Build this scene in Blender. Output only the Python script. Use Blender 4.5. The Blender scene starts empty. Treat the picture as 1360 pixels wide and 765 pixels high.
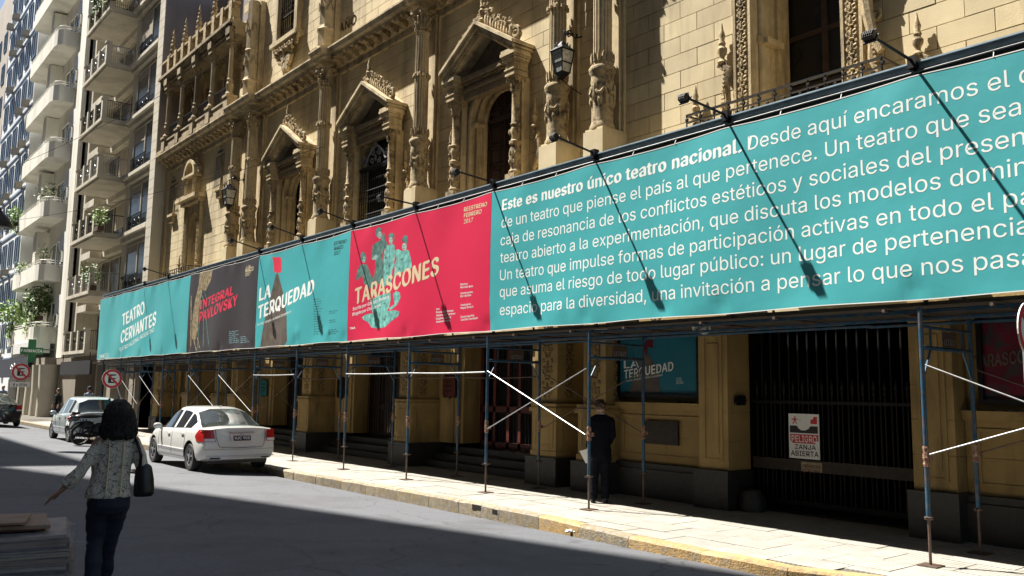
import bpy, bmesh, math, random, os
from mathutils import Vector, Matrix, noise
random.seed(7)
R = math.radians
C = bpy.context.scene.collection
SC = bpy.context.scene
# ------------------------------------------------------------------ camera
FPX, YAW, PIT, ROL, CAMZ = 1135.13, 0.6865, 0.1205, 0.0151, 1.85
_f = Vector((math.sin(YAW)*math.cos(PIT), math.cos(YAW)*math.cos(PIT), math.sin(PIT)))
_r = Vector((math.cos(YAW), -math.sin(YAW), 0)); _u = _r.cross(_f)
CR = _r*math.cos(ROL)+_u*math.sin(ROL); CU = -_r*math.sin(ROL)+_u*math.cos(ROL); CF = _f
CAM = Vector((0, 0, CAMZ))
cd = bpy.data.cameras.new('camera'); cam = bpy.data.objects.new('camera', cd); C.objects.link(cam)
cd.sensor_width = 36; cd.lens = FPX/1360*36; cd.clip_end = 2000; cd.clip_start = .05
cam.matrix_world = Matrix(((CR.x, CU.x, -CF.x, 0), (CR.y, CU.y, -CF.y, 0), (CR.z, CU.z, -CF.z, CAMZ), (0, 0, 0, 1)))
SC.camera = cam
# ------------------------------------------------------------------ light
SUND = Vector((.30, -.55, -1.0)).normalized()           # direction the sunlight travels
W = bpy.data.worlds.new('World'); SC.world = W; W.use_nodes = True
wn = W.node_tree.nodes; bg = wn['Background']
sky = wn.new('ShaderNodeTexSky'); sky.sky_type = 'NISHITA'; sky.sun_disc = False
sky.sun_elevation = math.asin(-SUND.z)
sky.sun_rotation = math.atan2(-SUND.x, -SUND.y)
W.node_tree.links.new(sky.outputs[0], bg.inputs[0]); bg.inputs[1].default_value = .05
sl = bpy.data.lights.new('sun', 'SUN'); so = bpy.data.objects.new('sun', sl); C.objects.link(so)
sl.energy = 5.0; sl.angle = R(.5); sl.color = (1, .95, .86)
so.rotation_euler = SUND.to_track_quat('-Z', 'Y').to_euler(); so.location = (-20, 40, 70)
SC.view_settings.view_transform = 'Standard'; SC.view_settings.look = 'None'
SC.view_settings.exposure = 1.45; SC.view_settings.gamma = 1
try: SC.cycles.max_bounces = 6; SC.cycles.diffuse_bounces = 4
except Exception: pass

def at(px, py, X):      # a point of the photograph laid onto the upright plane x = X
    d = CF + CR*((px-680)/FPX) + CU*((382.5-py)/FPX)
    return CAM + d*(X/d.x)
def gnd(px, py, Z):
    d = CF + CR*((px-680)/FPX) + CU*((382.5-py)/FPX)
    return CAM + d*((Z-CAMZ)/d.z)

# ------------------------------------------------------------------ materials
MATS = {}
def mat(name, col, rough=.6, metal=0, var=.12, scale=2.0, bump=0, bscale=25, dirt=None, dirt_amt=.5, dirt_scale=1.2,
        streak=False, rnd=0, spec=.5, emit=0, trans=0, alpha=1, coat=0, custom=None):
    m = bpy.data.materials.new(name); m.use_nodes = True
    nt = m.node_tree; N = nt.nodes; L = nt.links; b = N['Principled BSDF']
    b.inputs['Roughness'].default_value = rough; b.inputs['Metallic'].default_value = metal
    b.inputs['Specular IOR Level'].default_value = spec
    if coat: b.inputs['Coat Weight'].default_value = coat; b.inputs['Coat Roughness'].default_value = .05
    geo = N.new('ShaderNodeNewGeometry')
    c = (*col, 1)
    ns = N.new('ShaderNodeTexNoise'); ns.inputs['Scale'].default_value = scale; ns.inputs['Detail'].default_value = 6
    L.new(geo.outputs['Position'], ns.inputs['Vector'])
    mr = N.new('ShaderNodeMapRange'); mr.inputs['From Min'].default_value = .3; mr.inputs['From Max'].default_value = .7
    mr.inputs['To Min'].default_value = 1-var; mr.inputs['To Max'].default_value = 1+var
    L.new(ns.outputs[0], mr.inputs['Value'])
    hsv = N.new('ShaderNodeHueSaturation'); hsv.inputs['Color'].default_value = c
    L.new(mr.outputs[0], hsv.inputs['Value'])
    out = hsv.outputs[0]
    if rnd:
        oi = N.new('ShaderNodeObjectInfo'); m2 = N.new('ShaderNodeMapRange')
        m2.inputs['To Min'].default_value = 1-rnd; m2.inputs['To Max'].default_value = 1+rnd
        L.new(oi.outputs['Random'], m2.inputs['Value'])
        h2 = N.new('ShaderNodeHueSaturation'); L.new(out, h2.inputs['Color']); L.new(m2.outputs[0], h2.inputs['Value']); out = h2.outputs[0]
    if dirt:
        mp = N.new('ShaderNodeMapping'); L.new(geo.outputs['Position'], mp.inputs['Vector'])
        if streak: mp.inputs['Scale'].default_value = (1, 1, .16)
        n2 = N.new('ShaderNodeTexNoise'); n2.inputs['Scale'].default_value = dirt_scale; n2.inputs['Detail'].default_value = 8
        n2.inputs['Roughness'].default_value = .65
        L.new(mp.outputs[0], n2.inputs['Vector'])
        r = N.new('ShaderNodeMapRange'); r.inputs['From Min'].default_value = .48; r.inputs['From Max'].default_value = .64
        r.inputs['To Max'].default_value = dirt_amt; L.new(n2.outputs[0], r.inputs['Value'])
        mx = N.new('ShaderNodeMix'); mx.data_type = 'RGBA'; mx.inputs['B'].default_value = (*dirt, 1)
        L.new(out, mx.inputs['A']); L.new(r.outputs[0], mx.inputs['Factor']); out = mx.outputs['Result']
    L.new(out, b.inputs['Base Color'])
    if bump:
        n3 = N.new('ShaderNodeTexNoise'); n3.inputs['Scale'].default_value = bscale; n3.inputs['Detail'].default_value = 5
        L.new(geo.outputs['Position'], n3.inputs['Vector'])
        bp = N.new('ShaderNodeBump'); bp.inputs['Strength'].default_value = bump; bp.inputs['Distance'].default_value = .02
        L.new(n3.outputs[0], bp.inputs['Height']); L.new(bp.outputs[0], b.inputs['Normal'])
    if emit: b.inputs['Emission Color'].default_value = c; b.inputs['Emission Strength'].default_value = emit
    if trans: b.inputs['Transmission Weight'].default_value = trans
    if alpha < 1: b.inputs['Alpha'].default_value = alpha
    if custom: custom(nt, b, geo, out)
    MATS[name] = m; return m
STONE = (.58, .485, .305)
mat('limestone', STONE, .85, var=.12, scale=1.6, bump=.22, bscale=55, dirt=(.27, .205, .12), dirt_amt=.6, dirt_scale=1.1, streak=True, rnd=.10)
mat('carved_stone', (.42, .325, .185), .85, var=.25, scale=14, bump=.8, bscale=50, dirt=(.075, .052, .028), dirt_amt=.85, dirt_scale=5)
mat('moulding_stone', (.52, .42, .255), .85, var=.16, scale=7, bump=.45, bscale=45, dirt=(.15, .107, .06), dirt_amt=.75, dirt_scale=2.6, streak=True)
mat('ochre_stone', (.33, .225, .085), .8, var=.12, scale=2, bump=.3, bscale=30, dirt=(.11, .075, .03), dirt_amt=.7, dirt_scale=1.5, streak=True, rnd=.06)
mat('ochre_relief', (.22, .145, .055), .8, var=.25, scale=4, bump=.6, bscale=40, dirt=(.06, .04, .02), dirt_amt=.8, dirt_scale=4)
mat('granite', (.024, .023, .022), .55, var=.3, scale=14, bump=.1, bscale=60)
mat('iron', (.010, .010, .012), .45, metal=.4, var=.2)
mat('iron_grey', (.25, .26, .28), .4, metal=.6, var=.2)
mat('dark_wood', (.028, .015, .010), .5, var=.35, scale=6, bump=.3)
mat('red_wood', (.09, .016, .010), .5, var=.35, scale=6, bump=.3)
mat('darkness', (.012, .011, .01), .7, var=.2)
mat('glass_dark', (.010, .010, .011), .25, var=.1, spec=.3)
mat('gate_iron', (.007, .007, .008), .6, var=.2, spec=.25)
mat('kick_rust', (.035, .025, .018), .7, var=.3, scale=9)
mat('blue_steel', (.022, .08, .14), .4, metal=.2, var=.3, scale=9, dirt=(.16, .10, .07), dirt_amt=.6, dirt_scale=8)
mat('galvanized', (.34, .35, .36), .45, metal=.6, var=.15, scale=12, dirt=(.25, .2, .16), dirt_amt=.5, dirt_scale=9)
mat('rust_steel', (.10, .075, .065), .6, metal=.4, var=.3, scale=12, dirt=(.2, .09, .04), dirt_amt=.6, dirt_scale=10)
mat('beam_steel', (.30, .40, .47), .45, metal=.3, var=.2, scale=5)
mat('tape', (.15, .06, .04), .6, var=.4, scale=30, dirt=(.5, .42, .3), dirt_amt=.8, dirt_scale=40)
mat('deck_board', (.05, .04, .03), .8, var=.3, scale=5)
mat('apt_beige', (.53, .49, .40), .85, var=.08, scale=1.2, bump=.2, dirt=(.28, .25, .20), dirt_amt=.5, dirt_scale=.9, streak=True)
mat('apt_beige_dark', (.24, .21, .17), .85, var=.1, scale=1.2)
mat('apt_white', (.80, .78, .70), .8, var=.06, scale=1, dirt=(.45, .42, .36), dirt_amt=.45, dirt_scale=.8, streak=True)
mat('apt_pale', (.74, .77, .80), .8, var=.06, scale=1, dirt=(.42, .42, .42), dirt_amt=.4, dirt_scale=.6, streak=True)
mat('apt_tan', (.42, .37, .31), .85, var=.08, scale=.6)
mat('party_wall', (.26, .225, .215), .9, var=.1, scale=.5, dirt=(.12, .10, .09), dirt_amt=.6, dirt_scale=.35, streak=True)
mat('blue_frame', (.20, .28, .40), .5, var=.1)
mat('window_glass', (.022, .028, .038), .22, var=.3, scale=.5, spec=.35)
mat('white_paint', (.74, .74, .72), .5, var=.05)
mat('shutter', (.33, .29, .23), .7, var=.1)
mat('leaf', (.085, .16, .03), .6, var=.5, scale=9)
mat('leaf_bright', (.20, .33, .06), .6, var=.4, scale=9)
mat('soil_bark', (.09, .06, .04), .9)
mat('rubber', (.018, .018, .018), .75, var=.2)
mat('car_white', (.60, .60, .575), .28, var=.02, coat=.8)
mat('car_silver', (.36, .41, .42), .3, metal=.15, var=.03, coat=.8)
mat('car_black', (.015, .013, .017), .15, var=.05, coat=1)
mat('car_glass', (.012, .014, .016), .03, var=.05, spec=1)
mat('rear_glass', (.03, .036, .035), .05, var=.3, scale=2, spec=.7)
mat('lamp_red', (.36, .012, .012), .15, var=.1, coat=1)
mat('lamp_dark', (.08, .01, .015), .15, var=.1, coat=1)
mat('lamp_clear', (.6, .6, .62), .15, var=.1, coat=1)
mat('alloy', (.42, .43, .44), .3, metal=.8, var=.05)
mat('black_plastic', (.02, .02, .022), .45, var=.2)
mat('skin', (.28, .15, .095), .5, var=.08, scale=20)
mat('skin_pale', (.42, .25, .17), .5, var=.08, scale=20)
mat('hair', (.008, .006, .005), .75, var=.4, scale=40)
mat('hair_brown', (.06, .035, .02), .5, var=.4, scale=40)
mat('navy_cloth', (.007, .011, .028), .8, var=.2, scale=12, bump=.2, bscale=60)
mat('suit_cloth', (.0025, .0035, .007), .85, var=.2, scale=12, spec=.15)
mat('black_leather', (.008, .008, .009), .35, var=.2)
mat('paper', (.75, .75, .72), .7, var=.03)
mat('cream_shoe', (.38, .30, .2), .5)
mat('denim_pale', (.16, .2, .27), .8, var=.1)
mat('sign_red', (.55, .035, .04), .4, var=.05)
mat('sign_white', (.78, .78, .76), .4, var=.05)
mat('sign_black', (.012, .012, .014), .5, var=.05)
mat('sign_green', (.02, .15, .06), .4, var=.1)
mat('teal_cloth', (.060, .37, .40), .40, var=.03, scale=.8, bump=.35, bscale=1.9)
mat('teal_dark', (.03, .20, .20), .5, var=.3, scale=9, dirt=(.01, .05, .05), dirt_amt=.9, dirt_scale=14)
mat('black_cloth', (.042, .035, .040), .4, var=.06, bump=.12, bscale=1.6)
mat('red_cloth', (.62, .022, .075), .40, var=.03, scale=.8, bump=.35, bscale=1.9)
mat('ink_white', (.80, .84, .82), .5, var=.02)
mat('ink_red', (.68, .03, .075), .5, var=.02)
mat('ink_cream', (.66, .56, .36), .5, var=.03)
mat('ink_black', (.02, .05, .055), .5)
mat('ink_blue', (.2, .38, .42), .5)
mat('ink_brown', (.10, .08, .065), .5, var=.35, scale=5)
mat('ink_teal_mid', (.15, .42, .38), .5, var=.45, scale=9)
mat('ink_teal_grey', (.085, .19, .17), .5, var=.5, scale=9)
mat('ink_teal_light', (.30, .46, .42), .5, var=.2, scale=12)
mat('ink_bone', (.28, .22, .13), .5, var=.6, scale=8)
mat('poster_teal', (.02, .15, .21), .25, var=.1)
mat('poster_red', (.12, .012, .025), .25, var=.3, scale=3, dirt=(.01, .05, .055), dirt_amt=.9, dirt_scale=4)
mat('bronze', (.035, .028, .022), .45, metal=.5, var=.3, scale=20)
mat('kerb_stone_mat', (.27, .235, .18), .8, var=.3, scale=12, bump=.7, bscale=40, rnd=.15, dirt=(.34, .235, .08), dirt_amt=.6, dirt_scale=7)
mat('kerb_yellow', (.41, .27, .115), .7, var=.25, scale=14, bump=.6, bscale=40, rnd=.12, dirt=(.27, .225, .16), dirt_amt=.9, dirt_scale=9)
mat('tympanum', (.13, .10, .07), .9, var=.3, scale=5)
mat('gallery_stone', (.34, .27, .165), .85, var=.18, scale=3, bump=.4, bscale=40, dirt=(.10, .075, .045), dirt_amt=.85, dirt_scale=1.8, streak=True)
mat('frieze_stone', (.24, .185, .115), .9, var=.25, scale=9, bump=.5, bscale=50)  # darker stone: soot and the shade under the pediment, both in the colour
mat('sooty_end', (.2, .17, .14), .9, var=.2)
mat('lamp_glass', (.35, .36, .34), .15, var=.4, scale=20)
mat('plastic_wrap', (.5, .52, .56), .18, var=.3, scale=30, alpha=.20)
mat('cardboard', (.20, .135, .09), .8, var=.2, scale=8, rnd=.25)
mat('paper_white_stack', (.26, .215, .18), .7, var=.15, scale=10, rnd=.25)

def custom_asphalt(nt, b, geo, out):
    N = nt.nodes; L = nt.links
    v = N.new('ShaderNodeTexVoronoi'); v.inputs['Scale'].default_value = 90; L.new(geo.outputs['Position'], v.inputs['Vector'])
    bp = N.new('ShaderNodeBump'); bp.inputs['Strength'].default_value = .5; bp.inputs['Distance'].default_value = .006
    L.new(v.outputs['Distance'], bp.inputs['Height']); L.new(bp.outputs[0], b.inputs['Normal'])
    # hairline cracks where the old surface is tired, and small oil stains
    nz = N.new('ShaderNodeTexNoise'); nz.inputs['Scale'].default_value = 1.3; nz.inputs['Detail'].default_value = 6; L.new(geo.outputs['Position'], nz.inputs['Vector'])
    ad = N.new('ShaderNodeVectorMath'); ad.operation = 'MULTIPLY_ADD'; ad.inputs[1].default_value = (.9, .9, 0); L.new(nz.outputs['Color'], ad.inputs[0]); L.new(geo.outputs['Position'], ad.inputs[2])
    vc = N.new('ShaderNodeTexVoronoi'); vc.feature = 'DISTANCE_TO_EDGE'; vc.inputs['Scale'].default_value = .42; L.new(ad.outputs[0], vc.inputs['Vector'])
    lt = N.new('ShaderNodeMapRange'); lt.inputs['From Min'].default_value = .002; lt.inputs['From Max'].default_value = .007; lt.inputs['To Min'].default_value = .62; lt.inputs['To Max'].default_value = 1; L.new(vc.outputs[0], lt.inputs['Value'])
    ns = N.new('ShaderNodeTexNoise'); ns.inputs['Scale'].default_value = 2.2; ns.inputs['Detail'].default_value = 3; L.new(geo.outputs['Position'], ns.inputs['Vector'])
    st = N.new('ShaderNodeMapRange'); st.inputs['From Min'].default_value = .66; st.inputs['From Max'].default_value = .74; st.inputs['To Min'].default_value = 1; st.inputs['To Max'].default_value = .7; L.new(ns.outputs[0], st.inputs['Value'])
    mu = N.new('ShaderNodeMath'); mu.operation = 'MULTIPLY'; L.new(lt.outputs[0], mu.inputs[0]); L.new(st.outputs[0], mu.inputs[1])
    hs = N.new('ShaderNodeHueSaturation'); L.new(out, hs.inputs['Color']); L.new(mu.outputs[0], hs.inputs['Value']); L.new(hs.outputs[0], b.inputs['Base Color'])
mat('asphalt', (.106, .111, .124), .85, var=.16, scale=26, dirt=(.078, .078, .084), dirt_amt=.85, dirt_scale=.55, custom=custom_asphalt)
def custom_tile(nt, b, geo, out):
    N = nt.nodes; L = nt.links
    w = N.new('ShaderNodeTexWave'); w.wave_type = 'BANDS'; w.bands_direction = 'Y'; w.inputs['Scale'].default_value = 5.3; w.inputs['Distortion'].default_value = 0
    L.new(geo.outputs['Position'], w.inputs['Vector'])
    bp = N.new('ShaderNodeBump'); bp.inputs['Strength'].default_value = .55; bp.inputs['Distance'].default_value = .006
    L.new(w.outputs[0], bp.inputs['Height']); L.new(bp.outputs[0], b.inputs['Normal'])
    rp = N.new('ShaderNodeValToRGB'); rp.color_ramp.elements[0].position = .0; rp.color_ramp.elements[0].color = (.66, .64, .6, 1); rp.color_ramp.elements[1].position = .22; rp.color_ramp.elements[1].color = (1, 1, 1, 1)
    L.new(w.outputs[0], rp.inputs[0]); mx = N.new('ShaderNodeMix'); mx.data_type = 'RGBA'; mx.blend_type = 'MULTIPLY'; mx.inputs['Factor'].default_value = 1
    L.new(out, mx.inputs['A']); L.new(rp.outputs[0], mx.inputs['B']); L.new(mx.outputs['Result'], b.inputs['Base Color'])
mat('joint_dirt', (.10, .09, .075), .9, var=.3, scale=10)
mat('pavement_tile', (.33, .315, .28), .8, var=.1, scale=5, rnd=.09, dirt=(.25, .23, .2), dirt_amt=.6, dirt_scale=2.3, custom=custom_tile)
def custom_blouse(nt, b, geo, out):
    N = nt.nodes; L = nt.links
    tc = N.new('ShaderNodeTexCoord')
    v = N.new('ShaderNodeTexVoronoi'); v.inputs['Scale'].default_value = 26; v.feature = 'DISTANCE_TO_EDGE'
    nz = N.new('ShaderNodeTexNoise'); nz.inputs['Scale'].default_value = 11; nz.inputs['Detail'].default_value = 4
    ad = N.new('ShaderNodeVectorMath'); ad.operation = 'ADD'
    sc_ = N.new('ShaderNodeVectorMath'); sc_.operation = 'SCALE'; sc_.inputs['Scale'].default_value = .12
    L.new(tc.outputs['Object'], nz.inputs['Vector']); L.new(nz.outputs['Color'], sc_.inputs[0])
    L.new(tc.outputs['Object'], ad.inputs[0]); L.new(sc_.outputs[0], ad.inputs[1]); L.new(ad.outputs[0], v.inputs['Vector'])
    n2 = N.new('ShaderNodeTexNoise'); n2.inputs['Scale'].default_value = 24; n2.inputs['Detail'].default_value = 5
    L.new(tc.outputs['Object'], n2.inputs['Vector'])
    mu = N.new('ShaderNodeMath'); mu.operation = 'MULTIPLY_ADD'; mu.inputs[1].default_value = 3.0
    L.new(v.outputs['Distance'], mu.inputs[0]); L.new(n2.outputs[0], mu.inputs[2])
    rp = N.new('ShaderNodeValToRGB'); rp.color_ramp.elements[0].position = .50; rp.color_ramp.elements[0].color = (.075, .068, .056, 1)
    rp.color_ramp.elements[1].position = .70; rp.color_ramp.elements[1].color = (.56, .52, .43, 1)
    L.new(mu.outputs[0], rp.inputs[0]); L.new(rp.outputs[0], b.inputs['Base Color'])
mat('blouse_print', (.6, .58, .5), .8, custom=custom_blouse)
def custom_farwall(nt, b, geo, out):
    N = nt.nodes; L = nt.links
    mp = N.new('ShaderNodeMapping'); mp.inputs['Rotation'].default_value = (R(90), 0, R(90))
    br = N.new('ShaderNodeTexBrick'); br.offset = 0; br.inputs['Scale'].default_value = .22
    br.inputs['Color1'].default_value = (.45, .4, .33, 1); br.inputs['Color2'].default_value = (.45, .4, .33, 1)
    L.new(geo.outputs['Position'], br.inputs['Vector'])
mat('opposite_wall', (.32, .28, .23), .9, var=.1, scale=.3)

# ------------------------------------------------------------------ mesh builder
class MB:
    def __init__(s): s.v = []; s.f = []; s.mi = []
    def add(s, vs, fs, mi=0):
        o = len(s.v); s.v += [tuple(v) for v in vs]; s.f += [tuple(i+o for i in f) for f in fs]; s.mi += [mi]*len(fs); return s
    def box(s, x0, x1, y0, y1, z0, z1, mi=0):
        return s.add([(x0, y0, z0), (x1, y0, z0), (x1, y1, z0), (x0, y1, z0), (x0, y0, z1), (x1, y0, z1), (x1, y1, z1), (x0, y1, z1)],
                     [(0, 3, 2, 1), (4, 5, 6, 7), (0, 1, 5, 4), (1, 2, 6, 5), (2, 3, 7, 6), (3, 0, 4, 7)], mi)
    def cbox(s, c, h, rot=None, mi=0):
        rot = rot or Matrix.Identity(3); c = Vector(c)
        vs = [c + rot @ Vector((sx*h[0], sy*h[1], sz*h[2])) for sz in (-1, 1) for sx, sy in ((-1, -1), (1, -1), (1, 1), (-1, 1))]
        return s.add(vs, [(0, 3, 2, 1), (4, 5, 6, 7), (0, 1, 5, 4), (1, 2, 6, 5), (2, 3, 7, 6), (3, 0, 4, 7)], mi)
    def bar(s, p, q, r, n=6, r2=None, mi=0):
        p = Vector(p); q = Vector(q); r2 = r if r2 is None else r2
        d = (q-p).normalized(); a = d.orthogonal().normalized(); b = d.cross(a)
        vs = []
        for c, rr in ((p, r), (q, r2)):
            for i in range(n):
                t = 2*math.pi*i/n; vs.append(c + a*math.cos(t)*rr + b*math.sin(t)*rr)
        fs = [(i, (i+1) % n, n+(i+1) % n, n+i) for i in range(n)] + [tuple(range(n-1, -1, -1)), tuple(range(n, 2*n))]
        return s.add(vs, fs, mi)
    def tube(s, pts, r, n=6, mi=0):
        pts = [Vector(p) for p in pts]; rr = r if isinstance(r, (list, tuple)) else [r]*len(pts)
        vs = []; a = None
        for k, p in enumerate(pts):
            d = (pts[min(k+1, len(pts)-1)] - pts[max(k-1, 0)]).normalized()
            if a is None: a = d.orthogonal().normalized()
            else:
                a = (a - d*a.dot(d)); a = a.normalized() if a.length > 1e-6 else d.orthogonal().normalized()
            b = d.cross(a)
            for i in range(n):
                t = 2*math.pi*i/n; vs.append(p + a*math.cos(t)*rr[k] + b*math.sin(t)*rr[k])
        fs = []
        for k in range(len(pts)-1):
            for i in range(n): fs.append((k*n+i, k*n+(i+1) % n, (k+1)*n+(i+1) % n, (k+1)*n+i))
        fs += [tuple(range(n-1, -1, -1)), tuple(range((len(pts)-1)*n, len(pts)*n))]
        return s.add(vs, fs, mi)
    def prism(s, poly, x0, x1, axis='x', mi=0):
        n = len(poly)
        if axis == 'x': vs = [(x0, a, b) for a, b in poly] + [(x1, a, b) for a, b in poly]
        elif axis == 'y': vs = [(a, x0, b) for a, b in poly] + [(a, x1, b) for a, b in poly]
        else: vs = [(a, b, x0) for a, b in poly] + [(a, b, x1) for a, b in poly]
        fs = [(i, (i+1) % n, n+(i+1) % n, n+i) for i in range(n)] + [tuple(range(n-1, -1, -1)), tuple(range(n, 2*n))]
        return s.add(vs, fs, mi)
    def lathe(s, cx, cy, prof, n=16, mod=None, mi=0, sy=1):
        vs = []
        for k, (r, z) in enumerate(prof):
            for i in range(n):
                t = 2*math.pi*i/n; rr = r*(mod(i, k) if mod else 1)
                vs.append((cx+rr*math.cos(t), cy+sy*rr*math.sin(t), z))
        fs = []
        for k in range(len(prof)-1):
            for i in range(n): fs.append((k*n+i, k*n+(i+1) % n, (k+1)*n+(i+1) % n, (k+1)*n+i))
        fs += [tuple(range(n-1, -1, -1)), tuple(range((len(prof)-1)*n, len(prof)*n))]
        return s.add(vs, fs, mi)
    def blob(s, c, r, n=6, m=4, rot=None, mi=0):
        c = Vector(c); r = (r, r, r) if not isinstance(r, (tuple, list)) else r
        vs = [Vector((0, 0, -r[2]))]
        for k in range(1, m):
            ph = -math.pi/2+math.pi*k/m
            for i in range(n):
                t = 2*math.pi*i/n; vs.append(Vector((r[0]*math.cos(ph)*math.cos(t), r[1]*math.cos(ph)*math.sin(t), r[2]*math.sin(ph))))
        vs.append(Vector((0, 0, r[2])))
        if rot: vs = [rot @ v for v in vs]
        vs = [c+v for v in vs]
        fs = [(0, 1+(i+1) % n, 1+i) for i in range(n)]
        for k in range(m-2):
            for i in range(n):
                a = 1+k*n; fs.append((a+i, a+(i+1) % n, a+n+(i+1) % n, a+n+i))
        a = 1+(m-2)*n; t_ = len(vs)-1
        fs += [(a+i, a+(i+1) % n, t_) for i in range(n)]
        return s.add(vs, fs, mi)
    def loft(s, rings, mi=0, close=True):       # rings: lists of equal length
        n = len(rings[0]); vs = [p for r_ in rings for p in r_]; fs = []
        for k in range(len(rings)-1):
            for i in range(n): fs.append((k*n+i, k*n+(i+1) % n, (k+1)*n+(i+1) % n, (k+1)*n+i))
        if close: fs += [tuple(range(n-1, -1, -1)), tuple(range((len(rings)-1)*n, len(rings)*n))]
        return s.add(vs, fs, mi)
    def build(s, name, mats, parent=None, smooth=False, local=False, angle=38):
        me = bpy.data.meshes.new(name)
        off = Vector((0, 0, 0))
        if parent is not None and not local:
            p = parent
            while p: off += p.location; p = p.parent
        me.from_pydata([(v[0]-off.x, v[1]-off.y, v[2]-off.z) for v in s.v], [], s.f)
        if isinstance(mats, str): mats = [mats]
        for m in mats: me.materials.append(MATS[m])
        if len(mats) > 1: me.polygons.foreach_set('material_index', s.mi)
        if smooth:
            me.polygons.foreach_set('use_smooth', [True]*len(me.polygons))
            try: me.set_sharp_from_angle(angle=R(angle))
            except Exception: pass
        me.update()
        o = bpy.data.objects.new(name, me); C.objects.link(o)
        if parent is not None: o.parent = parent
        return o
def tag(o, label=None, cat=None, group=None, kind=None):
    if label: o['label'] = label
    if cat: o['category'] = cat
    if group: o['group'] = group
    if kind: o['kind'] = kind
    return o
def thing(name, label, cat, loc=(0, 0, 0), rotz=0, group=None):
    o = bpy.data.objects.new(name, None); C.objects.link(o); o.location = loc; o.rotation_euler = (0, 0, rotz)
    o.empty_display_size = .2
    return tag(o, label, cat, group)
def copy_tree(o, parent=None):
    c = o.copy(); C.objects.link(c); c.parent = parent
    for ch in list(o.children): copy_tree(ch, c)
    return c
def rsub(rect, holes):
    out = [rect]
    for h in holes:
        nx = []
        for r in out:
            y0, y1, z0, z1 = r; a, b, c, d = h
            if a >= y1 or b <= y0 or c >= z1 or d <= z0: nx.append(r); continue
            if z0 < c: nx.append((y0, y1, z0, c))
            if d < z1: nx.append((y0, y1, d, z1))
            zz0, zz1 = max(z0, c), min(z1, d)
            if y0 < a: nx.append((y0, a, zz0, zz1))
            if b < y1: nx.append((b, y1, zz0, zz1))
        out = nx
    return out
def leafball(mb, c, r, n, s=.09, sq=1.0):
    for _ in range(n):
        d = Vector((random.gauss(0, 1), random.gauss(0, 1), random.gauss(0, 1))).normalized()*r*random.uniform(.35, 1)
        p = Vector(c)+Vector((d.x, d.y, d.z*sq)); a = Vector((random.uniform(-1, 1), random.uniform(-1, 1), random.uniform(-1, 1))).normalized()
        b = a.orthogonal().normalized(); l = s*random.uniform(.6, 1.3)
        mb.add([p-a*l, p+b*l*.45, p+a*l, p-b*l*.45], [(0, 1, 2, 3)])
# ------------------------------------------------------------------ lettering: flat print taken from text curves
_dep = None
try: FONT = bpy.data.fonts.load(os.path.join(bpy.utils.system_resource('DATAFILES', path='fonts'), 'Inter.woff2'))
except Exception: FONT = None
_tc = {}
def text2d(body, off=0.0, sp=1.0):
    k = (body, off, sp)
    if k in _tc: return _tc[k]
    cu = bpy.data.curves.new('t', 'FONT'); cu.body = body; cu.size = 1; cu.resolution_u = 3; cu.space_character = sp
    if FONT: cu.font = FONT
    cu.offset = off
    ob = bpy.data.objects.new('t', cu); C.objects.link(ob)
    dg = bpy.context.evaluated_depsgraph_get(); me = bpy.data.meshes.new_from_object(ob.evaluated_get(dg))
    vs = [(v.co.x, v.co.y) for v in me.vertices]; fs = [tuple(p.vertices) for p in me.polygons]
    bpy.data.objects.remove(ob); bpy.data.curves.remove(cu); bpy.data.meshes.remove(me)
    _tc[k] = (vs, fs); return vs, fs
_h = text2d('H')[0]; CAPH = max(v[1] for v in _h)
def text_into(mb, body, O, U, V, place, bold=0, off=0.0, mi=0):
    """baseline from O along U (full width vector), V = cap height vector; place(2-vector, layer) gives the 3D point"""
    vs, fs = text2d(body, 0.0, 1.0+bold*.9); n = 5 if bold else 1
    if not vs: return
    x0 = min(v[0] for v in vs); x1 = max(v[0] for v in vs)
    O = Vector(O); U = Vector(U); V = Vector(V)
    wu = (x1-x0)
    for k in range(n):
        sh = (k-(n-1)/2)*bold*.24; shy = (k-2)*.008 if bold else 0
        pts = []
        for (x, y) in vs:
            u = (x-x0+sh)/wu; v = (y+shy)/CAPH; q = O+U*u+V*v; pts.append(place(q, k))
        mb.add(pts, fs, mi)
# ================================================================== SETTING: ground, road, pavement, kerbs
def rz(X):    # crowned carriageway
    t = max(-1, min(1, (X-1.5)/7.0)); return -.14 + .24*(1-t*t)
def kerbx(Y):
    P = [(-40, 8.75), (3.0, 8.75), (4.4, 8.72), (5.4, 8.36), (7.5, 8.40), (9.0, 8.58), (10.0, 8.72), (13, 8.76), (18, 8.60), (25, 8.6), (120, 8.6)]
    for (a, xa), (b, xb) in zip(P, P[1:]):
        if a <= Y <= b: return xa+(xb-xa)*(Y-a)/(b-a)
    return 8.6
m = MB(); m.box(-400, 500, -300, 900, -1.2, -.45); tag(m.build('ground', 'asphalt'), kind='structure')
m = MB(); xs = [-5.6+i*.5 for i in range(29)]; ys = [-30, -10, -4] + [i*2 for i in range(0, 70)] + [160, 260]
vs = [(x, y, rz(x)) for y in ys for x in xs]; n = len(xs)
m.add(vs, [(j*n+i, j*n+i+1, (j+1)*n+i+1, (j+1)*n+i) for j in range(len(ys)-1) for i in range(n-1)])
tag(m.build('road', 'asphalt', smooth=True), kind='structure')
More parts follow.
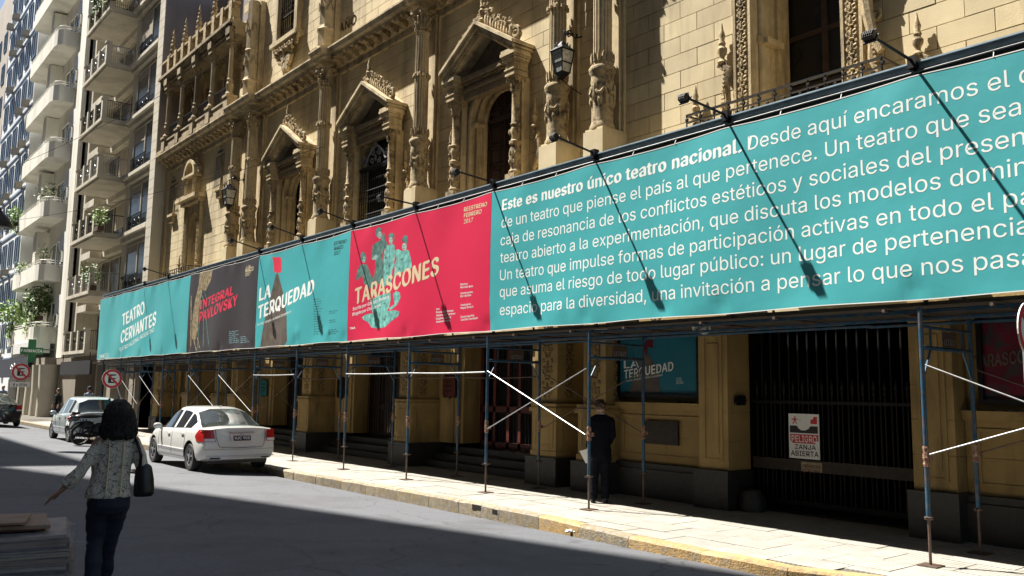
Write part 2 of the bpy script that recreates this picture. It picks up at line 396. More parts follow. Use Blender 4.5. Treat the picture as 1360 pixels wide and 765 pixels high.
# near pavement bed and slabs
pav = MB(); ys = [-30+i*.5 for i in range(0, 560)]
for a, b in zip(ys, ys[1:]):
    x0, x1 = kerbx(a)+.15, kerbx(b)+.15
    pav.add([(x0, a, -.012), (14.5, a, -.012), (14.5, b, -.012), (x1, b, -.012)], [(0, 1, 2, 3)])
pavement = tag(pav.build('pavement', 'joint_dirt'), kind='structure')
slab_mesh = None; rest = MB(); n_slab = 0
SX, SY = .62, .78
j = 0; y = 1.2
while y < 48:
    i = 0; x = 8.5
    while x < 12.1:
        ys0 = y + (SY/2 if i % 2 else 0)
        xa = max(x, max(kerbx(ys0), kerbx(ys0+SY))+.17); xb = x+SX-.012
        if xb-xa > .1:
            zt = random.uniform(-.002, .004); tx = random.uniform(-.003, .003)
            q = MB(); q.add([(xa, ys0, -.03), (xb, ys0, -.03), (xb, ys0+SY-.014, -.03), (xa, ys0+SY-.014, -.03),
                             (xa, ys0, zt), (xb, ys0, zt+tx), (xb, ys0+SY-.014, zt-tx), (xa, ys0+SY-.014, zt)],
                            [(0, 3, 2, 1), (4, 5, 6, 7), (0, 1, 5, 4), (1, 2, 6, 5), (2, 3, 7, 6), (3, 0, 4, 7)])
            if n_slab < 280 and ys0 < 32: q.build('paving_slab', 'pavement_tile', pavement); n_slab += 1
            else: rest.add(q.v, q.f)
        x += SX; i += 1
    y += SY
tag(rest.build('far_paving_slabs', 'pavement_tile', pavement), kind='stuff')
# kerb
kb = MB(); kb.box(8.9, 9.0, -30, 250, -.4, -.05)
kerb = tag(kb.build('kerb', 'kerb_stone_mat'), kind='structure')
y = 1.0; k = 0; farkerb = MB()
while y < 90:
    L_ = 1.12 + .12*math.sin(k*1.7) if y < 9 else 1.02+.1*math.sin(k*2.3)
    yellow = y < 7.0 or 8.4 < y < 9.4
    wd = .2 if yellow else .17
    q = MB(); ns = 5
    rings = []
    for s_ in range(ns):
        yy = y+.006+(L_-.012)*s_/(ns-1); xk = kerbx(yy)
        jj = random.uniform(-.006, .006) + (.012 if s_ in (0, ns-1) else 0)
        zt = .008 + random.uniform(-.004, .002) - (.008 if s_ in (0, ns-1) else 0)
        rings.append([(xk+jj, yy, -.3), (xk+jj, yy, zt-.03), (xk+jj+.025, yy, zt), (xk+wd, yy, zt), (xk+wd, yy, -.3)])
    q.loft(rings)
    if y < 40: q.build('kerb_stone', 'kerb_yellow' if yellow else 'kerb_stone_mat', kerb)
    else: farkerb.add(q.v, q.f)
    y += L_; k += 1
tag(farkerb.build('far_kerb_stones', 'kerb_stone_mat', kerb), kind='stuff')
# dark drain gap in the kerb and small litter
m = MB(); m.box(8.735, 8.9, 11.35, 11.62, -.10, -.015); m.box(8.735, 8.88, 10.95, 11.12, -.11, -.04)
q = m.build('kerb_drain', 'darkness'); q.parent = kerb
# opposite pavement
m = MB(); m.box(-12, -5.4, -40, 250, -.4, -.005); tag(m.build('opposite_pavement', 'pavement_tile'), kind='structure')
m = MB(); m.box(-5.62, -5.4, -40, 250, -.4, .004); tag(m.build('opposite_kerb', 'kerb_stone_mat'), kind='structure')

# ================================================================== OPPOSITE SIDE (out of frame; its height shades the street)
def opp_building(name, label, poly, h):
    t = thing(name, label, 'building', (poly[0][0], poly[0][1], 0))
    a = MB(); a.prism(poly, -.2, h, 'z'); a.build('wall', 'opposite_wall', t)
    # window bands on the street side
    (ax, ay), (bx, by) = poly[0], poly[1]
    L_ = math.hypot(bx-ax, by-ay); nx = int(L_/3.4); d = Vector(((bx-ax)/L_, (by-ay)/L_, 0)); nrm = Vector((1, 0, 0)) if abs(d.x) < .5 else Vector((-d.y, d.x, 0))
    nrm = Vector((-d.y, d.x, 0)); nrm = nrm if nrm.x > 0 else -nrm
    rot = Matrix((d, nrm, Vector((0, 0, 1)))).transposed()
    proto = None
    cnt = 0
    for fl in range(1, int(h/3.2)):
        for i in range(nx):
            p = Vector((ax, ay, 0))+d*(1.7+3.4*i)+nrm*.02+Vector((0, 0, fl*3.2+1.4))
            if cnt >= 290: continue
            cnt += 1
            if proto is None:
                w_ = MB(); w_.cbox((0, 0, 0), (.7, .04, .85)); proto = w_.build('window', 'window_glass', None, local=True); o = proto
            else: o = proto.copy(); C.objects.link(o)
            o.parent = t; o.location = p - t.location; o.rotation_euler = rot.to_euler()
    return t
opp_building('apartment_building', 'plain tall block across the street, standing down the road', [(-7.5, 21.3+.55*43), (-7.5, 112), (-20, 112), (-20, 21.3+.55*43)], 43)
opp_building('apartment_building', 'tallest plain block across the street with an angled front', [(-7.3, 34.5), (-12.3, 50.6), (-24, 50.6), (-24, 34.5)], 52)
opp_building('apartment_building', 'long plain block across the street right beside the camera', [(-7.3, -32), (-7.3, 34.4), (-24, 34.4), (-24, -32)], 52)

# ================================================================== THEATRE
FX = 12.3
th = thing('theatre_building', 'ornate limestone theatre facade with columns, pedimented windows and an arcaded top gallery', 'theatre', (12.3, 20, 0))
WC = [15.75, 21.15, 26.6]                       # pedimented windows
COLS = [11.70, 13.05, 18.37, 23.9, 29.55, 31.1]
ACOL = 11.86
holes = [(c-1.02, c+1.02, 6.2, 9.25) for c in WC] + [(6.75, 8.42, 6.2, 10.6), (35.9, 37.15, 6.2, 10.05)]
small = [(39.15, 39.45, 9.6, 10.9), (33.45, 33.75, 9.8, 11.1)]
m = MB()
for r_ in rsub((-6, 40.58, 3.05, 12.3), holes+small): m.box(FX+.02, FX+.75, *r_)
m.box(14.3, 14.6, -6, 40.58, 4.1, 12)              # inner wall behind the openings
m.build('wall', 'limestone', th)
# stone blocks
pieces = []
ch = .345; bl = .79; row = 0; z = 6.2
while z < 11.95:
    y = -1.0 + (bl/2 if row % 2 else 0)
    while y < 40.5:
        rect = (y+.007, min(y+bl, 40.56)-.007, z+.007, min(z+ch, 12.0)-.007)
        for r_ in rsub(rect, holes+small):
            if r_[1]-r_[0] > .03 and r_[3]-r_[2] > .03: pieces.append(r_)
        y += bl
    z += ch; row += 1
vis = [p for p in pieces if p[0] > 3.0 and p[2] > 1.85+3.6*FX/9.75]
vis.sort(key=lambda p: p[0]*p[0]*.8/((p[1]-p[0])*(p[3]-p[2])+.02) )
far = MB(); sel = set(id(p) for p in vis[:290])
for p in pieces:
    pr = random.uniform(-.004, .004)
    q = MB(); q.box(FX-.012+pr, FX+.03, *p)
    if id(p) in sel: q.build('stone_block', 'limestone', th)
    else: far.add(q.v, q.f)
# upper storey blocks
z = 12.55; row = 0
upwin = [(26.9, 28.35, 14.2, 18)]
while z < 19:
    y = -1+(bl/2 if row % 2 else 0)
    while y < 31.6:
        for r_ in rsub((y+.008, y+bl-.008, z+.008, z+ch-.008), upwin):
            if r_[1]-r_[0] > .03 and r_[3]-r_[2] > .03: far.box(FX-.012+random.uniform(-.004, .004), FX+.03, *r_)
        y += bl
    z += ch; row += 1
tag(far.build('small_stone_blocks', 'limestone', th), kind='stuff')
m = MB()
for r_ in rsub((-6, 31.7, 12.3, 19.2), upwin): m.box(FX+.02, FX+.7, *r_)
m.box(13.4, 13.5, 26.5, 28.7, 14, 18.3)
m.build('upper_wall', 'limestone', th)

# ---- main cornice with modillions, breaking forward over the columns
def cornice_prof(x0, x1, z, mb, y0, y1):
    # x0 front edge, x1 wall; stepped mouldings
    P = [(x1, z-.62), (x1-.06, z-.62), (x1-.08, z-.48), (x1-.16, z-.44), (x1-.16, z-.30), (x0+.18, z-.28), (x0+.16, z-.20), (x0+.04, z-.18), (x0+.02, z-.08), (x0, z-.05), (x0, z), (x0+.05, z+.03), (x1, z+.10)]
    mb.prism(P, y0, y1, 'y')
m = MB(); ct = 12.42
brk = [(COLS[0]-.42, COLS[1]+.42), (COLS[2]-.40, COLS[2]+.40), (COLS[3]-.40, COLS[3]+.40), (COLS[4]-.42, COLS[5]+.42), (3.0, 5.6)]
segs = []; edges = sorted(brk); y = -6
for a, b in edges:
    if a > y: segs.append((y, a, 0))
    segs.append((a, b, 1)); y = b
segs.append((y, 40.56, 0))
for a, b, f_ in segs:
    if f_: cornice_prof(11.42, FX, ct-.003, m, a, b)
    else: cornice_prof(11.66, FX, ct, m, a, b)
m.box(FX-.10, FX+.02, -6, 40.5, 11.72, 11.80)
m.build('cornice', 'moulding_stone', th)
mod = MB(); mod.prism([(11.80, 12.12), (11.80, 12.04), (11.86, 12.0), (11.95, 12.02), (12.02, 11.92), (12.14, 11.9), (12.14, 12.12)], -.11, .11, 'y')
mo = None; y = 5.9
while y < 40.3:
    if not any(a-.1 < y < b+.1 for a, b in brk):
        if mo is None: mo = mod.build('modillion', 'carved_stone', th, local=True); o = mo
        else: o = mo.copy(); C.objects.link(o)
        o.location = (-12.3, y-20, 0)
    y += .46

# ---- carved bits
def scroll(mb, X, y, z, r, turns=1.6, flip=1, th_=.03, start=0, n=6):
    pts = []; K = int(10*turns)
    for k in range(K+1):
        t = start+flip*2*math.pi*turns*k/K; rr = r*(1-.8*k/K)
        pts.append((X, y+rr*math.cos(t), z+rr*math.sin(t)))
    mb.tube(pts, [th_*(1-.4*k/K) for k in range(K+1)], n)
def relief(mb, X, y0, y1, z0, z1, dens=1.0, th_=.022, axis='y'):
    """grotesque relief: a candelabrum stem with scrolls and leaves on both sides"""
    yc = (y0+y1)/2; w = (y1-y0)/2; z = z0; k = 0
    st = w*2.0
    loc = MB()
    while z < z1:
        s = st*random.uniform(.8, 1.15)
        loc.blob((X, yc, z+s*.5), (th_*1.3, w*.22, s*.34), 6, 4)
        loc.blob((X, yc, z+s*.95), (th_*1.4, w*.45, s*.09), 6, 4)
        for sg in (-1, 1):
            scroll(loc, X, yc+sg*w*.5, z+s*.35, w*.38, 1.2, sg, th_, 1.2 if sg > 0 else 2.0, 5)
            loc.blob((X, yc+sg*w*.6, z+s*.78), (th_, w*.28, s*.13), 5, 3)
            loc.blob((X, yc+sg*w*.3, z+s*.1), (th_, w*.2, s*.1), 5, 3)
        z += s; k += 1
    if axis == 'x':   # swap so that the strip runs along X on a face that looks down the street (-Y)
        loc.v = [(yv, xv, zv) for (xv, yv, zv) in loc.v]
    mb.add(loc.v, loc.f)
def capital(cx, cy, z0, z1, r, parent, name='capital'):
    h = z1-z0; mb = MB()
    mb.lathe(cx, cy, [(r*1.02, z0), (r*1.15, z0+.03*h), (r*1.02, z0+.07*h), (r*.95, z0+.1*h), (r*.98, z0+.5*h), (r*1.15, z0+.8*h), (r*1.3, z0+.86*h)], 14)
    for tier, (zz, rr, n_, hh) in enumerate(((z0+.1*h, r*1.02, 8, .34), (z0+.36*h, r*1.06, 8, .32))):
        for i in range(n_):
            t = 2*math.pi*(i+.5*tier)/n_; c, s = math.cos(t), math.sin(t)
            p = [(cx+c*rr, cy+s*rr, zz), (cx+c*(rr+.10*r), cy+s*(rr+.10*r), zz+hh*h*.55), (cx+c*(rr+.32*r), cy+s*(rr+.32*r), zz+hh*h*.95), (cx+c*(rr+.46*r), cy+s*(rr+.46*r), zz+hh*h*.80)]
            mb.tube(p, [r*.20, r*.23, r*.17, r*.05], 5)
    for sx, sy in ((-1, -1), (1, -1), (-1, 1), (1, 1)):     # corner volutes
        c = Vector((cx+sx*r*1.22, cy+sy*r*1.22, z1-.28*h))
        pts = []; K = 12
        for k in range(K+1):
            t = math.pi*.5-2*math.pi*1.25*k/K; rr = r*.34*(1-.75*k/K)
            dx = rr*math.cos(t); pts.append(c+Vector((sx*dx*.7, sy*dx*.7, rr*math.sin(t))))
        mb.tube([(cx+sx*r*.6, cy+sy*r*.6, z0+.55*h)]+pts, [r*.08]+[r*.12]*(K+1), 5)
    a = r*1.38; zt = z1-.13*h
    mb.prism([(cx-a, cy-a), (cx, cy-a*.86), (cx+a, cy-a), (cx+a*.86, cy), (cx+a, cy+a), (cx, cy+a*.86), (cx-a, cy+a), (cx-a*.86, cy)], zt, z1, 'z')
    mb.blob((cx-a*.9, cy, zt+.03), r*.2, 6, 4); mb.blob((cx, cy-a*.9, zt+.03), r*.2, 6, 4)
    return mb.build(name, 'carved_stone', parent, smooth=True, angle=50)
def column(cy, cx=ACOL):
    r = .19
    def flute(i, k): return 1.0 if i % 3 != 1 else .86
    sh = MB(); prof = [(r*1.12, 8.34), (r*1.18, 8.38), (r*1.12, 8.43), (r*1.0, 8.48), (r, 10.02), (r*1.07, 10.04), (r*1.07, 10.12), (r*.985, 10.14), (r*.90, 11.18), (r*1.0, 11.2), (r*1.0, 11.24), (r*.9, 11.26)]
    sh.lathe(cx, cy, prof, 48, flute)
    s = sh.build('column', 'moulding_stone', th)
    capital(cx, cy, 11.24, 11.86, r*.95, s)
    # crown of leaves above the ring
    lf = MB()
    for i in range(14):
        t = 2*math.pi*i/14; c, q = math.cos(t), math.sin(t)
        lf.tube([(cx+c*r*1.05, cy+q*r*1.05, 8.44), (cx+c*r*1.12, cy+q*r*1.12, 8.55), (cx+c*r*1.22, cy+q*r*1.22, 8.63)], [.045, .04, .012], 5)
    for i in range(10):
        t = 2*math.pi*i/10; lf.blob((cx+math.cos(t)*r*1.1, cy+math.sin(t)*r*1.1, 10.05), (.05, .05, .07), 5, 3)
    lf.build('leaf_crown', 'carved_stone', s, smooth=True)
    dr = MB(); R_ = .228
    dr.lathe(cx, cy, [(R_*1.12, 7.05), (R_*1.15, 7.10), (R_*1.0, 7.17), (R_*.96, 7.22), (R_*.98, 7.98), (R_*1.05, 8.04), (R_*1.0, 8.1), (R_*1.02, 8.18), (R_*1.2, 8.24), (R_*1.22, 8.31), (R_*1.1, 8.35)], 28)
    for i in range(6):      # swags and masks
        t0 = 2*math.pi*i/6; t1 = 2*math.pi*(i+1)/6; pts = []
        for k in range(9):
            t = t0+(t1-t0)*k/8; dz = -.17*math.sin(math.pi*k/8); pts.append((cx+math.cos(t)*R_*1.04, cy+math.sin(t)*R_*1.04, 7.93+dz))
        dr.tube(pts, [.022, .03, .036, .04, .042, .04, .036, .03, .022], 5)
        dr.tube([(cx+math.cos(t0)*R_*1.04, cy+math.sin(t0)*R_*1.04, 7.98-q_*.08) for q_ in range(6)], [.02, .05, .035, .045, .03, .01], 6)
        dr.blob((cx+math.cos((t0+t1)/2)*R_*.99, cy+math.sin((t0+t1)/2)*R_*.99, 7.62), (.05, .05, .1), 6, 4)
    dr.build('drum', 'carved_stone', s, smooth=True)
    pd = MB(); h_ = .27
    pd.box(cx-h_, FX-.014, cy-h_, cy+h_, 6.3, 7.0); pd.box(cx-h_-.03, FX-.016, cy-h_-.03, cy+h_+.03, 6.2, 6.42)
    pd.box(cx-h_+.03, FX-.02, cy-h_+.03, cy+h_-.03, 7.0, 7.05)
    pd.build('pedestal', 'limestone', s)
    # flat pilaster on the wall behind it
    pl = MB(); pl.box(FX-.09, FX-.015, cy-.25, cy+.25, 7.0, 11.85); pl.box(FX-.14, FX-.088, cy-.17, cy+.17, 7.0, 11.83)
    pl.build('pilaster', 'moulding_stone', s)
for c in COLS: column(c)

def arch_panel(mb, yc, hw, z0, zs, zt, r, x0, x1, K=14):
    """upright slab x0..x1 with an arched opening of half width r, springing at zs"""
    pts = [(yc+r, z0)] + [(yc+r*math.cos(math.pi*k/K), zs+r*math.sin(math.pi*k/K)) for k in range(K+1)] + [(yc-r, z0)]
    out = [(yc+hw, z0)]
    for k in range(K+1):
        t = math.pi*k/K; c, s = math.cos(t), math.sin(t)
        tx = hw/abs(c) if abs(c) > 1e-6 else 1e9; tz = (zt-zs)/s if s > 1e-6 else 1e9; q = min(tx, tz)
        out.append((yc+q*c, zs+q*s))
    out.append((yc-hw, z0)); n = len(pts)
    vs = [(x0, a, b) for a, b in pts]+[(x0, a, b) for a, b in out]+[(x1, a, b) for a, b in pts]+[(x1, a, b) for a, b in out]
    fs = []
    for i in range(n-1):
        fs += [(i, i+1, n+i+1, n+i), (2*n+i, 3*n+i, 3*n+i+1, 2*n+i+1), (i, 2*n+i, 2*n+i+1, i+1), (n+i, n+i+1, 3*n+i+1, 3*n+i)]
    mb.add(vs, fs)
def arch_ring(mb, yc, zs, r0, r1, x0, x1, K=16, z0=None):
    a = [(yc+r0*math.cos(math.pi*k/K), zs+r0*math.sin(math.pi*k/K)) for k in range(K+1)]
    b = [(yc+r1*math.cos(math.pi*k/K), zs+r1*math.sin(math.pi*k/K)) for k in range(K+1)]
    if z0 is not None: a = [(yc+r0, z0)]+a+[(yc-r0, z0)]; b = [(yc+r1, z0)]+b+[(yc-r1, z0)]
    n = len(a)
    vs = [(x0, *p) for p in a]+[(x0, *p) for p in b]+[(x1, *p) for p in a]+[(x1, *p) for p in b]; fs = []
    for i in range(n-1):
        fs += [(i, i+1, n+i+1, n+i), (2*n+i, 3*n+i, 3*n+i+1, 2*n+i+1), (i, 2*n+i, 2*n+i+1, i+1), (n+i, n+i+1, 3*n+i+1, 3*n+i)]
    mb.add(vs, fs)
def urn(mb, x, y, z, s=1):
    mb.lathe(x, y, [(.05*s, z), (.075*s, z+.03*s), (.035*s, z+.08*s), (.04*s, z+.12*s), (.075*s, z+.18*s), (.08*s, z+.24*s), (.045*s, z+.29*s), (.06*s, z+.33*s), (.04*s, z+.38*s), (.055*s, z+.46*s), (.03*s, z+.54*s), (.01*s, z+.66*s)], 10)
def surround(yc, kind):
    fr = MB()
    arch_panel(fr, yc, 1.02, 6.2, 8.45, 9.24, .90, FX-.03, FX+.10)
    arch_ring(fr, yc, 8.45, .90, .98, FX-.09, FX-.031, z0=6.2)
    if kind != 'grille': arch_panel(fr, yc, .99, 6.2, 8.45, 9.22, .78, FX+.102, FX+.20)
    arch_ring(fr, yc, 8.45, .79, .85, FX+.07, FX+.101, z0=6.2)
    if kind != 'grille': arch_panel(fr, yc, .99, 6.2, 8.45, 9.2, .68, FX+.202, FX+.30)
    for sg in (-1, 1): fr.box(FX-.05, FX+.28, yc+sg*.84-.15, yc+sg*.84+.13, 8.36, 8.44)
    # entablature on the colonnettes
    x0 = 11.74
    fz = MB(); xe = FX-.24; fz.box(xe, FX-.016, yc-.96, yc+.96, 9.02, 9.20); fz.box(xe-.05, FX-.018, yc-.961, yc+.961, 9.20, 9.27); fz.box(xe, FX-.02, yc-.962, yc+.962, 9.27, 9.44)
    fz.box(xe-.14, FX-.022, yc-.963, yc+.963, 9.44, 9.55)
    for sg in (-1, 1):
        yb_ = yc+sg*1.17
        for w_, za, zb_ in ((.165, 9.0, 9.05), (.15, 9.05, 9.13), (.18, 9.13, 9.16), (.15, 9.16, 9.32), (.18, 9.32, 9.35), (.21, 9.35, 9.40), (.23, 9.42, 9.46), (.255, 9.46, 9.53), (.24, 9.53, 9.60)):
            fr.box(11.94-w_, FX-.1, yb_-w_, yb_+w_, za, zb_)
        for q_ in range(6): fr.box(11.94-.22, 11.94-.17, yb_-.2+q_*.072, yb_-.2+q_*.072+.036, 9.401, 9.421); fr.box(11.8+q_*.07, 11.835+q_*.07, yb_-.22, yb_-.17, 9.401, 9.421)
        fr.box(11.94-.2, FX-.1, yb_-.2, yb_+.2, 9.40, 9.42)
        for q_ in range(5): fr.box(11.94-.158, 11.94-.149, yb_-.12+q_*.055, yb_-.12+q_*.055+.022, 9.17, 9.31); fr.box(11.82+q_*.06, 11.845+q_*.06, yb_-.158, yb_-.149, 9.17, 9.31)
        fr.box(FX-.25, FX-.02, yc+sg*1.17-.13, yc+sg*1.17+.13, 6.3, 9.01)
    for k in range(18): fz.box(xe-.09, xe+.001, yc-.94+k*.1055, yc-.94+k*.1055+.055, 9.365, 9.439)
    s = fr.build('window_surround', 'moulding_stone', th)
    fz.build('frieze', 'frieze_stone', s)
    pd = MB(); zb, zp, hw = 9.70, 10.60, 1.45
    xf = 11.6
    for sg in (-1, 1):        # raking cornices
        def rake(xa, xb, t0, t1, hwk=hw):
            pd.prism([(yc+sg*hwk, zb+t0), (yc, zp+t0), (yc, zp+t1), (yc+sg*hwk, zb+t1)], xa, xb)
        rake(xf, FX-.02, -.03, .06); rake(xf+.06, FX-.022, -.12, -.03, hw-.04); rake(xf+.20, FX-.024, -.22, -.12, hw-.1)
        L_ = math.hypot(hw, zp-zb)
        for k in range(20):
            t = (k+.5)/20; y_ = yc+sg*hw*(1-t)*.95; z_ = zb+(zp-zb)*t-.17
            pd.box(xf+.13, xf+.2, y_-.025, y_+.025, z_-.025, z_+.04)
    pdo = pd.build('pediment', 'moulding_stone', s)
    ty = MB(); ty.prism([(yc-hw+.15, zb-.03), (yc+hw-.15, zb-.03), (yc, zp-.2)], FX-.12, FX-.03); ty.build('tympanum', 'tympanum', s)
    cr = MB(); random.seed(int(yc*10))
    for sg in (-1, 1):
        k = 0; t = .02
        while t < .98:
            y_ = yc+sg*hw*(1-t); z_ = zb+(zp-zb)*t+.10; hgt = random.uniform(.8, 1.25)*(.22+.15*t)
            X_ = xf+.25
            scroll(cr, X_, y_, z_+hgt*.45, hgt*.5, 1.2, sg, .026, random.random()*3, 5)
            cr.blob((X_, y_+.02, z_+hgt*.2), (.05, .05, hgt*.4), 5, 4)
            cr.blob((X_+random.uniform(-.03, .03), y_-.03, z_+hgt*random.uniform(.8, 1.15)), (.035, .035, .05), 5, 3)
            cr.blob((X_+random.uniform(-.06, .02), y_+random.uniform(-.06, .06), z_+hgt*random.uniform(.3, 1.0)), (.03, .045, .04), 5, 3)
            t += .072
    urn(cr, xf+.25, yc, zp+.1, 1.1); scroll(cr, xf+.25, yc-.14, zp+.25, .13, 1.3, 1, .03); scroll(cr, xf+.25, yc+.14, zp+.25, .13, 1.3, -1, .03)
    scroll(cr, xf+.22, yc-hw+.12, zb+.28, .17, 1.4, 1, .05); cr.blob((xf+.2, yc-hw+.26, zb+.44), (.05, .08, .09), 6, 4)
    cr.build('crest', 'carved_stone', s, smooth=True)
    for sg in (-1, 1):        # baluster colonnettes
        cx, cy = 11.98, yc+sg*1.17; co = MB(); r = .095
        co.box(cx-.16, cx+.2, cy-.16, cy+.16, 6.3, 6.72)
        co.lathe(cx, cy, [(r*1.5, 6.72), (r*1.6, 6.78), (r*1.1, 6.84), (r*1.0, 6.95), (r*1.5, 7.12), (r*1.35, 7.3), (r*.95, 7.38), (r*1.5, 7.42), (r*1.5, 7.48), (r*1.0, 7.52), (r*1.1, 7.64), (r*1.35, 7.74), (r*.9, 7.84), (r*1.3, 7.88), (r*1.0, 7.93), (r*.98, 8.62), (r*1.15, 8.66)], 14)
        for zz in (7.0, 7.2, 7.7):
            for i in range(6):
                t = 2*math.pi*i/6+zz; co.blob((cx+math.cos(t)*r*1.4, cy+math.sin(t)*r*1.4, zz), (.03, .03, .07), 5, 3)
        c_ = co.build('colonnette', 'carved_stone', s, smooth=True, angle=45)
    for sg in (-1, 1):
        cq = MB(); cx, cy = 11.98, yc+sg*1.17
        q = capital(cx, cy, 8.66, 9.0, .11, s)
    for sg in (-1, 1):      # side scrolls with urns
        sc = MB()
        y_ = yc+sg*1.62
        urn(sc, FX-.14, y_, 7.75, 1.05); scroll(sc, FX-.12, y_, 7.6, .15, 1.5, sg, .04)
        sc.tube([(FX-.1, y_+sg*.1, 7.5), (FX-.1, y_+sg*.14, 7.25), (FX-.1, y_+sg*.05, 6.95), (FX-.1, y_-sg*.12, 6.72), (FX-.1, y_-sg*.2, 6.5)], [.05, .06, .06, .05, .04], 6)
        sc.build('side_scroll', 'carved_stone', s, smooth=True)
    if kind == 'door':
        d = MB(); xd = FX+.34
        d.box(xd, xd+.05, yc-.66, yc+.66, 6.2, 9.15)
        for cx_ in (-.33, .33):
            z_ = 6.35
            while z_ < 8.5:
                d.box(xd-.03, xd, yc+cx_-.25, yc+cx_+.25, z_, z_+.03); d.box(xd-.03, xd, yc+cx_-.25, yc+cx_+.25, z_+.40, z_+.43)
                d.box(xd-.03, xd, yc+cx_-.25, yc+cx_-.22, z_, z_+.43); d.box(xd-.03, xd, yc+cx_+.22, yc+cx_+.25, z_, z_+.43)
                d.cbox((xd-.01, yc+cx_, z_+.215), (.02, .15, .15)); z_ += .5
        d.box(xd-.05, xd, yc-.03, yc+.03, 6.2, 8.45); d.box(xd-.06, xd, yc-.66, yc+.66, 8.42, 8.52)
        for k in range(5):
            t = math.pi*(k+.5)/5; d.bar((xd-.02, yc, 8.5), (xd-.02, yc+.6*math.cos(t), 8.5+.6*math.sin(t)), .02, 5)
        d.build('door_leaf', 'dark_wood', s)
    else:
        d = MB(); xq = FX+.11 if kind == 'grille' else FX+.34; d.box(xq, xq+.04, yc-(.98 if kind == 'grille' else .7), yc+(.98 if kind == 'grille' else .7), 6.2, 9.2); d.build('window_pane', 'glass_dark', s)
    if kind == 'grille':
        g = MB(); xg = FX-.10
        for k in range(16):
            y_ = yc-.9+k*.12; g.bar((xg, y_, 6.3), (xg, y_, 8.25), .013, 5)
            for zz in (6.8, 7.25, 7.4, 7.9): g.blob((xg, y_, zz), (.026, .026, .045), 5, 3)
        for zz in (6.9, 7.6, 8.2): g.bar((xg, yc-.92, zz), (xg, yc+.92, zz), .02, 5)
        g.box(xg-.03, xg+.03, yc-.94, yc+.94, 8.24, 8.32)
        g.build('iron_grille', 'iron', s, smooth=True)
        g = MB()
        for sg in (-1, 1):
            scroll(g, xg-.03, yc+sg*.58, 8.5, .15, 1.4, -sg, .03, math.pi/2, 5)
            g.tube([(xg-.03, yc+sg*.55, 8.38), (xg-.03, yc+sg*.42, 8.6), (xg-.03, yc+sg*.2, 8.78), (xg-.03, yc+sg*.08, 8.85)], .035, 5)
            scroll(g, xg-.03, yc+sg*.18, 8.68, .12, 1.3, sg, .026, 0, 5); scroll(g, xg-.03, yc+sg*.2, 8.42, .1, 1.2, sg, .02, 0, 5)
        g.blob((xg-.04, yc, 8.9), (.04, .06, .12), 6, 4); g.blob((xg-.04, yc, 8.5), (.03, .05, .1), 6, 4)
        g.build('grille_crest', 'iron_grey', s, smooth=True)
for yc, kd in zip(WC, ('door', 'grille', 'glass')): surround(yc, kd)
random.seed(11)
# ---- plain pediment-less bay W0 at the far wing
def far_window():
    yc = 36.5; s = MB()
    for sg in (-1, 1): s.box(FX-.16, FX-.014, yc+sg*.85-.13, yc+sg*.85+.13, 6.3, 9.6)
    arch_panel(s, yc, .64, 6.2, 8.7, 9.9, .56, FX-.05, FX+.4)
    s.box(FX-.5, FX-.016, yc-1.25, yc+1.25, 9.75, 9.9); s.box(FX-.3, FX-.018, yc-1.1, yc+1.1, 9.6, 9.75)
    s.box(FX-.22, FX-.014, yc-.45, yc+.45, 9.9, 10.75)
    for sg in (-1, 1): s.lathe(FX-.3, yc+sg*.5, [(.09, 9.9), (.06, 10.0), (.07, 10.5), (.1, 10.7)], 8)
    s.box(FX-.42, FX-.015, yc-.75, yc+.75, 10.75, 10.86)
    arch_ring(s, yc, 10.86, .52, .66, FX-.4, FX-.02)
    s.prism([(yc+.52*math.cos(math.pi*k/10), 10.86+.52*math.sin(math.pi*k/10)) for k in range(11)], FX-.12, FX-.017)
    o = s.build('window_surround', 'moulding_stone', th)
    c = MB()
    for sg in (-1, 1): relief(c, FX-.17, yc+sg*.85-.1, yc+sg*.85+.1, 6.4, 9.5)
    for k in range(13):
        t = math.pi*k/12; c.blob((FX-.22, yc+.74*math.cos(t), 10.88+.74*math.sin(t)), (.05, .07, .09), 5, 3)
        if k % 2: scroll(c, FX-.22, yc+.78*math.cos(t), 10.92+.78*math.sin(t), .1, 1.1, 1, .025)
    urn(c, FX-.2, yc, 11.5, .6)
    for sg in (-1, 1): urn(c, FX-.2, yc+sg*1.1, 6.9, .9); scroll(c, FX-.12, yc+sg*1.15, 6.8, .2, 1.4, sg, .045)
    c.build('relief', 'carved_stone', o, smooth=True)
    d = MB(); d.box(FX+.42, FX+.46, yc-.6, yc+.6, 6.2, 9.4); d.build('window_pane', 'dark_wood', o)
far_window()
for (a, b, c, d) in small:        # slit windows with sills and cage grilles
    yc = (a+b)/2
    s = MB(); s.box(FX-.22, FX-.014, yc-.34, yc+.34, c-.12, c-.01); s.box(FX-.14, FX-.015, yc-.22, yc+.22, c-.4, c-.12)
    o = s.build('slit_window', 'moulding_stone', th)
    g = MB()
    for k in range(5):
        y_ = yc-.28+k*.14; g.tube([(FX-.02, y_, d+.1), (FX-.16, y_, d+.02), (FX-.17, y_, c-.01)], .014, 4)
    for zz in (c+.1, (c+d)/2, d): g.bar((FX-.17, yc-.3, zz), (FX-.17, yc+.3, zz), .014, 4)
    for k in (-1, 0, 1): scroll(g, FX-.12, yc+k*.18, d+.22, .08, 1.2, 1, .014)
    g.blob((FX-.12, yc, d+.4), (.02, .02, .09), 5, 3)
    g.build('iron_grille', 'iron', o)
    g = MB(); g.box(FX+.4, FX+.42, a, b, c, d); g.build('window_pane', 'glass_dark', o)

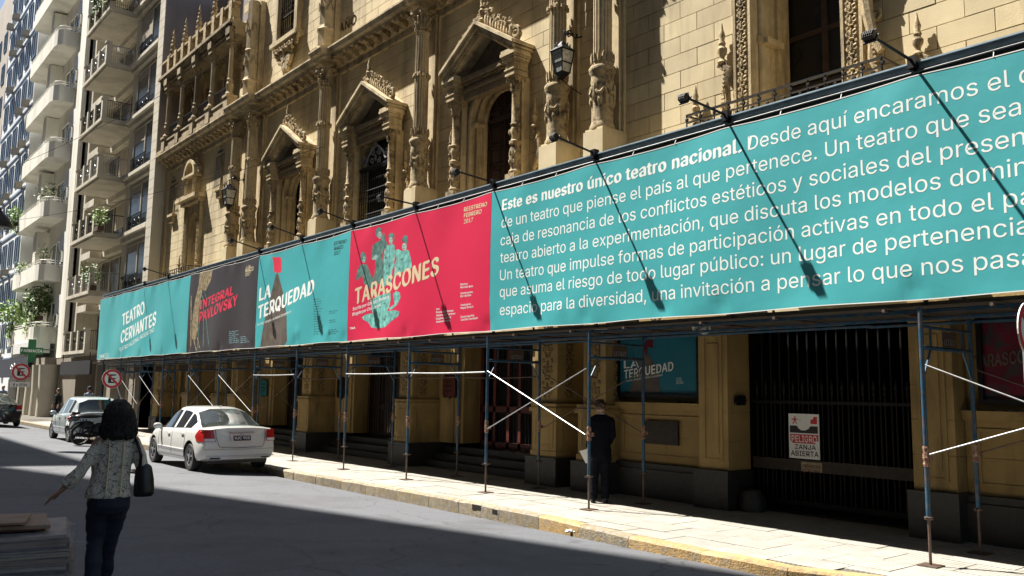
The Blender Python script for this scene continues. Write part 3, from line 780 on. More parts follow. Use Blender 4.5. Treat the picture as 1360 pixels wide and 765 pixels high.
# ---- great balcony window near the camera
def great_window():
    y0, y1 = 6.75, 8.42; s = MB()
    for yy in (y1+.0, y0-.36): 
        s.box(FX-.10, FX-.014, yy, yy+.36, 6.2, 11.6); s.box(FX-.13, FX-.101, yy, yy+.05, 6.2, 11.6); s.box(FX-.13, FX-.101, yy+.31, yy+.36, 6.2, 11.6)
    for k, (dx, dy) in enumerate(((.0, .0), (.22, .07), (.5, .14))):
        s.box(FX+dx, FX+dx+.35, y1-dy-.001, y1+.02, 6.2, 10.6); s.box(FX+dx, FX+dx+.35, y0-.02, y0+dy+.001, 6.2, 10.6)
    s.lathe(FX+.16, y1-.03, [(.07, 6.2), (.07, 7.95), (.1, 8.0), (.1, 8.1), (.07, 8.14), (.07, 10)], 10)
    s.box(FX+.1, FX+.6, y1-.2, y1+.01, 7.95, 8.06)
    o = s.build('window_surround', 'moulding_stone', th)
    c = MB()
    relief(c, FX-.115, y1+.06, y1+.30, 6.5, 11.4, th_=.03); c.build('relief', 'carved_stone', o, smooth=True); c = MB(); relief(c, FX-.115, y0-.30, y0-.06, 6.5, 11.4, th_=.03)
    c.build('relief', 'carved_stone', o, smooth=True)
    for sg, yb in ((1, y1+.42), (-1, y0-.42)):
        c = MB()
        X = FX-.12
        urn(c, X, yb+sg*.18, 7.72 if sg > 0 else 8.0, 1.15)
        c.tube([(X, yb+sg*.16, 7.7), (X, yb+sg*.06, 7.6), (X, yb+sg*.10, 7.3), (X, yb+sg*.07, 7.0), (X, yb+sg*.2, 6.7), (X, yb+sg*.34, 6.55)], [.05, .07, .07, .06, .06, .05], 7)
        for k in range(12): c.blob((X-.06, yb+sg*(.09+.008*k), 7.58-k*.075), (.025, .04, .022), 5, 3)
        scroll(c, X, yb+sg*.16, 7.68, .11, 1.5, sg, .035)
        urn(c, X, yb+sg*.78, 6.82, 1.0); scroll(c, X, yb+sg*.8, 6.68, .16, 1.6, -sg, .045); c.blob((X, yb+sg*.8, 6.68), (.05, .05, .05), 6, 4)
        c.tube([(X, yb+sg*.9, 6.55), (X, yb+sg*.7, 6.42), (X, yb+sg*.4, 6.4)], .05, 6)
        if sg > 0: c.build('side_scroll', 'carved_stone', o, smooth=True)
    # the big upper scroll on the right side
    X = FX-.16; yb = y0-.42
    c.tube([(X, yb-.0, 8.35), (X, yb-.02, 8.1), (X, yb-.06, 7.7), (X, yb-.13, 7.3), (X, yb-.25, 7.05)], [.10, .10, .09, .08, .06], 7)
    scroll(c, X, yb-.12, 8.4, .16, 1.5, 1, .06)
    c.build('side_scroll', 'carved_stone', o, smooth=True)
    d = MB(); xd = FX+.9
    d.box(xd, xd+.05, y0, y1, 6.2, 10.6)
    d.build('window_pane', 'glass_dark', o)
    d = MB()
    for yy in (y0+.02, (y0+y1)/2-.05, y1-.12): d.box(xd-.06, xd-.002, yy, yy+.1, 6.2, 10.6)
    for zz in (6.25, 7.2, 8.15, 9.1): d.box(xd-.05, xd-.003, y0, y1, zz, zz+.09)
    d.build('window_frame', 'dark_wood', o)
great_window()
def balcony(y0, y1, xf, ztop, name_y):
    s = MB(); s.box(xf+.06, FX-.013, y0, y1, 6.0, 6.14); s.box(xf+.2, FX-.014, y0+.1, y1-.1, 5.8, 6.0)
    o = s.build('balcony', 'moulding_stone', th)
    g = MB(); zb = 6.16
    g.box(xf-.025, xf+.025, y0, y1, ztop-.03, ztop); g.box(xf-.015, xf+.015, y0, y1, ztop-.16, ztop-.14); g.box(xf-.015, xf+.015, y0, y1, zb, zb+.03)
    for ys in (y0, y1): g.box(xf, FX-.02, ys-.02, ys+.02, ztop-.03, ztop-.002)
    n = int((y1-y0)/.27)
    for k in range(n+1):
        y_ = y0+(y1-y0)*k/n; g.bar((xf, y_, zb), (xf, y_, ztop-.02), .014, 5); g.blob((xf, y_, zb+.22), (.03, .03, .05), 5, 3); g.blob((xf, y_, ztop-.09), (.02, .045, .04), 5, 3)
        if k < n:
            ym = y_+.135; scroll(g, xf, ym-.045, zb+.23, .055, 1.3, 1, .012); scroll(g, xf, ym+.045, zb+.23, .055, 1.3, -1, .012, math.pi)
            g.blob((xf, ym, zb+.30), (.02, .04, .03), 5, 3)
    g.build('railing', 'iron', o)
balcony(5.72, 9.22, 11.42, 6.66, 0)
balcony(34.9, 38.0, 11.6, 6.75, 0)
# inscription carved on the frieze wall above the cornice
m = MB()
def wall_place(q, k): return (FX-.022, q.x, q.y)
text_into(m, 'AÑO', (23.95, 13.18), (-1.1, 0), (0, .30), wall_place, bold=.02)
m.build('carved_lettering', 'carved_stone', th)
# ---- upper pilasters and window over the cornice
for yc in (24.2, 30.3, 18.6, 12.4):
    s = MB(); x = 11.98
    s.lathe(x, yc, [(.36, 12.45), (.36, 12.62), (.30, 12.68), (.31, 13.2), (.34, 13.26), (.30, 13.32), (.27, 13.4), (.27, 14.4), (.31, 14.45), (.27, 14.5), (.25, 16.4)], 8)
    s.box(x+.1, FX-.014, yc-.34, yc+.34, 12.5, 16.4)
    o = s.build('upper_pilaster', 'moulding_stone', th)
    c = MB()
    for zz in (13.9, 15.2):
        for i in range(6):
            t = 2*math.pi*i/6; c.tube([(x+math.cos(t)*.28, yc+math.sin(t)*.28, zz), (x+math.cos(t+.35)*.29, yc+math.sin(t+.35)*.29, zz+.3), (x+math.cos(t+.7)*.28, yc+math.sin(t+.7)*.28, zz)], .025, 5)
    c.build('relief', 'carved_stone', o, smooth=True)
s = MB(); s.box(FX-.35, FX-.014, 26.55, 28.7, 14.02, 14.18); s.box(FX-.25, FX-.016, 26.7, 26.92, 14.18, 18); s.box(FX-.25, FX-.016, 28.33, 28.55, 14.18, 18)
o = s.build('window_surround', 'moulding_stone', th)
c = MB()
for k in range(60):
    t = random.random(); w = 1.0*(1-t)+.12; c.blob((FX-.12-.1*(1-t), 27.62+random.uniform(-w, w), 14.0-t*.95), (.1, .12, .11), 5, 4)
for k in range(8): scroll(c, FX-.3, 26.9+k*.2, 13.8-.1*abs(k-3.5)*0, .1, 1.3, 1 if k % 2 else -1, .03)
c.build('corbel', 'carved_stone', o, smooth=True)
g = MB()
for k in range(9):
    y_ = 27.0+k*.158; g.bar((FX-.1, y_, 14.2), (FX-.1, y_, 17.8), .018, 5)
    for zz in (14.6, 15.3, 15.5, 16.2): g.blob((FX-.1, y_, zz), (.035, .035, .06), 5, 3)
for zz in (14.3, 15.1, 16.0, 16.9): g.bar((FX-.1, 26.95, zz), (FX-.1, 28.33, zz), .025, 5)
g.build('iron_grille', 'iron', o)
g = MB(); g.box(FX+.3, FX+.32, 26.9, 28.35, 14.2, 18); g.build('window_pane', 'glass_dark', o)

# ---- loggia over the far wing
LX = 11.85; LC = [32.0, 33.95, 35.85, 37.7, 39.55]
back = MB(); back.box(13.6, 14.0, 31.7, 40.56, 12.3, 16.6); back.box(12.0, 13.6, 31.72, 40.54, 15.85, 16.05)
for a, b in zip(LC, LC[1:]): pass
back.build('gallery_wall', 'limestone', th)
s = MB()
for a, b in zip(LC, LC[1:]):
    yc = (a+b)/2; hw = (b-a)/2
    arch_panel(s, yc, hw-.001, 12.6, 14.9, 15.86, hw-.24, LX+.55, LX+.8, 12)
    for sg in (-1, 1): s.tube([(LX+.52, yc+sg*(hw-.3), 14.6), (LX+.52, yc+sg*(hw-.42), 15.1), (LX+.52, yc, 15.62)], .035, 6)
    s.tube([(LX+.52, yc, 15.62), (LX+.52, yc, 15.75)], .05, 6)
    for sg in (-1, 1): s.lathe(LX+.5, yc+sg*(hw-.24), [(.07, 12.9), (.05, 13.0), (.05, 14.5), (.08, 14.6), (.08, 14.66)], 8)
s.box(LX-.06, LX+.8, LC[0]-.3, 40.56, 15.60, 15.88); s.box(LX-.12, LX-.061, LC[0]-.3, 40.56, 15.70, 15.74)
s.box(LX-.18, LX+.8, LC[0]-.3, 40.56, 15.881, 16.02); s.box(LX-.30, LX+.8, LC[0]-.3, 40.56, 16.02, 16.14)
for k in range(44): s.box(LX-.25, LX-.18, LC[0]+k*.19, LC[0]+k*.19+.09, 15.94, 16.019)
s.box(LX-.16, LX+.3, LC[0]-.3, 40.56, 12.45, 12.62)
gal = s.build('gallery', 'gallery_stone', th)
for y_ in LC:
    c = MB(); y_ = min(y_, 40.3)
    c.box(LX-.2, LX+.2, y_-.2, y_+.2, 12.45, 13.05); c.box(LX-.24, LX+.2, y_-.24, y_+.24, 13.05, 13.14)
    c.lathe(LX-.04, y_, [(.14, 13.14), (.17, 13.2), (.11, 13.3), (.13, 13.45), (.15, 13.6), (.10, 13.72), (.13, 13.78), (.095, 13.85), (.085, 15.1), (.11, 15.14)], 10)
    c.box(LX-.22, LX-.061, y_-.17, y_+.17, 15.40, 15.60); c.box(LX-.26, LX-.062, y_-.2, y_+.2, 15.6, 15.879)
    p = c.build('gallery_column', 'gallery_stone', gal)
    q = MB(); q.box(0, 0, 0, 0, 0, 0) if False else None
    k = capital(LX-.04, y_, 15.12, 15.40, .10, gal)
for a, b in zip(LC, LC[1:]):
    g = MB(); n = 11
    for k in range(n): g.bar((LX, a+.22+(b-a-.44)*k/(n-1), 12.98), (LX, a+.22+(b-a-.44)*k/(n-1), 13.62), .016, 4)
    g.bar((LX, a+.2, 13.62), (LX, b-.2, 13.62), .03, 4); g.bar((LX, a+.2, 13.02), (LX, b-.2, 13.02), .02, 4)
    g.build('railing', 'iron', gal)
    w = MB(); w.box(LX-.1, LX+.12, a+.2, b-.2, 12.62, 12.96); w.box(LX-.14, LX+.14, a+.2, b-.2, 12.92, 12.99); w.build('parapet', 'gallery_stone', gal)
# roof balustrade and pinnacles
s = MB(); s.box(LX-.16, LX+.12, LC[0]-.3, 40.5, 16.14, 16.26); s.box(LX-.16, LX+.12, LC[0]-.3, 40.5, 16.86, 16.96)
for y_ in [LC[0]+k*.94 for k in range(9)]: s.box(LX-.2, LX+.15, y_-.14, y_+.14, 16.14, 17.02)
y_ = LC[0]
while y_ < 39.5: s.lathe(LX-.02, y_, [(.05, 16.26), (.08, 16.4), (.04, 16.6), (.07, 16.75), (.05, 16.86)], 6); y_ += .2
s.build('roof_balustrade', 'carved_stone', th)
pn = MB(); pn.lathe(LX, 0, [(.16, 17.0), (.16, 17.12), (.1, 17.16), (.15, 17.25), (.15, 17.33), (.08, 17.38), (.13, 17.5), (.13, 17.58), (.07, 17.64), (.10, 17.74), (.06, 17.84), (.08, 17.93), (.04, 18.0), (.06, 18.1), (.02, 18.3), (.0, 18.42)], 8)
p0 = None
for y_ in (39.55, 37.9, 36.15, 34.3, 32.4):
    if p0 is None: p0 = pn.build('pinnacle', 'carved_stone', th, local=True); o = p0
    else: o = p0.copy(); C.objects.link(o)
    o.location = (-12.3, y_-20, 0)
s = MB(); s.box(13.9, 14.4, -6, 40.5, 16.6, 20.5); s.box(12.35, 22, 31.7, 40.5, 16.06, 16.12); s.box(12.4, 24, -6, 31.5, 19.2, 19.4)
s.build('roof', 'party_wall', th)
# corner pilaster at the far end and in-between
s = MB(); s.box(FX-.12, FX-.013, 40.1, 40.56, 6.2, 11.8); s.build('corner_pilaster', 'moulding_stone', th)
# ================================================================== THEATRE, ground floor
GZ = 6.2
m = MB()
m.box(12.2, 12.9, -6, 4.9, 3.05, GZ); m.box(12.2, 14.3, 4.9, 40.56, 3.9, GZ)
m.box(11.62, 12.3, -6, 40.56, 6.02, 6.19); m.box(11.7, 12.3, -6, 40.56, 5.9, 6.02)
m.build('string_course', 'moulding_stone', th)
def brick_face(mb, x0, x1, y0, y1, z0, z1, h=.42):      # coursed ashlar on a pier: separate courses with open joints
    z = z0
    while z < z1-.02:
        zz = min(z+h, z1); mb.box(x0, x1, y0, y1, z+.004, zz-.004); z = zz
    mb.box(x0+.012, x1-.012, y0+.012, y1-.012, z0, z1)
def pier(cy, deep=12.62):
    hw = .30
    s = MB(); brick_face(s, 11.66, deep, cy-hw, cy+hw, 1.62, 3.95)
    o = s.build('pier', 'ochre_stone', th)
    p = MB(); p.box(11.58, deep-.02, cy-.36, cy+.36, .56, 1.46); p.box(11.53, deep-.03, cy-.41, cy+.41, 1.46, 1.54); p.box(11.56, deep-.03, cy-.38, cy+.38, 1.54, 1.62); p.box(11.555, deep, cy-.385, cy+.385, .56, .68)
    for a, b, c, d in ((-.28, -.24, .76, 1.38), (.24, .28, .76, 1.38)): p.box(11.567, 11.579, cy+a, cy+b, c, d)
    for zz in (.76, 1.34): p.box(11.568, 11.579, cy-.24, cy+.24, zz, zz+.04)
    p.box(11.72, 11.76, cy-.372, cy-.36, .76, 1.38); p.box(12.4, 12.44, cy-.372, cy-.36, .76, 1.38)
    p.box(11.76, 12.4, cy-.371, cy-.36, .76, .80); p.box(11.76, 12.4, cy-.371, cy-.36, 1.34, 1.38)
    p.build('pedestal', 'ochre_stone', o)
    r_ = MB(); relief(r_, 11.665, cy-.21, cy+.21, 1.72, 3.9, th_=.025); r_.build('relief', 'ochre_relief', o, smooth=True)
    r_ = MB(); relief(r_, cy-hw-.005, 11.84, 12.12, 1.72, 3.9, th_=.025, axis='x')
    r_.build('relief', 'ochre_relief', o, smooth=True)
    g = MB(); g.box(11.48, deep+.01, cy-.46, cy+.46, -.02, .56); g.build('plinth', 'granite', o)
for c in COLS: pier(c)
pier(34.3); pier(37.9)
# recessed walls beside the piers and doors between them
def doorbay(ya, yb, kind):
    """between pier edges ya (near) and yb (far)"""
    yc = (ya+yb)/2; ow = 1.28
    s = MB()
    for a, b in ((ya, yc-ow), (yc+ow, yb)):
        if b-a > .05:
            s.box(12.45, 12.98, a+.002, b-.002, .58, 3.92); s.box(12.40, 12.45, a+.1, b-.14, .58, 3.92); s.box(12.36, 12.40, a+.3, b-.3, .58, 3.92)
    s.box(12.5, 13.3, ya, yb, 3.3, 3.92)
    o = s.build('door_reveal', 'ochre_stone', th)
    g = MB()
    g.box(11.95, 14.2, ya+.165, yb-.165, -.02, .16); g.box(12.25, 14.2, ya+.165, yb-.165, .16, .32); g.box(12.55, 14.2, ya+.165, yb-.165, .32, .48)
    g.build('steps', 'granite', o)
    d = MB(); xd = 13.0
    if kind == 'lattice':
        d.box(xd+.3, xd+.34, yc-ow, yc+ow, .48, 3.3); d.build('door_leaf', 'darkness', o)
        d = MB()
        for k in range(25): d.box(xd, xd+.02, yc-ow+k*.107-.009, yc-ow+k*.107+.009, .48, 3.3)
        for k in range(12): d.box(xd-.012, xd+.008, yc-ow, yc+ow, 1.5+k*.155, 1.5+k*.155+.012)
        d.build('lattice_gate', 'iron', o)
        d = MB()
        for k in (0, 5, 10, 14, 19, 24): d.box(xd-.04, xd+.0, yc-ow+k*.105-.05, yc-ow+k*.105+.05, .48, 3.3)
        for zz in (.5, 1.35, 3.1): d.box(xd-.04, xd+.0, yc-ow, yc+ow, zz, zz+.14)
        d.build('gate_frame', 'red_wood', o)
        d = MB()
        for k in range(18): d.blob((xd+.18, yc-ow+.12+.11*(k % 6), .75+.2*(k//6)), (.05, .045, .06), 6, 4)
        d.build('brass_bosses', 'ink_cream', o)
    else:
        d.box(xd, xd+.06, yc-ow, yc+ow, .48, 3.3)
        for q in range(4):
            y0 = yc-ow+.06+q*.63
            for z0, z1 in ((.6, 1.3), (1.4, 2.6), (2.7, 3.2)):
                d.box(xd-.03, xd, y0, y0+.52, z0, z0+.05); d.box(xd-.03, xd, y0, y0+.52, z1-.05, z1)
                d.box(xd-.03, xd, y0, y0+.05, z0, z1); d.box(xd-.03, xd, y0+.47, y0+.52, z0, z1)
        d.build('door_leaf', 'dark_wood', o)
        d = MB()
        for k in range(20): d.bar((xd-.08, yc-ow+.06+k*.13, .5), (xd-.08, yc-ow+.06+k*.13, 3.25), .009, 4)
        d.build('iron_bars', 'iron', o)
pe = .302
doorbay(COLS[1]+pe, COLS[2]-pe, 'lattice'); doorbay(COLS[2]+pe, COLS[3]-pe, 'wood'); doorbay(COLS[3]+pe, COLS[4]-pe, 'wood')
doorbay(COLS[5]+pe, 34.0, 'wood'); doorbay(34.6, 37.6, 'wood')
m = MB(); m.box(12.4, 12.9, COLS[0]+.3, COLS[1]-.3, 0, 3.92); m.box(12.4, 12.9, COLS[4]+.3, COLS[5]-.3, 0, 3.92); m.box(12.2, 12.9, 38.2, 40.56, 0, 3.92)
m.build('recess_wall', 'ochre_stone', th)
# poster wall between the pier and the gate
def poster_wall(ya, yb):
    s = MB(); brick_face(s, 11.98, 12.6, ya, yb, .6, 1.56, .48)
    s.box(11.9, 12.62, ya, yb, 1.56, 1.62); s.box(11.86, 12.62, ya, yb, 1.62, 1.69)
    for (a, b, c, d) in ((ya+.15, yb-.15, .72, .76), (ya+.15, yb-.15, 1.42, 1.46)): s.box(11.955, 11.98, a, b, c, d)
    for yy in (ya+.15, yb-.19): s.box(11.956, 11.98, yy, yy+.04, .76, 1.42)
    brick_face(s, 12.1, 12.6, ya, yb, 1.70, 3.95)
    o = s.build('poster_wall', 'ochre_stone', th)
    g = MB(); g.box(11.82, 12.6, ya, yb, -.02, .5); g.box(11.86, 12.6, ya, yb, .5, .6); g.build('plinth', 'granite', o)
poster_wall(9.26, COLS[0]-pe); poster_wall(-6, 5.06)
def gate_pillar(ya, yb, deep):
    s = MB(); brick_face(s, 11.70, deep, ya, yb, .62, 2.98, .47); s.box(11.64, deep+.02, ya-.05, yb+.05, 2.98, 3.06)
    for (a, b, c, d) in ((ya+.1, ya+.14, .8, 2.8), (yb-.14, yb-.1, .8, 2.8)): s.box(11.683, 11.70, a, b, c, d)
    for zz in (.76, 2.8): s.box(11.684, 11.70, ya+.1, yb-.1, zz, zz+.04)
    s.box(11.688, 11.70, ya+.18, yb-.18, .9, 2.7)
    s.box(11.7, deep, ya, yb, 3.06, 3.92)
    o = s.build('gate_pillar', 'ochre_stone', th)
    g = MB(); g.box(11.6, deep+.01, ya-.05, yb+.05, -.02, .62); g.build('plinth', 'granite', o)
gate_pillar(8.66, 9.25, 12.3); gate_pillar(5.07, 5.64, 12.3)
# passage behind the gate
m = MB(); m.box(13.36, 13.6, 9.5, 40.5, 0, 3.9); m.box(12.6, 13.4, 40.2, 40.5, 0, 3.9); m.build('light_leak_wall', 'darkness', th)  # added dark wall, stops outside light leaking through gaps at the doors
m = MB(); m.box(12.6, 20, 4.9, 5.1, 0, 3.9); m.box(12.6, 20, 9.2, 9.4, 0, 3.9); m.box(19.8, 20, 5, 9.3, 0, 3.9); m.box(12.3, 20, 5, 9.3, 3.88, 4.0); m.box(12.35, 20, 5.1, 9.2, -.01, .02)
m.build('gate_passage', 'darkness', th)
# iron gate
gt = thing('iron_gate', 'tall black iron entrance gate with spear-tipped bars', 'gate', (12.4, 7.15, 0))
g = MB(); gx = 12.38
for za, zb_ in ((.12, .2), (1.72, 1.77), (3.4, 3.46)):
    g = MB(); g.box(gx-.03, gx+.03, 5.66, 8.64, za, zb_); g.build('rail', 'gate_iron', gt)
g = MB(); g.box(gx-.045, gx-.031, 5.66, 8.64, .66, .84); g.build('kick_plate', 'kick_rust', gt)
spear = MB(); spear.bar((0, 0, .15), (0, 0, 1.9), .014, 6); spear.lathe(0, 0, [(.014, 1.86), (.03, 1.9), (.016, 1.94), (.034, 1.98), (.022, 2.03), (.0, 2.12)], 6)
rod = MB(); rod.bar((0, 0, .15), (0, 0, 3.5), .016, 6)
s0 = r0 = None; k = 0; y = 5.75
while y < 8.6:
    if k % 2 == 0:
        if r0 is None: r0 = rod.build('gate_bar', 'gate_iron', gt, local=True); o = r0
        else: o = r0.copy(); C.objects.link(o)
        o.location = (0.0, y-7.15, 0)
    else:
        if s0 is None: s0 = spear.build('gate_spear', 'gate_iron', gt, local=True, smooth=True); o = s0
        else: o = s0.copy(); C.objects.link(o)
        o.location = (-.03, y-7.15, 0)
    y += .085; k += 1
# stone guard by the pillar
g = MB(); g.lathe(11.98, 8.42, [(.22, -.02), (.21, .2), (.16, .32), (.05, .36)], 12); tag(g.build('guard_stone', 'granite', None, smooth=True), 'rounded dark stone guard at the foot of the gate pillar', 'guard stone')
g = MB()
for k in range(3): scroll(g, 11.95+.1*k-.1, 0, 1.75, .06, 1.2, 1, .014)
g.v = [(x, 8.645, z) if False else (x, 8.64-abs(y)*.2, z+y) for x, y, z in g.v]
g.box(11.86, 12.15, 8.61, 8.655, 1.74, 1.78); g.box(11.9, 12.11, 8.60, 8.64, 1.68, 1.84)
tag(g.build('iron_bracket', 'iron', None), 'small black iron ornament fixed to the side of the gate pillar', 'bracket')

# posters in iron cases
def lay(X):
    return lambda q, k: (X-.0004*k, q.x, q.y)
def poster_case(ya, yb, z0, z1, label, cloth, cat='poster case'):
    X = 12.0
    t = thing('poster_case', label, cat, (X, (ya+yb)/2, z0))
    f = MB(); w = .06
    f.box(X-.05, 12.09, ya-w, yb+w, z0-w, z0); f.box(X-.05, 12.09, ya-w, yb+w, z1, z1+w); f.box(X-.05, 12.09, ya-w, ya, z0, z1); f.box(X-.05, 12.09, yb, yb+w, z0, z1)
    for yy, sg in ((ya+.1, 1), (yb-.1, -1)):
        for k in range(3): scroll(f, X-.03, yy+sg*.14*k, z0-.18, .07, 1.3, sg, .012)
    f.bar((X-.03, ya, z0-.27), (X-.03, yb, z0-.27), .012, 5)
    f.build('frame', 'iron', t)
    p = MB(); p.box(X+.02, X+.05, ya, yb, z0, z1); pp = p.build('poster', cloth, t)
    return t, pp
PX = 12.0
t, p1 = poster_case(9.50, 11.36, 1.84, 2.88, 'framed poster reading LA TERQUEDAD on the wall behind the man', 'poster_teal')
m = MB(); X = PX+.012
def P2(px, py, X=PX+.012): v = at(px, py, X); return Vector((v.y, v.z))
def quad_text(mb, body, bl, br, tl, X, bold=0, off=0):
    O = P2(*bl, X); E = P2(*br, X); T = P2(*tl, X)
    text_into(mb, body, O, E-O, T-O, lay(X), bold, off)
quad_text(m, 'LA', (829, 489), (848, 488), (829, 479), X, .05, .01)
quad_text(m, 'TERQUEDAD', (829, 503), (894, 492), (829, 492), X, .05, .01)
quad_text(m, 'Escrita y dirigida por Rafael Spregelburd', (832, 507), (880, 499), (832, 504.5), X)
for k in range(3): quad_text(m, ('TEATRO', 'NACIONAL', 'CERVANTES')[k], (898, 504+k*3), (905+k*1.5, 503.5+k*3), (898, 502+k*3), X)
m.build('lettering', 'ink_white', p1)
m = MB(); m.prism([(p.x, p.y) for p in (P2(835, 522), P2(848, 478), P2(862, 470), P2(874, 495), P2(877, 522))], X+.003, X+.007); m.build('rock_print', 'ink_brown', p1)
m = MB(); m.prism([(p.x, p.y) for p in (P2(853, 466), P2(858, 452), P2(867, 451), P2(867, 462), P2(860, 461), P2(859, 474), P2(856, 466))], X+.004, X+.008); m.build('goat_print', 'poster_red', p1)
t, p2 = poster_case(2.9, 4.8, 1.84, 2.95, 'framed dark red poster reading TARASCONES at the right edge', 'poster_red')
m = MB(); quad_text(m, 'TARASCONES', (1294, 489), (1392, 478), (1293, 473), X, .05, .01); m.build('lettering', 'ink_brown', p2)
MATS['ink_brown2'] = None
# bronze plaque and wall plaques
g = MB(); v0, v1 = at(857, 566, 11.95), at(902, 610, 11.95)
g.box(11.925, 11.957, v1.y, v0.y, .95, 1.36)
pl = thing('wall_plaque', 'large dark bronze plaque on the low wall under the framed poster', 'plaque', (11.94, 9.9, 1.1)); g.build('plate', 'bronze', pl)
g = MB()
for (a, b, c, d) in ((v1.y, v0.y, .95, .97), (v1.y, v0.y, 1.34, 1.36), (v1.y, v1.y+.02, .97, 1.34), (v0.y-.02, v0.y, .97, 1.34)): g.box(11.915, 11.925, a, b, c, d)
g.build('rim', 'bronze', pl)
def shield(name, label, px, py, X, w, h, matn):
    v = at(px, py, X); g = MB(); y, z = v.y, v.z
    P = [(y-w, z-h*.75), (y-w*.85, z-h), (y-w*.3, z-h*.92), (y, z-h*1.12), (y+w*.3, z-h*.92), (y+w*.85, z-h), (y+w, z-h*.75), (y+w, z+h*.8), (y+w*.7, z+h), (y+w*.2, z+h*.92), (y, z+h*1.1), (y-w*.2, z+h*.92), (y-w*.7, z+h), (y-w, z+h*.8)]
    t = thing(name, label, 'plaque', (X, y, z))
    g.prism(P, X-.05, X-.01); g.build('board', matn, t)
    g = MB(); g.prism([(y+(a-y)*1.12, z+(b-z)*1.1) for a, b in P], X-.012, X+.01); g.build('rim', 'iron', t)
    g = MB()
    for k in range(3): g.box(X-.054, X-.05, y-w*.5, y+w*.5, z-.01+.12*(k-1), z+.02+.12*(k-1))
    g.build('raised_lines', 'iron', t)
shield('wall_plaque', 'red shaped plaque on the ochre wall beside the lattice gate', 598, 513, 12.36, .26, .26, 'red_wood')
shield('wall_plaque', 'black shaped plaque beside the door behind the red banner end', 455, 515, 12.36, .26, .28, 'iron')
shield('wall_plaque', 'teal shaped plaque beside the farthest dark doorway', 351, 515, 12.36, .28, .28, 'teal_dark')

# warning sign on the gate
def flat_sign(name, label, X, ya, yb, z0, z1, matn='sign_white', loc=None):
    t = thing(name, label, 'sign', (X, (ya+yb)/2, (z0+z1)/2)); g = MB(); g.box(X, X+.012, ya, yb, z0, z1); g.build('board', matn, t); return t
X = 12.30; a = at(1047, 549, X); b = at(1089, 611, X)
t = flat_sign('warning_sign', 'white PELIGRO ZANJA ABIERTA board tied to the black gate', X, b.y, a.y, b.z, a.z)
XS = X-.002
def S2(u, v): return Vector((a.y+(b.y-a.y)*u, a.z+(b.z-a.z)*v))
m = MB(); m.prism([tuple(S2(u, v)) for u, v in ((.05, .46), (.97, .46), (.97, .60), (.88, .60+.0), (.88, .66), (.12, .66), (.05, .60))], XS, XS+.001)
m.prism([tuple(S2(.06+.0*u, v)) for u, v in ()] or [tuple(S2(*p)) for p in ((.73, .22), (.73, .12), (.8, .12), (.84, .06), (.94, .06), (.94, .22))], XS, XS+.001)
# walking figure
for seg in (((.20, .06), (.24, .06), (.24, .09), (.20, .09)), ((.17, .10), (.25, .10), (.24, .17), (.18, .17)), ((.18, .17), (.13, .23), (.16, .24), (.21, .18)), ((.21, .17), (.27, .23), (.29, .22), (.24, .16)), ((.17, .10), (.10, .13), (.11, .15), (.17, .125)), ((.24, .10), (.31, .13), (.30, .15), (.24, .125)), ((.37, .13), (.40, .13), (.40, .15), (.37, .15))):
    m.prism([tuple(S2(*p)) for p in seg], XS, XS+.001)
m.build('red_print', 'sign_red', t)
m = MB()
m.prism([tuple(S2(*p)) for p in [(.04, .27), (.28, .27), (.33, .33), (.42, .37), (.55, .37), (.66, .33), (.72, .27), (.96, .27), (.96, .43), (.04, .43)]], XS, XS+.001)
m2 = MB()
def stext(mb, s_, u0, u1, v0, v1, bold=.028): text_into(mb, s_, S2(u0, v1), S2(u1, v1)-S2(u0, v1), S2(u0, v0)-S2(u0, v1), lay(XS-.0015), bold, .01)
stext(m, 'ZANJA', .2, .88, .69, .79); stext(m, 'ABIERTA', .06, .96, .83, .94); m.build('black_print', 'sign_black', t)
stext(m2, 'PELIGRO', .1, .92, .49, .63); m2.build('white_print', 'sign_white', t)
a2 = at(1063, 613, X); b2 = at(1091, 628, X)
t = flat_sign('warning_sign', 'small dirty no parking board hanging under the PELIGRO sign', X+.02, b2.y, a2.y, b2.z, a2.z, 'ink_bone')
m = MB(); 
for k, s_ in enumerate(('PROHIBIDO', 'ESTACIONAR')):
    zz = a2.z-.09-.07*k; text_into(m, s_, (a2.y-.03, zz), (b2.y-a2.y+.06, 0), (0, .05), lay(X+.017), .04)
m.build('lettering', 'red_wood', t)
# ================================================================== SCAFFOLD
XF, XR = 9.81, 11.10
FY = [4.58+2.69*k for k in range(14) if k != 1]
sc = thing('pavement_scaffold', 'blue tube scaffold walkway over the pavement, carrying boards and the banner rails', 'scaffold', (XF, 20, 0))
def post(x, y, z1=2.88, tape=True):
    s = MB(); s.bar((x, y, .50), (x, y, z1), .027, 10)
    o = s.build('post', 'blue_steel', sc, smooth=True)
    j = MB(); j.bar((x, y, .01), (x, y, .55), .017, 8); j.lathe(x, y, [(.035, .50), (.05, .505), (.05, .53), (.035, .535)], 8); j.bar((x-.09, y, .52), (x+.09, y, .52), .012, 5)
    j.build('jack', 'rust_steel', o, smooth=True)
    b = MB(); b.box(x-.11, x+.11, y-.11, y+.11, .004, .014); b.build('base_plate', 'rust_steel', o)
    if tape:
        t = MB(); t.lathe(x, y, [(.032, 1.08), (.038, 1.10), (.034, 1.14), (.041, 1.18), (.034, 1.24), (.038, 1.29), (.032, 1.31)], 8); t.cbox((x+.03, y-.03, 1.18), (.035, .02, .03))
        t.build('coupler', 'tape', o)
    return o
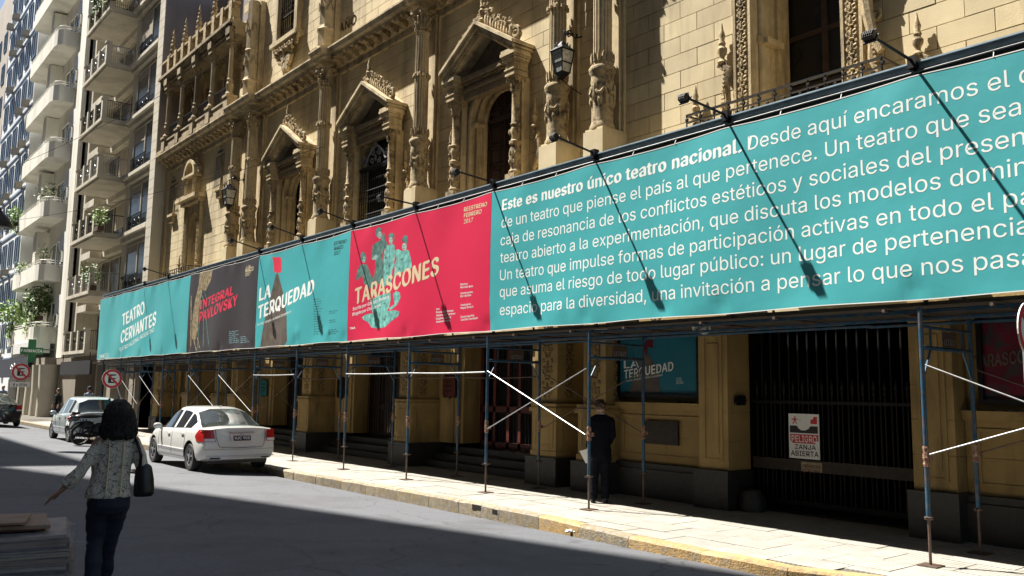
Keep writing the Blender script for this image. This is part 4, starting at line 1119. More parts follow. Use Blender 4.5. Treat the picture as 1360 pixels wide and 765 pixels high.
for i, y in enumerate(FY):
    for x in (XF, XR): post(x, y)
    f = MB()
    f.bar((XF, y, 2.42), (XR, y, 2.42), .026, 8); f.bar((XF, y, 2.66), (XR, y, 2.66), .019, 8)
    for t in (.18, .82): f.bar((XF+(XR-XF)*t, y, 2.42), (XF+(XR-XF)*t, y, 2.66), .014, 6)
    f.bar((XF, y, 2.05), (XF+.23, y, 2.42), .014, 6); f.bar((XR, y, 2.05), (XR-.23, y, 2.42), .014, 6)
    o = f.build('ladder_frame', 'blue_steel', sc, smooth=True)
    p = MB(); xm = XF+(XR-XF)*.55; p.box(xm-.17, xm+.17, y-.006, y+.006, 2.45, 2.63); q = p.build('name_plate', 'rust_steel', o)
    if i < 8:
        m = MB()
        text_into(m, 'UZKO', (xm-.14, 2.47), (.28, 0), (0, .07), lambda v, k: (v.x, y-.008-.0003*k, v.y), .05); m.build('lettering', 'galvanized', q)
def brace(p, q, r=.0092, m_='galvanized', n='brace', sag=0):
    b = MB()
    if sag: 
        P, Q = Vector(p), Vector(q); pts = [P.lerp(Q, k/8)-Vector((0, 0, sag*math.sin(math.pi*k/8))) for k in range(9)]; b.tube(pts, r, 6)
    else: b.bar(p, q, r, 6)
    return b.build(n, m_, sc, smooth=True)
for i, (a, b) in enumerate([(FY[k], FY[k+1]) for k in range(len(FY)-1)]):
    if b-a > 3: continue
    cross = (i in (1, 6, 7, 9, 10))
    if cross:
        for x, mt in ((XF-.04, 'galvanized'), (XR+.04, 'rust_steel')):
            rr = .0092 if i == 1 else .008
            brace((x, b-.05, 2.22), (x, a+.05, 1.18), rr, m_=mt); brace((x+.02, b-.05, 1.16), (x+.02, a+.05, 2.24), rr, m_=mt if i == 1 else 'rust_steel')
    if i in (2, 3, 5):
        brace((XF-.05, a+.02, 2.2), (XF-.05, b-.05, 2.2), .015, sag=.012); brace((XR, a, 2.15), (XR, b, 2.15), .012, 'rust_steel', sag=.03)
brace((XF-.04, 4.53, 2.22), (XF-.04, 1.9, 1.18)); brace((XF-.02, 4.53, 1.22), (XF-.02, 1.9, 2.1)); brace((XR+.04, 4.53, 2.2), (XR+.04, 1.9, 1.2), m_='rust_steel'); brace((XR+.04, 4.53, 1.2), (XR+.04, 1.9, 2.1), m_='rust_steel')
post(XF, 1.89); post(XR, 1.89)
for x, z, r in ((XF+.07, 2.84, .024), (XF+.05, 2.74, .02), (XR+.04, 2.80, .024), (10.45, 2.80, .02)):
    b = MB(); 
    y = .5
    while y < 40.3: b.bar((x, y, z+random.uniform(-.01, .01)), (x, min(y+5.4, 40.4), z+random.uniform(-.01, .01)), r, 6); y += 5.38
    b.build('ledger_tube', 'blue_steel', sc, smooth=True)
y = .4; k = 0
while y < 40:
    for i in range(5):
        b = MB(); x = XF+.06+i*.285; b.box(x, x+.281, y+random.uniform(0, .004), y+2.686, 2.905, 2.945+random.uniform(0, .01)); b.build('deck_board', 'deck_board', sc)
    if k in (0, 1, 2, 3, 4, 5, 6, 7, 8, 9, 10, 11, 12, 13, 14):
        b = MB(); b.box(XF+.06+5*.285, 11.46, y, y+2.688, 2.90, 2.93); b.build('deck_board', 'deck_board', sc)
    for yy in (y+.7, y+1.9):
        b = MB(); b.bar((XF-.05, yy, 2.86), (XR+.1, yy, 2.86), .022, 6); b.build('transom', 'rust_steel', sc)
    y += 2.69; k += 1
b = MB(); ys = [.4+.45*k for k in range(89)]; vs = []  # added sheet between deck and facade, keeps the sun off the lower wall
for yv in ys:
    for xv in (11.40, 11.7, 12.0, 12.25): vs.append((xv, yv, 3.0+.02*math.sin(yv*3+xv*5)+(.05 if xv > 12.2 else 0)))
b.add(vs, [(r_*4+c, r_*4+c+1, (r_+1)*4+c+1, (r_+1)*4+c) for r_ in range(len(ys)-1) for c in range(3)]); b.build('sun_block_sheet', 'deck_board', sc)
# banner carrying structure above the deck
b = MB(); AY = [1.8]+[4.53, 7.2, 9.85, 12.56, 15.26, 18.0, 20.72, 23.45, 26.1, 28.8, 31.5, 34.3, 37.0, 39.6]
b.box(9.84, 9.90, .5, 40.45, 5.705, 5.765); b.box(9.79, 9.89, .5, 40.45, 5.77, 5.79)
b.build('top_rail', 'beam_steel', sc)
b = MB(); b.bar((9.80, .5, 5.66), (9.80, 40.45, 5.66), .012, 6); b.bar((9.80, .5, 3.02), (9.80, 40.45, 3.02), .02, 6); b.build('tie_tube', 'galvanized', sc)
b = MB(); b.box(9.91, 9.93, .5, 40.45, 5.3, 5.70); b.build('dark_gap_sheet', 'sign_black', sc)  # black sheet put in for the shaded gap between banner and rail
for y in AY:
    b = MB(); b.bar((9.86, y, 2.9), (9.86, y, 5.80), .028, 8); b.bar((9.86, y, 5.6), (10.9, y, 2.95), .02, 6)
    b.build('upright', 'iron', sc)
for y in AY:
    for yy in (y-.9, y+.9):
        b = MB(); b.tube([(9.745, yy, 5.57), (9.79, yy+.01, 5.64), (9.775, yy+.015, 5.67)], .005, 4); b.build('tie_cord', 'paper', sc)
# lamp arms
ARMS = [(968, 155, 905, 130), (793, 208, 733, 182), (656, 243, 610, 226), (1217, 90, 1150, 48), (553, 265, 519, 257), (468, 291, 416, 283), (403, 311, 352, 304), (345, 328, 297, 320), (190, 375, 160, 370), (226, 361, 190, 357)]
LBL = ['over the words teatro nacional', 'beside the big wall lantern', 'above the seam of the red and long teal banners', 'rightmost and largest, before the balcony railing',
       'over the middle of the red banner', 'at the seam between LA TERQUEDAD and the red banner', 'over the middle of the LA TERQUEDAD banner', 'at the left edge of the LA TERQUEDAD banner', 'leftmost, over the TEATRO CERVANTES banner', 'second from the left, over the TEATRO CERVANTES banner']
for i, (bx_, by_, tx, ty) in enumerate(ARMS):
    B = at(bx_, by_, 9.80); T = at(tx, ty, 9.0)
    B.y = min(AY, key=lambda q: abs(q-B.y)) if abs(min(AY, key=lambda q: abs(q-B.y))-B.y) < .35 else B.y
    B.z = 5.80; T.y = B.y+.10; T.z = min(max(T.z, 5.86), 6.0)
    t = thing('flood_lamp', 'black floodlight on a thin arm, '+LBL[i], 'floodlight', B, group='floodlight arms along the banner top')
    a = MB(); a.bar(B, T, .018, 8); a.build('arm', 'iron', t, smooth=True)
    a = MB(); a.box(B.x-.05, B.x+.06, B.y-.05, B.y+.05, B.z-.09, B.z+.06); a.build('clamp', 'iron', t)
    rot = Matrix.Rotation(R(38), 3, 'Y')
    h = MB(); c = T+Vector((-.02, 0, -.02)); h.cbox(c, (.036, .062, .05), rot); h.cbox(c+rot @ Vector((.045, 0, 0)), (.010, .078, .065), rot)
    for q_ in range(5): h.cbox(c+rot @ Vector((-.042, -.05+q_*.025, 0)), (.012, .004, .042), rot)
    o = h.build('lamp_housing', 'iron', t)
    h = MB(); h.cbox(c+rot @ Vector((.057, 0, 0)), (.003, .07, .058), rot); h.build('lens', 'lamp_glass', t)
    h = MB(); h.tube([c+Vector((0, -.09, -.02)), c+Vector((-.01, -.09, .05)), c+Vector((-.01, .09, .05)), c+Vector((0, .09, -.02))], .007, 5); h.build('yoke', 'iron', t)

# ================================================================== BANNERS
XB = 9.75; ZB, ZT = 2.96, 5.60
dents = [(4.6+2.69*k+random.uniform(-.1, .1), 3.06+random.uniform(0, .03), .022) for k in range(13)] + [(10.6, 3.25, -.012), (8.35, 3.12, .02), (6.0, 3.55, -.010), (20.6, 3.3, -.02), (19.0, 3.2, -.02)]
def bx(y, z):
    v = XB + .020*math.sin(y*2*math.pi/2.69)*max(0, (5.6-z)/2.6)**.6*max(0, min(1, (z-2.96)/.5))**.5 + .007*math.sin((y+z*.6)*4.6)*math.exp(-((z-ZT)/.5)**2)*abs(math.sin((y-4.53)*math.pi/2.69)) + .006*math.sin(y*1.1+z*2.1) + .004*noise.noise(Vector((y*.9, z*.8, 3)))
    v += .004*math.sin(y*7+z*2)*math.exp(-((z-ZT)/.25)**2) + .004*math.sin(y*6.1)*math.exp(-((z-ZB)/.2)**2)
    for a, b_, s in dents:
        d = ((y-a)**2+(z-b_)**2)
        if d < .25: v += s*math.exp(-d/.012)
    return v
def ztop(y): return ZT - .035*abs(math.sin((y-4.53)*math.pi/2.69)) 
def zbot(y): return ZB + .018*math.sin((y-4.53)*math.pi/2.69)**2
def bplace(q, k=0, lift=.0015): return (bx(q.x, q.y)-lift-.00015*k, q.x, q.y)
def banner(name, label, y0, y1, mname):
    ny = max(6, int((y1-y0)/.09)); nz = 30; mb = MB()
    vs = []; 
    for sgn in (0, 1):
        for j in range(nz+1):
            for i in range(ny+1):
                y = y0+(y1-y0)*i/ny; z = zbot(y)+(ztop(y)-zbot(y))*j/nz; vs.append((bx(y, z)+.005*sgn, y, z))
    fs = []; n = ny+1; o2 = (nz+1)*n
    for j in range(nz):
        for i in range(ny):
            a = j*n+i; fs.append((a, a+n, a+n+1, a+1)); fs.append((o2+a, o2+a+1, o2+a+n+1, o2+a+n))
    for i in range(ny): fs.append((i, i+1, o2+i+1, o2+i)); a = nz*n+i; fs.append((a, o2+a, o2+a+1, a+1))
    for j in range(nz): a = j*n; fs.append((a, o2+a, o2+a+n, a+n)); a = j*n+ny; fs.append((a, a+n, o2+a+n, o2+a))
    mb.add(vs, fs)
    t = thing(name, label, 'banner', (XB, (y0+y1)/2, (ZB+ZT)/2))
    mb.build('cloth', mname, t, smooth=True, angle=80)
    h = MB()      # pale hem along the top and bottom edges
    for zf, dz in ((ztop, -.012), (zbot, .012)):
        for i in range(ny):
            ya = y0+(y1-y0)*i/ny; yb = y0+(y1-y0)*(i+1)/ny; za, zb_ = zf(ya), zf(yb)
            h.add([(bx(ya, za)-.003, ya, za-.006), (bx(yb, zb_)-.003, yb, zb_-.006), (bx(yb, zb_)-.003, yb, zb_+.006), (bx(ya, za)-.003, ya, za+.006)], [(0, 1, 2, 3)])
    h.build('hem', 'sign_white', t)
    return t
def B2(px, py): v = at(px, py, XB); return Vector((v.y, v.z))
def btext(mb, body, bl, br, tl, bold=0, off=0):
    O, E, T = B2(*bl), B2(*br), B2(*tl); text_into(mb, body, O, E-O, T-O, bplace, bold, off)
def bpoly(mb, pts, lift=.004):
    lift = .0006+(lift-.004)*.3
    """flat print shape, cut into small pieces so that it follows the cloth"""
    P = [B2(*p) for p in pts]; y0 = min(p.x for p in P); y1 = max(p.x for p in P); z0 = min(p.y for p in P); z1 = max(p.y for p in P)
    bm = bmesh.new(); f = bm.faces.new([bm.verts.new((p.x, p.y, 0)) for p in P]); bmesh.ops.triangulate(bm, faces=[f])
    st = .18
    y = y0+st
    while y < y1: bmesh.ops.bisect_plane(bm, geom=bm.verts[:]+bm.edges[:]+bm.faces[:], plane_co=(y, 0, 0), plane_no=(1, 0, 0)); y += st
    z = z0+st
    while z < z1: bmesh.ops.bisect_plane(bm, geom=bm.verts[:]+bm.edges[:]+bm.faces[:], plane_co=(0, z, 0), plane_no=(0, 1, 0)); z += st
    bm.verts.index_update()
    mb.add([bplace(Vector((v.co.x, v.co.y)), 0, lift) for v in bm.verts], [tuple(v.index for v in f.verts) for f in bm.faces]); bm.free()
SE = [40.44, 29.0, 23.35, 17.98, 12.54, 1.2]
# 1 TEATRO CERVANTES
t = banner('banner', 'teal banner reading TEATRO CERVANTES at the far left end of the scaffold', SE[1]+.01, SE[0], 'teal_cloth')
m = MB()
btext(m, 'TEATRO', (163, 433), (192, 416), (163, 418), .07, .015); btext(m, 'CERVANTES', (161, 456), (206, 431), (162, 440), .07, .015)
btext(m, 'TEATRO NACIONAL ARGENTINO', (159, 468), (204, 440), (159, 463)); btext(m, 'TNA', (132, 477), (138, 475), (133, 472), .05); 
for k in range(3): btext(m, ('Ministerio', 'de Cultura', 'Presidencia')[k], (139, 471+2.5*k), (145, 470+2.5*k), (139, 469.5+2.5*k))
m.build('lettering', 'ink_white', t)
# 2 INTEGRAL PAVLOVSKY
t = banner('banner', 'dark grey banner reading INTEGRAL PAVLOVSKY in red', SE[2]+.01, SE[1]-.01, 'black_cloth')
m = MB(); btext(m, 'INTEGRAL', (265, 411), (309, 391), (266, 400), .06, .012); btext(m, 'PAVLOVSKY', (264, 428), (314, 405), (265, 415), .06, .012); m.build('red_lettering', 'ink_red', t)
m = MB(); btext(m, '6 de', (327, 357), (333, 355), (327, 353)); btext(m, 'MARZO', (326, 362), (337, 359), (326, 357), .04); btext(m, '2017', (326, 367), (333, 365), (326, 363), .04); m.build('date_lettering', 'ink_cream', t)
m = MB()
def lines(mb, x0, x1, y0, dy, n, h=1.4, sl=-.12):
    """credits far too small to read from the street: short word-long dashes"""
    for k in range(n):
        x = x0; end = x0+(x1-x0)*random.uniform(.55, 1)
        while x < end:
            w = min(random.uniform(2.0, 4.5), end-x); ya = y0+dy*k+sl*(x-x0)
            bpoly(mb, [(x, ya), (x+w, ya+sl*w), (x+w, ya+sl*w-h*.5), (x, ya-h*.5)], .005); x += w+.8
lines(m, 304, 318, 441, 2.5, 7); lines(m, 319, 331, 448, 2.5, 4); m.build('credits_print', 'ink_blue', t)
m = MB(); bpoly(m, [(266, 362), (271, 360), (268, 390), (264, 410), (262, 440), (259, 452), (255, 450), (256, 420), (260, 395), (264, 380)])
bpoly(m, [(271, 360), (283, 357), (280, 372), (273, 386), (267, 384), (273, 372)], .0045)
for a, b in (((254, 393), (253, 460)), ((257, 452), (260, 466)), ((261, 448), (264, 462))): bpoly(m, [a, (a[0]+1.2, a[1]), (b[0]+1.2, b[1]), b], .005)
m.build('figure_print', 'ink_bone', t)
m = MB()
for a, b in (((266, 395), (261, 465)), ((269, 395), (269, 460)), ((271, 412), (277, 460)), ((266, 388), (270, 400)), ((270, 385), (274, 400))): bpoly(m, [a, (a[0]+.9, a[1]), (b[0]+.9, b[1]), b], .0055)
m.build('stand_print', 'ink_teal_grey', t)
# 3 LA TERQUEDAD
t = banner('banner', 'teal banner reading LA TERQUEDAD with a red goat on a brown rock', SE[3]+.005, SE[2]-.01, 'teal_cloth')
m = MB(); bpoly(m, [(345, 464), (350, 430), (366, 364), (369, 363), (376, 390), (381, 420), (382, 459)]); m.build('rock_print', 'ink_brown', t)
m = MB(); bpoly(m, [(363, 346), (362, 341), (366, 342), (372, 341), (374, 346), (374, 358), (372.5, 362), (371.5, 356), (370, 362), (368, 363), (367, 354), (365, 352), (365.5, 361), (364, 362), (363.5, 352)]); m.build('goat_print', 'ink_red', t)
m = MB(); btext(m, 'LA', (345, 399.5), (358.5, 394.5), (346, 383), .07, .015); btext(m, 'TERQUEDAD', (343, 424), (416, 389.5), (344, 407), .07, .015)
btext(m, 'Escrita y dirigida por Rafael Spregelburd', (342, 433), (387, 415), (342, 430)); m.build('lettering', 'ink_white', t)
m = MB()
for k, s_ in enumerate(('ESTRENO', 'MARZO', '2017')): btext(m, s_, (443.5, 326+6.6*k), (443.5+(16.5, 12.5, 8)[k], 326+6.6*k-(3.6, 2.7, 1.8)[k]), (444, 321.3+6.6*k), .04)
lines(m, 416, 428, 398, 3.3, 15, 1.5, -.1); lines(m, 437, 452, 414, 2.6, 2, 1.5, -.1); lines(m, 437, 450, 426, 2.6, 2, 1.5, -.1); lines(m, 436, 451, 439, 2.6, 3, 1.5, -.1)
m.build('date_lettering', 'ink_black', t)
# 4 TARASCONES
t = banner('banner', 'crimson banner reading TARASCONES with four teal figures in a tea cup', SE[4]+.005, SE[3]-.005, 'red_cloth')
def P4(x, y): return (450+x/3.477, 240+y/3.477)
def P5(x, y): return (462+x/4.78, 290+y/4.78)
def pp5(mb, pts, l): bpoly(mb, [P5(*p) for p in pts], l)
m = MB()
pp5(m, ((85, 628), (110, 610), (160, 600), (240, 590), (300, 583), (334, 592), (325, 620), (280, 650), (235, 690), (185, 700), (145, 692), (125, 660), (98, 645)), .004)
pp5(m, ((138, 520), (190, 490), (270, 470), (272, 520), (262, 560), (240, 600), (200, 622), (165, 620), (148, 590)), .0045)
pp5(m, ((285, 480), (310, 462), (332, 470), (338, 500), (320, 545), (285, 575), (262, 582), (264, 568), (298, 545), (318, 505), (318, 482), (300, 480), (290, 495)), .0047)
pp5(m, ((300, 205), (320, 195), (338, 205), (358, 208), (372, 198), (388, 205), (400, 250), (408, 305), (400, 322), (386, 318), (384, 290), (376, 268), (372, 320), (330, 360), (290, 375), (298, 320), (292, 300), (308, 265), (302, 235)), .0048)
pp5(m, ((232, 190), (250, 172), (262, 168), (284, 160), (298, 175), (300, 225), (292, 300), (282, 330), (275, 400), (222, 440), (224, 330), (226, 240)), .0050)
m.build('cup_and_figures_print', 'ink_teal_mid', t)
m = MB()
pp5(m, ((158, 170), (175, 158), (186, 150), (205, 140), (222, 135), (218, 108), (222, 88), (232, 96), (236, 128), (250, 160), (244, 182), (228, 168), (222, 200), (216, 245), (226, 300), (222, 400), (190, 420), (160, 380), (175, 300), (170, 262), (150, 262), (152, 215)), .0052)
m.build('figure_print', 'ink_teal_grey', t); m = MB()
pp5(m, ((60, 340), (76, 300), (92, 290), (118, 292), (128, 310), (140, 350), (165, 390), (172, 430), (120, 450), (100, 410), (90, 360), (72, 385), (50, 392), (56, 370)), .0053)
m.build('figure_print', 'ink_teal_grey', t); m = MB()
pp5(m, ((178, 105), (182, 70), (198, 54), (213, 64), (214, 82), (200, 84), (190, 95), (186, 118)), .0060)
pp5(m, ((254, 122), (262, 100), (280, 90), (296, 104), (297, 140), (286, 160), (288, 125), (270, 118)), .0060)
pp5(m, ((346, 150), (348, 125), (364, 106), (380, 112), (382, 140), (374, 165), (362, 150)), .0060)
pp5(m, ((84, 268), (82, 230), (94, 212), (110, 222), (118, 250), (114, 282), (100, 235), (90, 240)), .0060)
for (x, y) in ((240, 250), (262, 300), (248, 350), (345, 260), (330, 320), (180, 640), (230, 640), (200, 560), (230, 540), (170, 550)): pp5(m, [(x+random.uniform(5, 12)*math.cos(a), y+random.uniform(4, 10)*math.sin(a)) for a in [q*math.pi/4 for q in range(8)]], .0062)
for (x0, y0, x1, y1) in ((262, 185, 256, 400), (300, 300, 340, 330), (232, 220, 240, 300), (100, 660, 330, 600)): pp5(m, ((x0, y0), (x0+4, y0), (x1+4, y1), (x1, y1)), .0063)
m.build('shaded_figures_print', 'ink_teal_grey', t)
m = MB()
for (x, y, rx, ry) in ((201, 104, 13, 24), (272, 140, 12, 22), (360, 180, 15, 24), (101, 260, 11, 22)): pp5(m, [(x+rx*math.cos(a), y+ry*math.sin(a)) for a in [q*math.pi/6 for q in range(12)]], .0058)
pp5(m, ((150, 262), (175, 228), (190, 240), (178, 262)), .0058)
m.build('faces_print', 'ink_teal_light', t)
m = MB()
for (x, y, rx, ry) in ((201, 104, 13, 24), (272, 140, 12, 22), (360, 180, 15, 24), (101, 260, 11, 22)):
    for dx, dy, w, h in ((-5, -5, 3, 2.4), (5, -6, 3, 2.4), (0, 11, 5, 2.2)): pp5(m, ((x+dx-w, y+dy-h), (x+dx+w, y+dy-h), (x+dx+w, y+dy+h), (x+dx-w, y+dy+h)), .0066)
m.build('features_print', 'ink_teal_grey', t)
m = MB(); btext(m, 'TARASCONES', P4(75, 571), P4(457, 432), P4(78, 500), .06, .012)
for k, (s_, w) in enumerate((('REESTRENO', 108), ('FEBRERO', 83), ('2017', 43))): btext(m, s_, P4(577, 143+28*k), P4(577+w, 143+28*k-w*.24), P4(578, 124+28*k), .04)
m.build('cream_lettering', 'ink_cream', t)
m = MB(); btext(m, 'Escrita por Gonzalo Demaría', P4(66, 600), P4(230, 541), P4(67, 586), .03); btext(m, 'Dirigida por Ciro Zorzoli', P4(64, 625), P4(190, 580), P4(65, 611), .03)
def credit(rows, x, y, dy, w=None):
    for k, s_ in enumerate(rows):
        if s_: ww = len(s_)*5.0; btext(m, s_, P4(x, y+dy*k), P4(x+ww, y+dy*k-ww*.11), P4(x, y+dy*k-9), .03)
credit(['Con', 'Paola Barrientos', 'Alejandra Flechner', 'Eugenia Guerty', 'Susana Pampín'], 448, 598, 14.5)
credit(['Música:', 'Marcelo Katz', '', 'Iluminación:', 'Eli Sirlin', '', '', 'Vestuario:', 'Magda Banach', '', '', 'Escenografía:', 'Cecilia Zuvialde'], 563, 484, 13.6)
btext(m, 'TNA', P4(52, 688), P4(76, 684), P4(52, 678), .04); m.build('white_lettering', 'ink_white', t)
# 5 manifesto
t = banner('banner', 'very long teal banner of white text starting Este es nuestro unico teatro nacional', SE[5], SE[4]-.005, 'teal_cloth')
m = MB()
def Z4(x, y): return (640+x/1.889, 40+y/1.889)
BASE = [5.195, 4.862, 4.530, 4.205, 3.880, 3.570, 3.235]
def row(k, s_, ya, yb, bold=0, off=.004):
    m = MB(); text_into(m, s_, (ya, BASE[k]), (yb-ya, 0), (0, .195), bplace, bold, off); m.build('text_line', 'ink_white', t)
def yy4(x, y): return B2(*Z4(x, y)).x
row(0, 'Este es nuestro único teatro nacional.', yy4(52, 452), yy4(651, 304), .07, .012)
row(0, 'Desde aquí encaramos el d', yy4(668, 300), yy4(1385, 148))
row(1, 'de un teatro que piense el país al que pertenece.', yy4(50, 495), yy4(840, 322)); row(1, 'Un teatro que sea', yy4(862, 318), yy4(1352, 210))
row(2, 'caja de resonancia de los conflictos estéticos y sociales del presen', yy4(48, 541), yy4(1362, 282))
row(3, 'teatro abierto a la experimentación, que discuta los modelos domin', yy4(47, 583), yy4(1368, 355))
row(4, 'Un teatro que impulse formas de participación activas en todo el pa', yy4(46, 625), yy4(1383, 430))
row(5, 'que asuma el riesgo de todo lugar público: un lugar de pertenencia', yy4(45, 668), yy4(1374, 513))
row(6, 'espacio para la diversidad, una invitación a pensar lo que nos pasa', yy4(45, 712), yy4(1388, 592))
# torn plastic hanging under the deck
for i, (px, py, s_) in enumerate(((798, 436, .22), (905, 424, .2), (930, 432, .25), (872, 425, .16))):
    v = at(px, py, 10.2+.15*i); g = MB(); pts = []
    for k in range(7): pts.append((v.x+random.uniform(-.02, .02), v.y+s_*1.5*(k/6-.5), v.z+random.uniform(-.02, .03)))
    low = [(p[0]+random.uniform(-.04, .04), p[1]+random.uniform(-.03, .03), p[2]-random.uniform(.03, s_*.6)) for p in pts]
    g.add(pts+low, [(k, k+1, k+8, k+7) for k in range(6)])
    tag(g.build('plastic_scrap', 'paper', None), 'torn white plastic caught under the walkway boards, '+('above the suited man', 'over the gate pillar', 'beside the gate pillar top', 'over the framed poster')[i], 'plastic scrap')

# ================================================================== WALL LANTERNS
def lantern(label, x, y, z, s=1.0):
    t = thing('wall_lantern', label, 'lantern', (x, y, z))
    f = MB(); w0, w1 = .13*s, .20*s; zb, zt = z-.36*s, z+.20*s
    cs = [(1, 1), (-1, 1), (-1, -1), (1, -1)]
    for a, b in cs: f.bar((x+a*w0, y+b*w0, zb), (x+a*w1, y+b*w1, zt), .016*s, 5)
    for w, zz in ((w0, zb), (w1, zt), (w0*.6+w1*.4, zb+.24*s)):
        for k in range(4): a, b = cs[k], cs[(k+1) % 4]; f.bar((x+a[0]*w, y+a[1]*w, zz), (x+b[0]*w, y+b[1]*w, zz), .014*s, 5)
    f.loft([[(x+a*w1*1.15, y+b*w1*1.15, zt) for a, b in cs], [(x+a*w1*.5, y+b*w1*.5, zt+.14*s) for a, b in cs], [(x+a*.03, y+b*.03, zt+.24*s) for a, b in cs]])
    f.loft([[(x+a*w0*1.1, y+b*w0*1.1, zb) for a, b in cs], [(x+a*.05, y+b*.05, zb-.1*s) for a, b in cs], [(x+a*.01, y+b*.01, zb-.18*s) for a, b in cs]])
    for k in range(8): t_ = k*math.pi/4; f.blob((x+math.cos(t_)*w1*.9, y+math.sin(t_)*w1*.9, zt+.12*s), (.02, .02, .06), 5, 3)
    f.build('frame', 'iron', t)
    g = MB(); g.loft([[(x+a*w0*.93, y+b*w0*.93, zb+.01) for a, b in cs], [(x+a*w1*.93, y+b*w1*.93, zt-.01) for a, b in cs]]); g.build('glass', 'lamp_glass', t)
    g = MB(); X1 = FX-.12
    g.tube([(x, y, zt+.24*s), (x, y, zt+.42*s), (x+.15, y-.02, zt+.52*s), (x+.32, y-.05, zt+.42*s), (X1, y-.08, zt+.5*s)], .018, 6)
    scroll(g, 0, 0, 0, .11*s, 1.4, 1, .02); n_ = len(g.v)
    g.tube([(x, y, zb-.15*s), (x+.2, y-.03, zb-.3*s), (X1, y-.08, zb-.42*s)], .012, 5)
    for k in range(4): g.blob((x+.05+.1*k, y-.02*k, zt+.5*s), (.03, .03, .05), 5, 3)
    g.v = [(v[0]+x+.18, v[1]+y, v[2]+zt+.5*s) if abs(v[0]) < .05 and abs(v[1]) < .2 and abs(v[2]) < .2 else v for v in g.v]
    g.build('bracket', 'iron', t, smooth=True)
lantern('large black iron lantern with milky panes hanging between the paired columns near the long banner', 11.7, 12.72, 8.80, .86)
lantern('small far black iron lantern beside the paired columns above the dark banner', 11.6, 30.9, 8.95, 1.0)
# ================================================================== APARTMENT BUILDINGS down the street
random.seed(21)
AX = 11.45
# --- 1: beige block with railed balconies
a1 = thing('apartment_building', 'beige apartment block with iron railed balconies joined to the theatre', 'building', (AX, 47, 0))
H1 = 28.5; FL = [6.45+2.97*k for k in range(-1, 8)]       # balcony floor levels
Y0, Y1 = 39.70, 55.2
m = MB(); m.box(13.2, 26, Y0, Y1, 0, H1); m.box(AX, 13.2, Y0, Y0+.8, 0, H1); m.box(AX+.45, 13.2, Y0+.8, 46.0, 3.0, H1)
m.box(AX+.1, 13.2, 53.0, Y1, 0, H1); m.box(AX+1.1, 13.2, 46, 53.0, 3, H1)
m.build('wall', 'apt_beige', a1)
m = MB(); m.box(AX+.02, 24, Y0-.012, Y0-.003, 12.3, H1); m.build('party_wall', 'party_wall', a1)
m = MB(); 
for k in range(1, 60): 
    m.box(AX-.012, AX-.002, Y0+.01, Y0+.79, .45*k+.01, .45*k+.44)
m.build('pier_blocks', 'apt_beige', a1); a1.children[-1]['kind'] = 'stuff'
def window(parent, x, ya, yb, z0, z1, frame='apt_beige_dark', glass='window_glass', n=2, sill=True, depth=.05):
    f = MB(); w = .07
    f.box(x-.05, x+.05, ya, yb, z1-w, z1); f.box(x-.05, x+.05, ya, yb, z0, z0+w)
    for k in range(n+1): yk = ya+(yb-ya-w)*k/n; f.box(x-.05, x+.05, yk, yk+w, z0, z1)
    if sill: f.box(x-.16, x+.02, ya-.1, yb+.1, z0-.1, z0-.003)
    o = f.build('window', frame, parent)
    g = MB(); g.box(x-.01, x+.01, ya+.01, yb-.01, z0+.01, z1-.01); g.build('pane', glass, o)
    return o
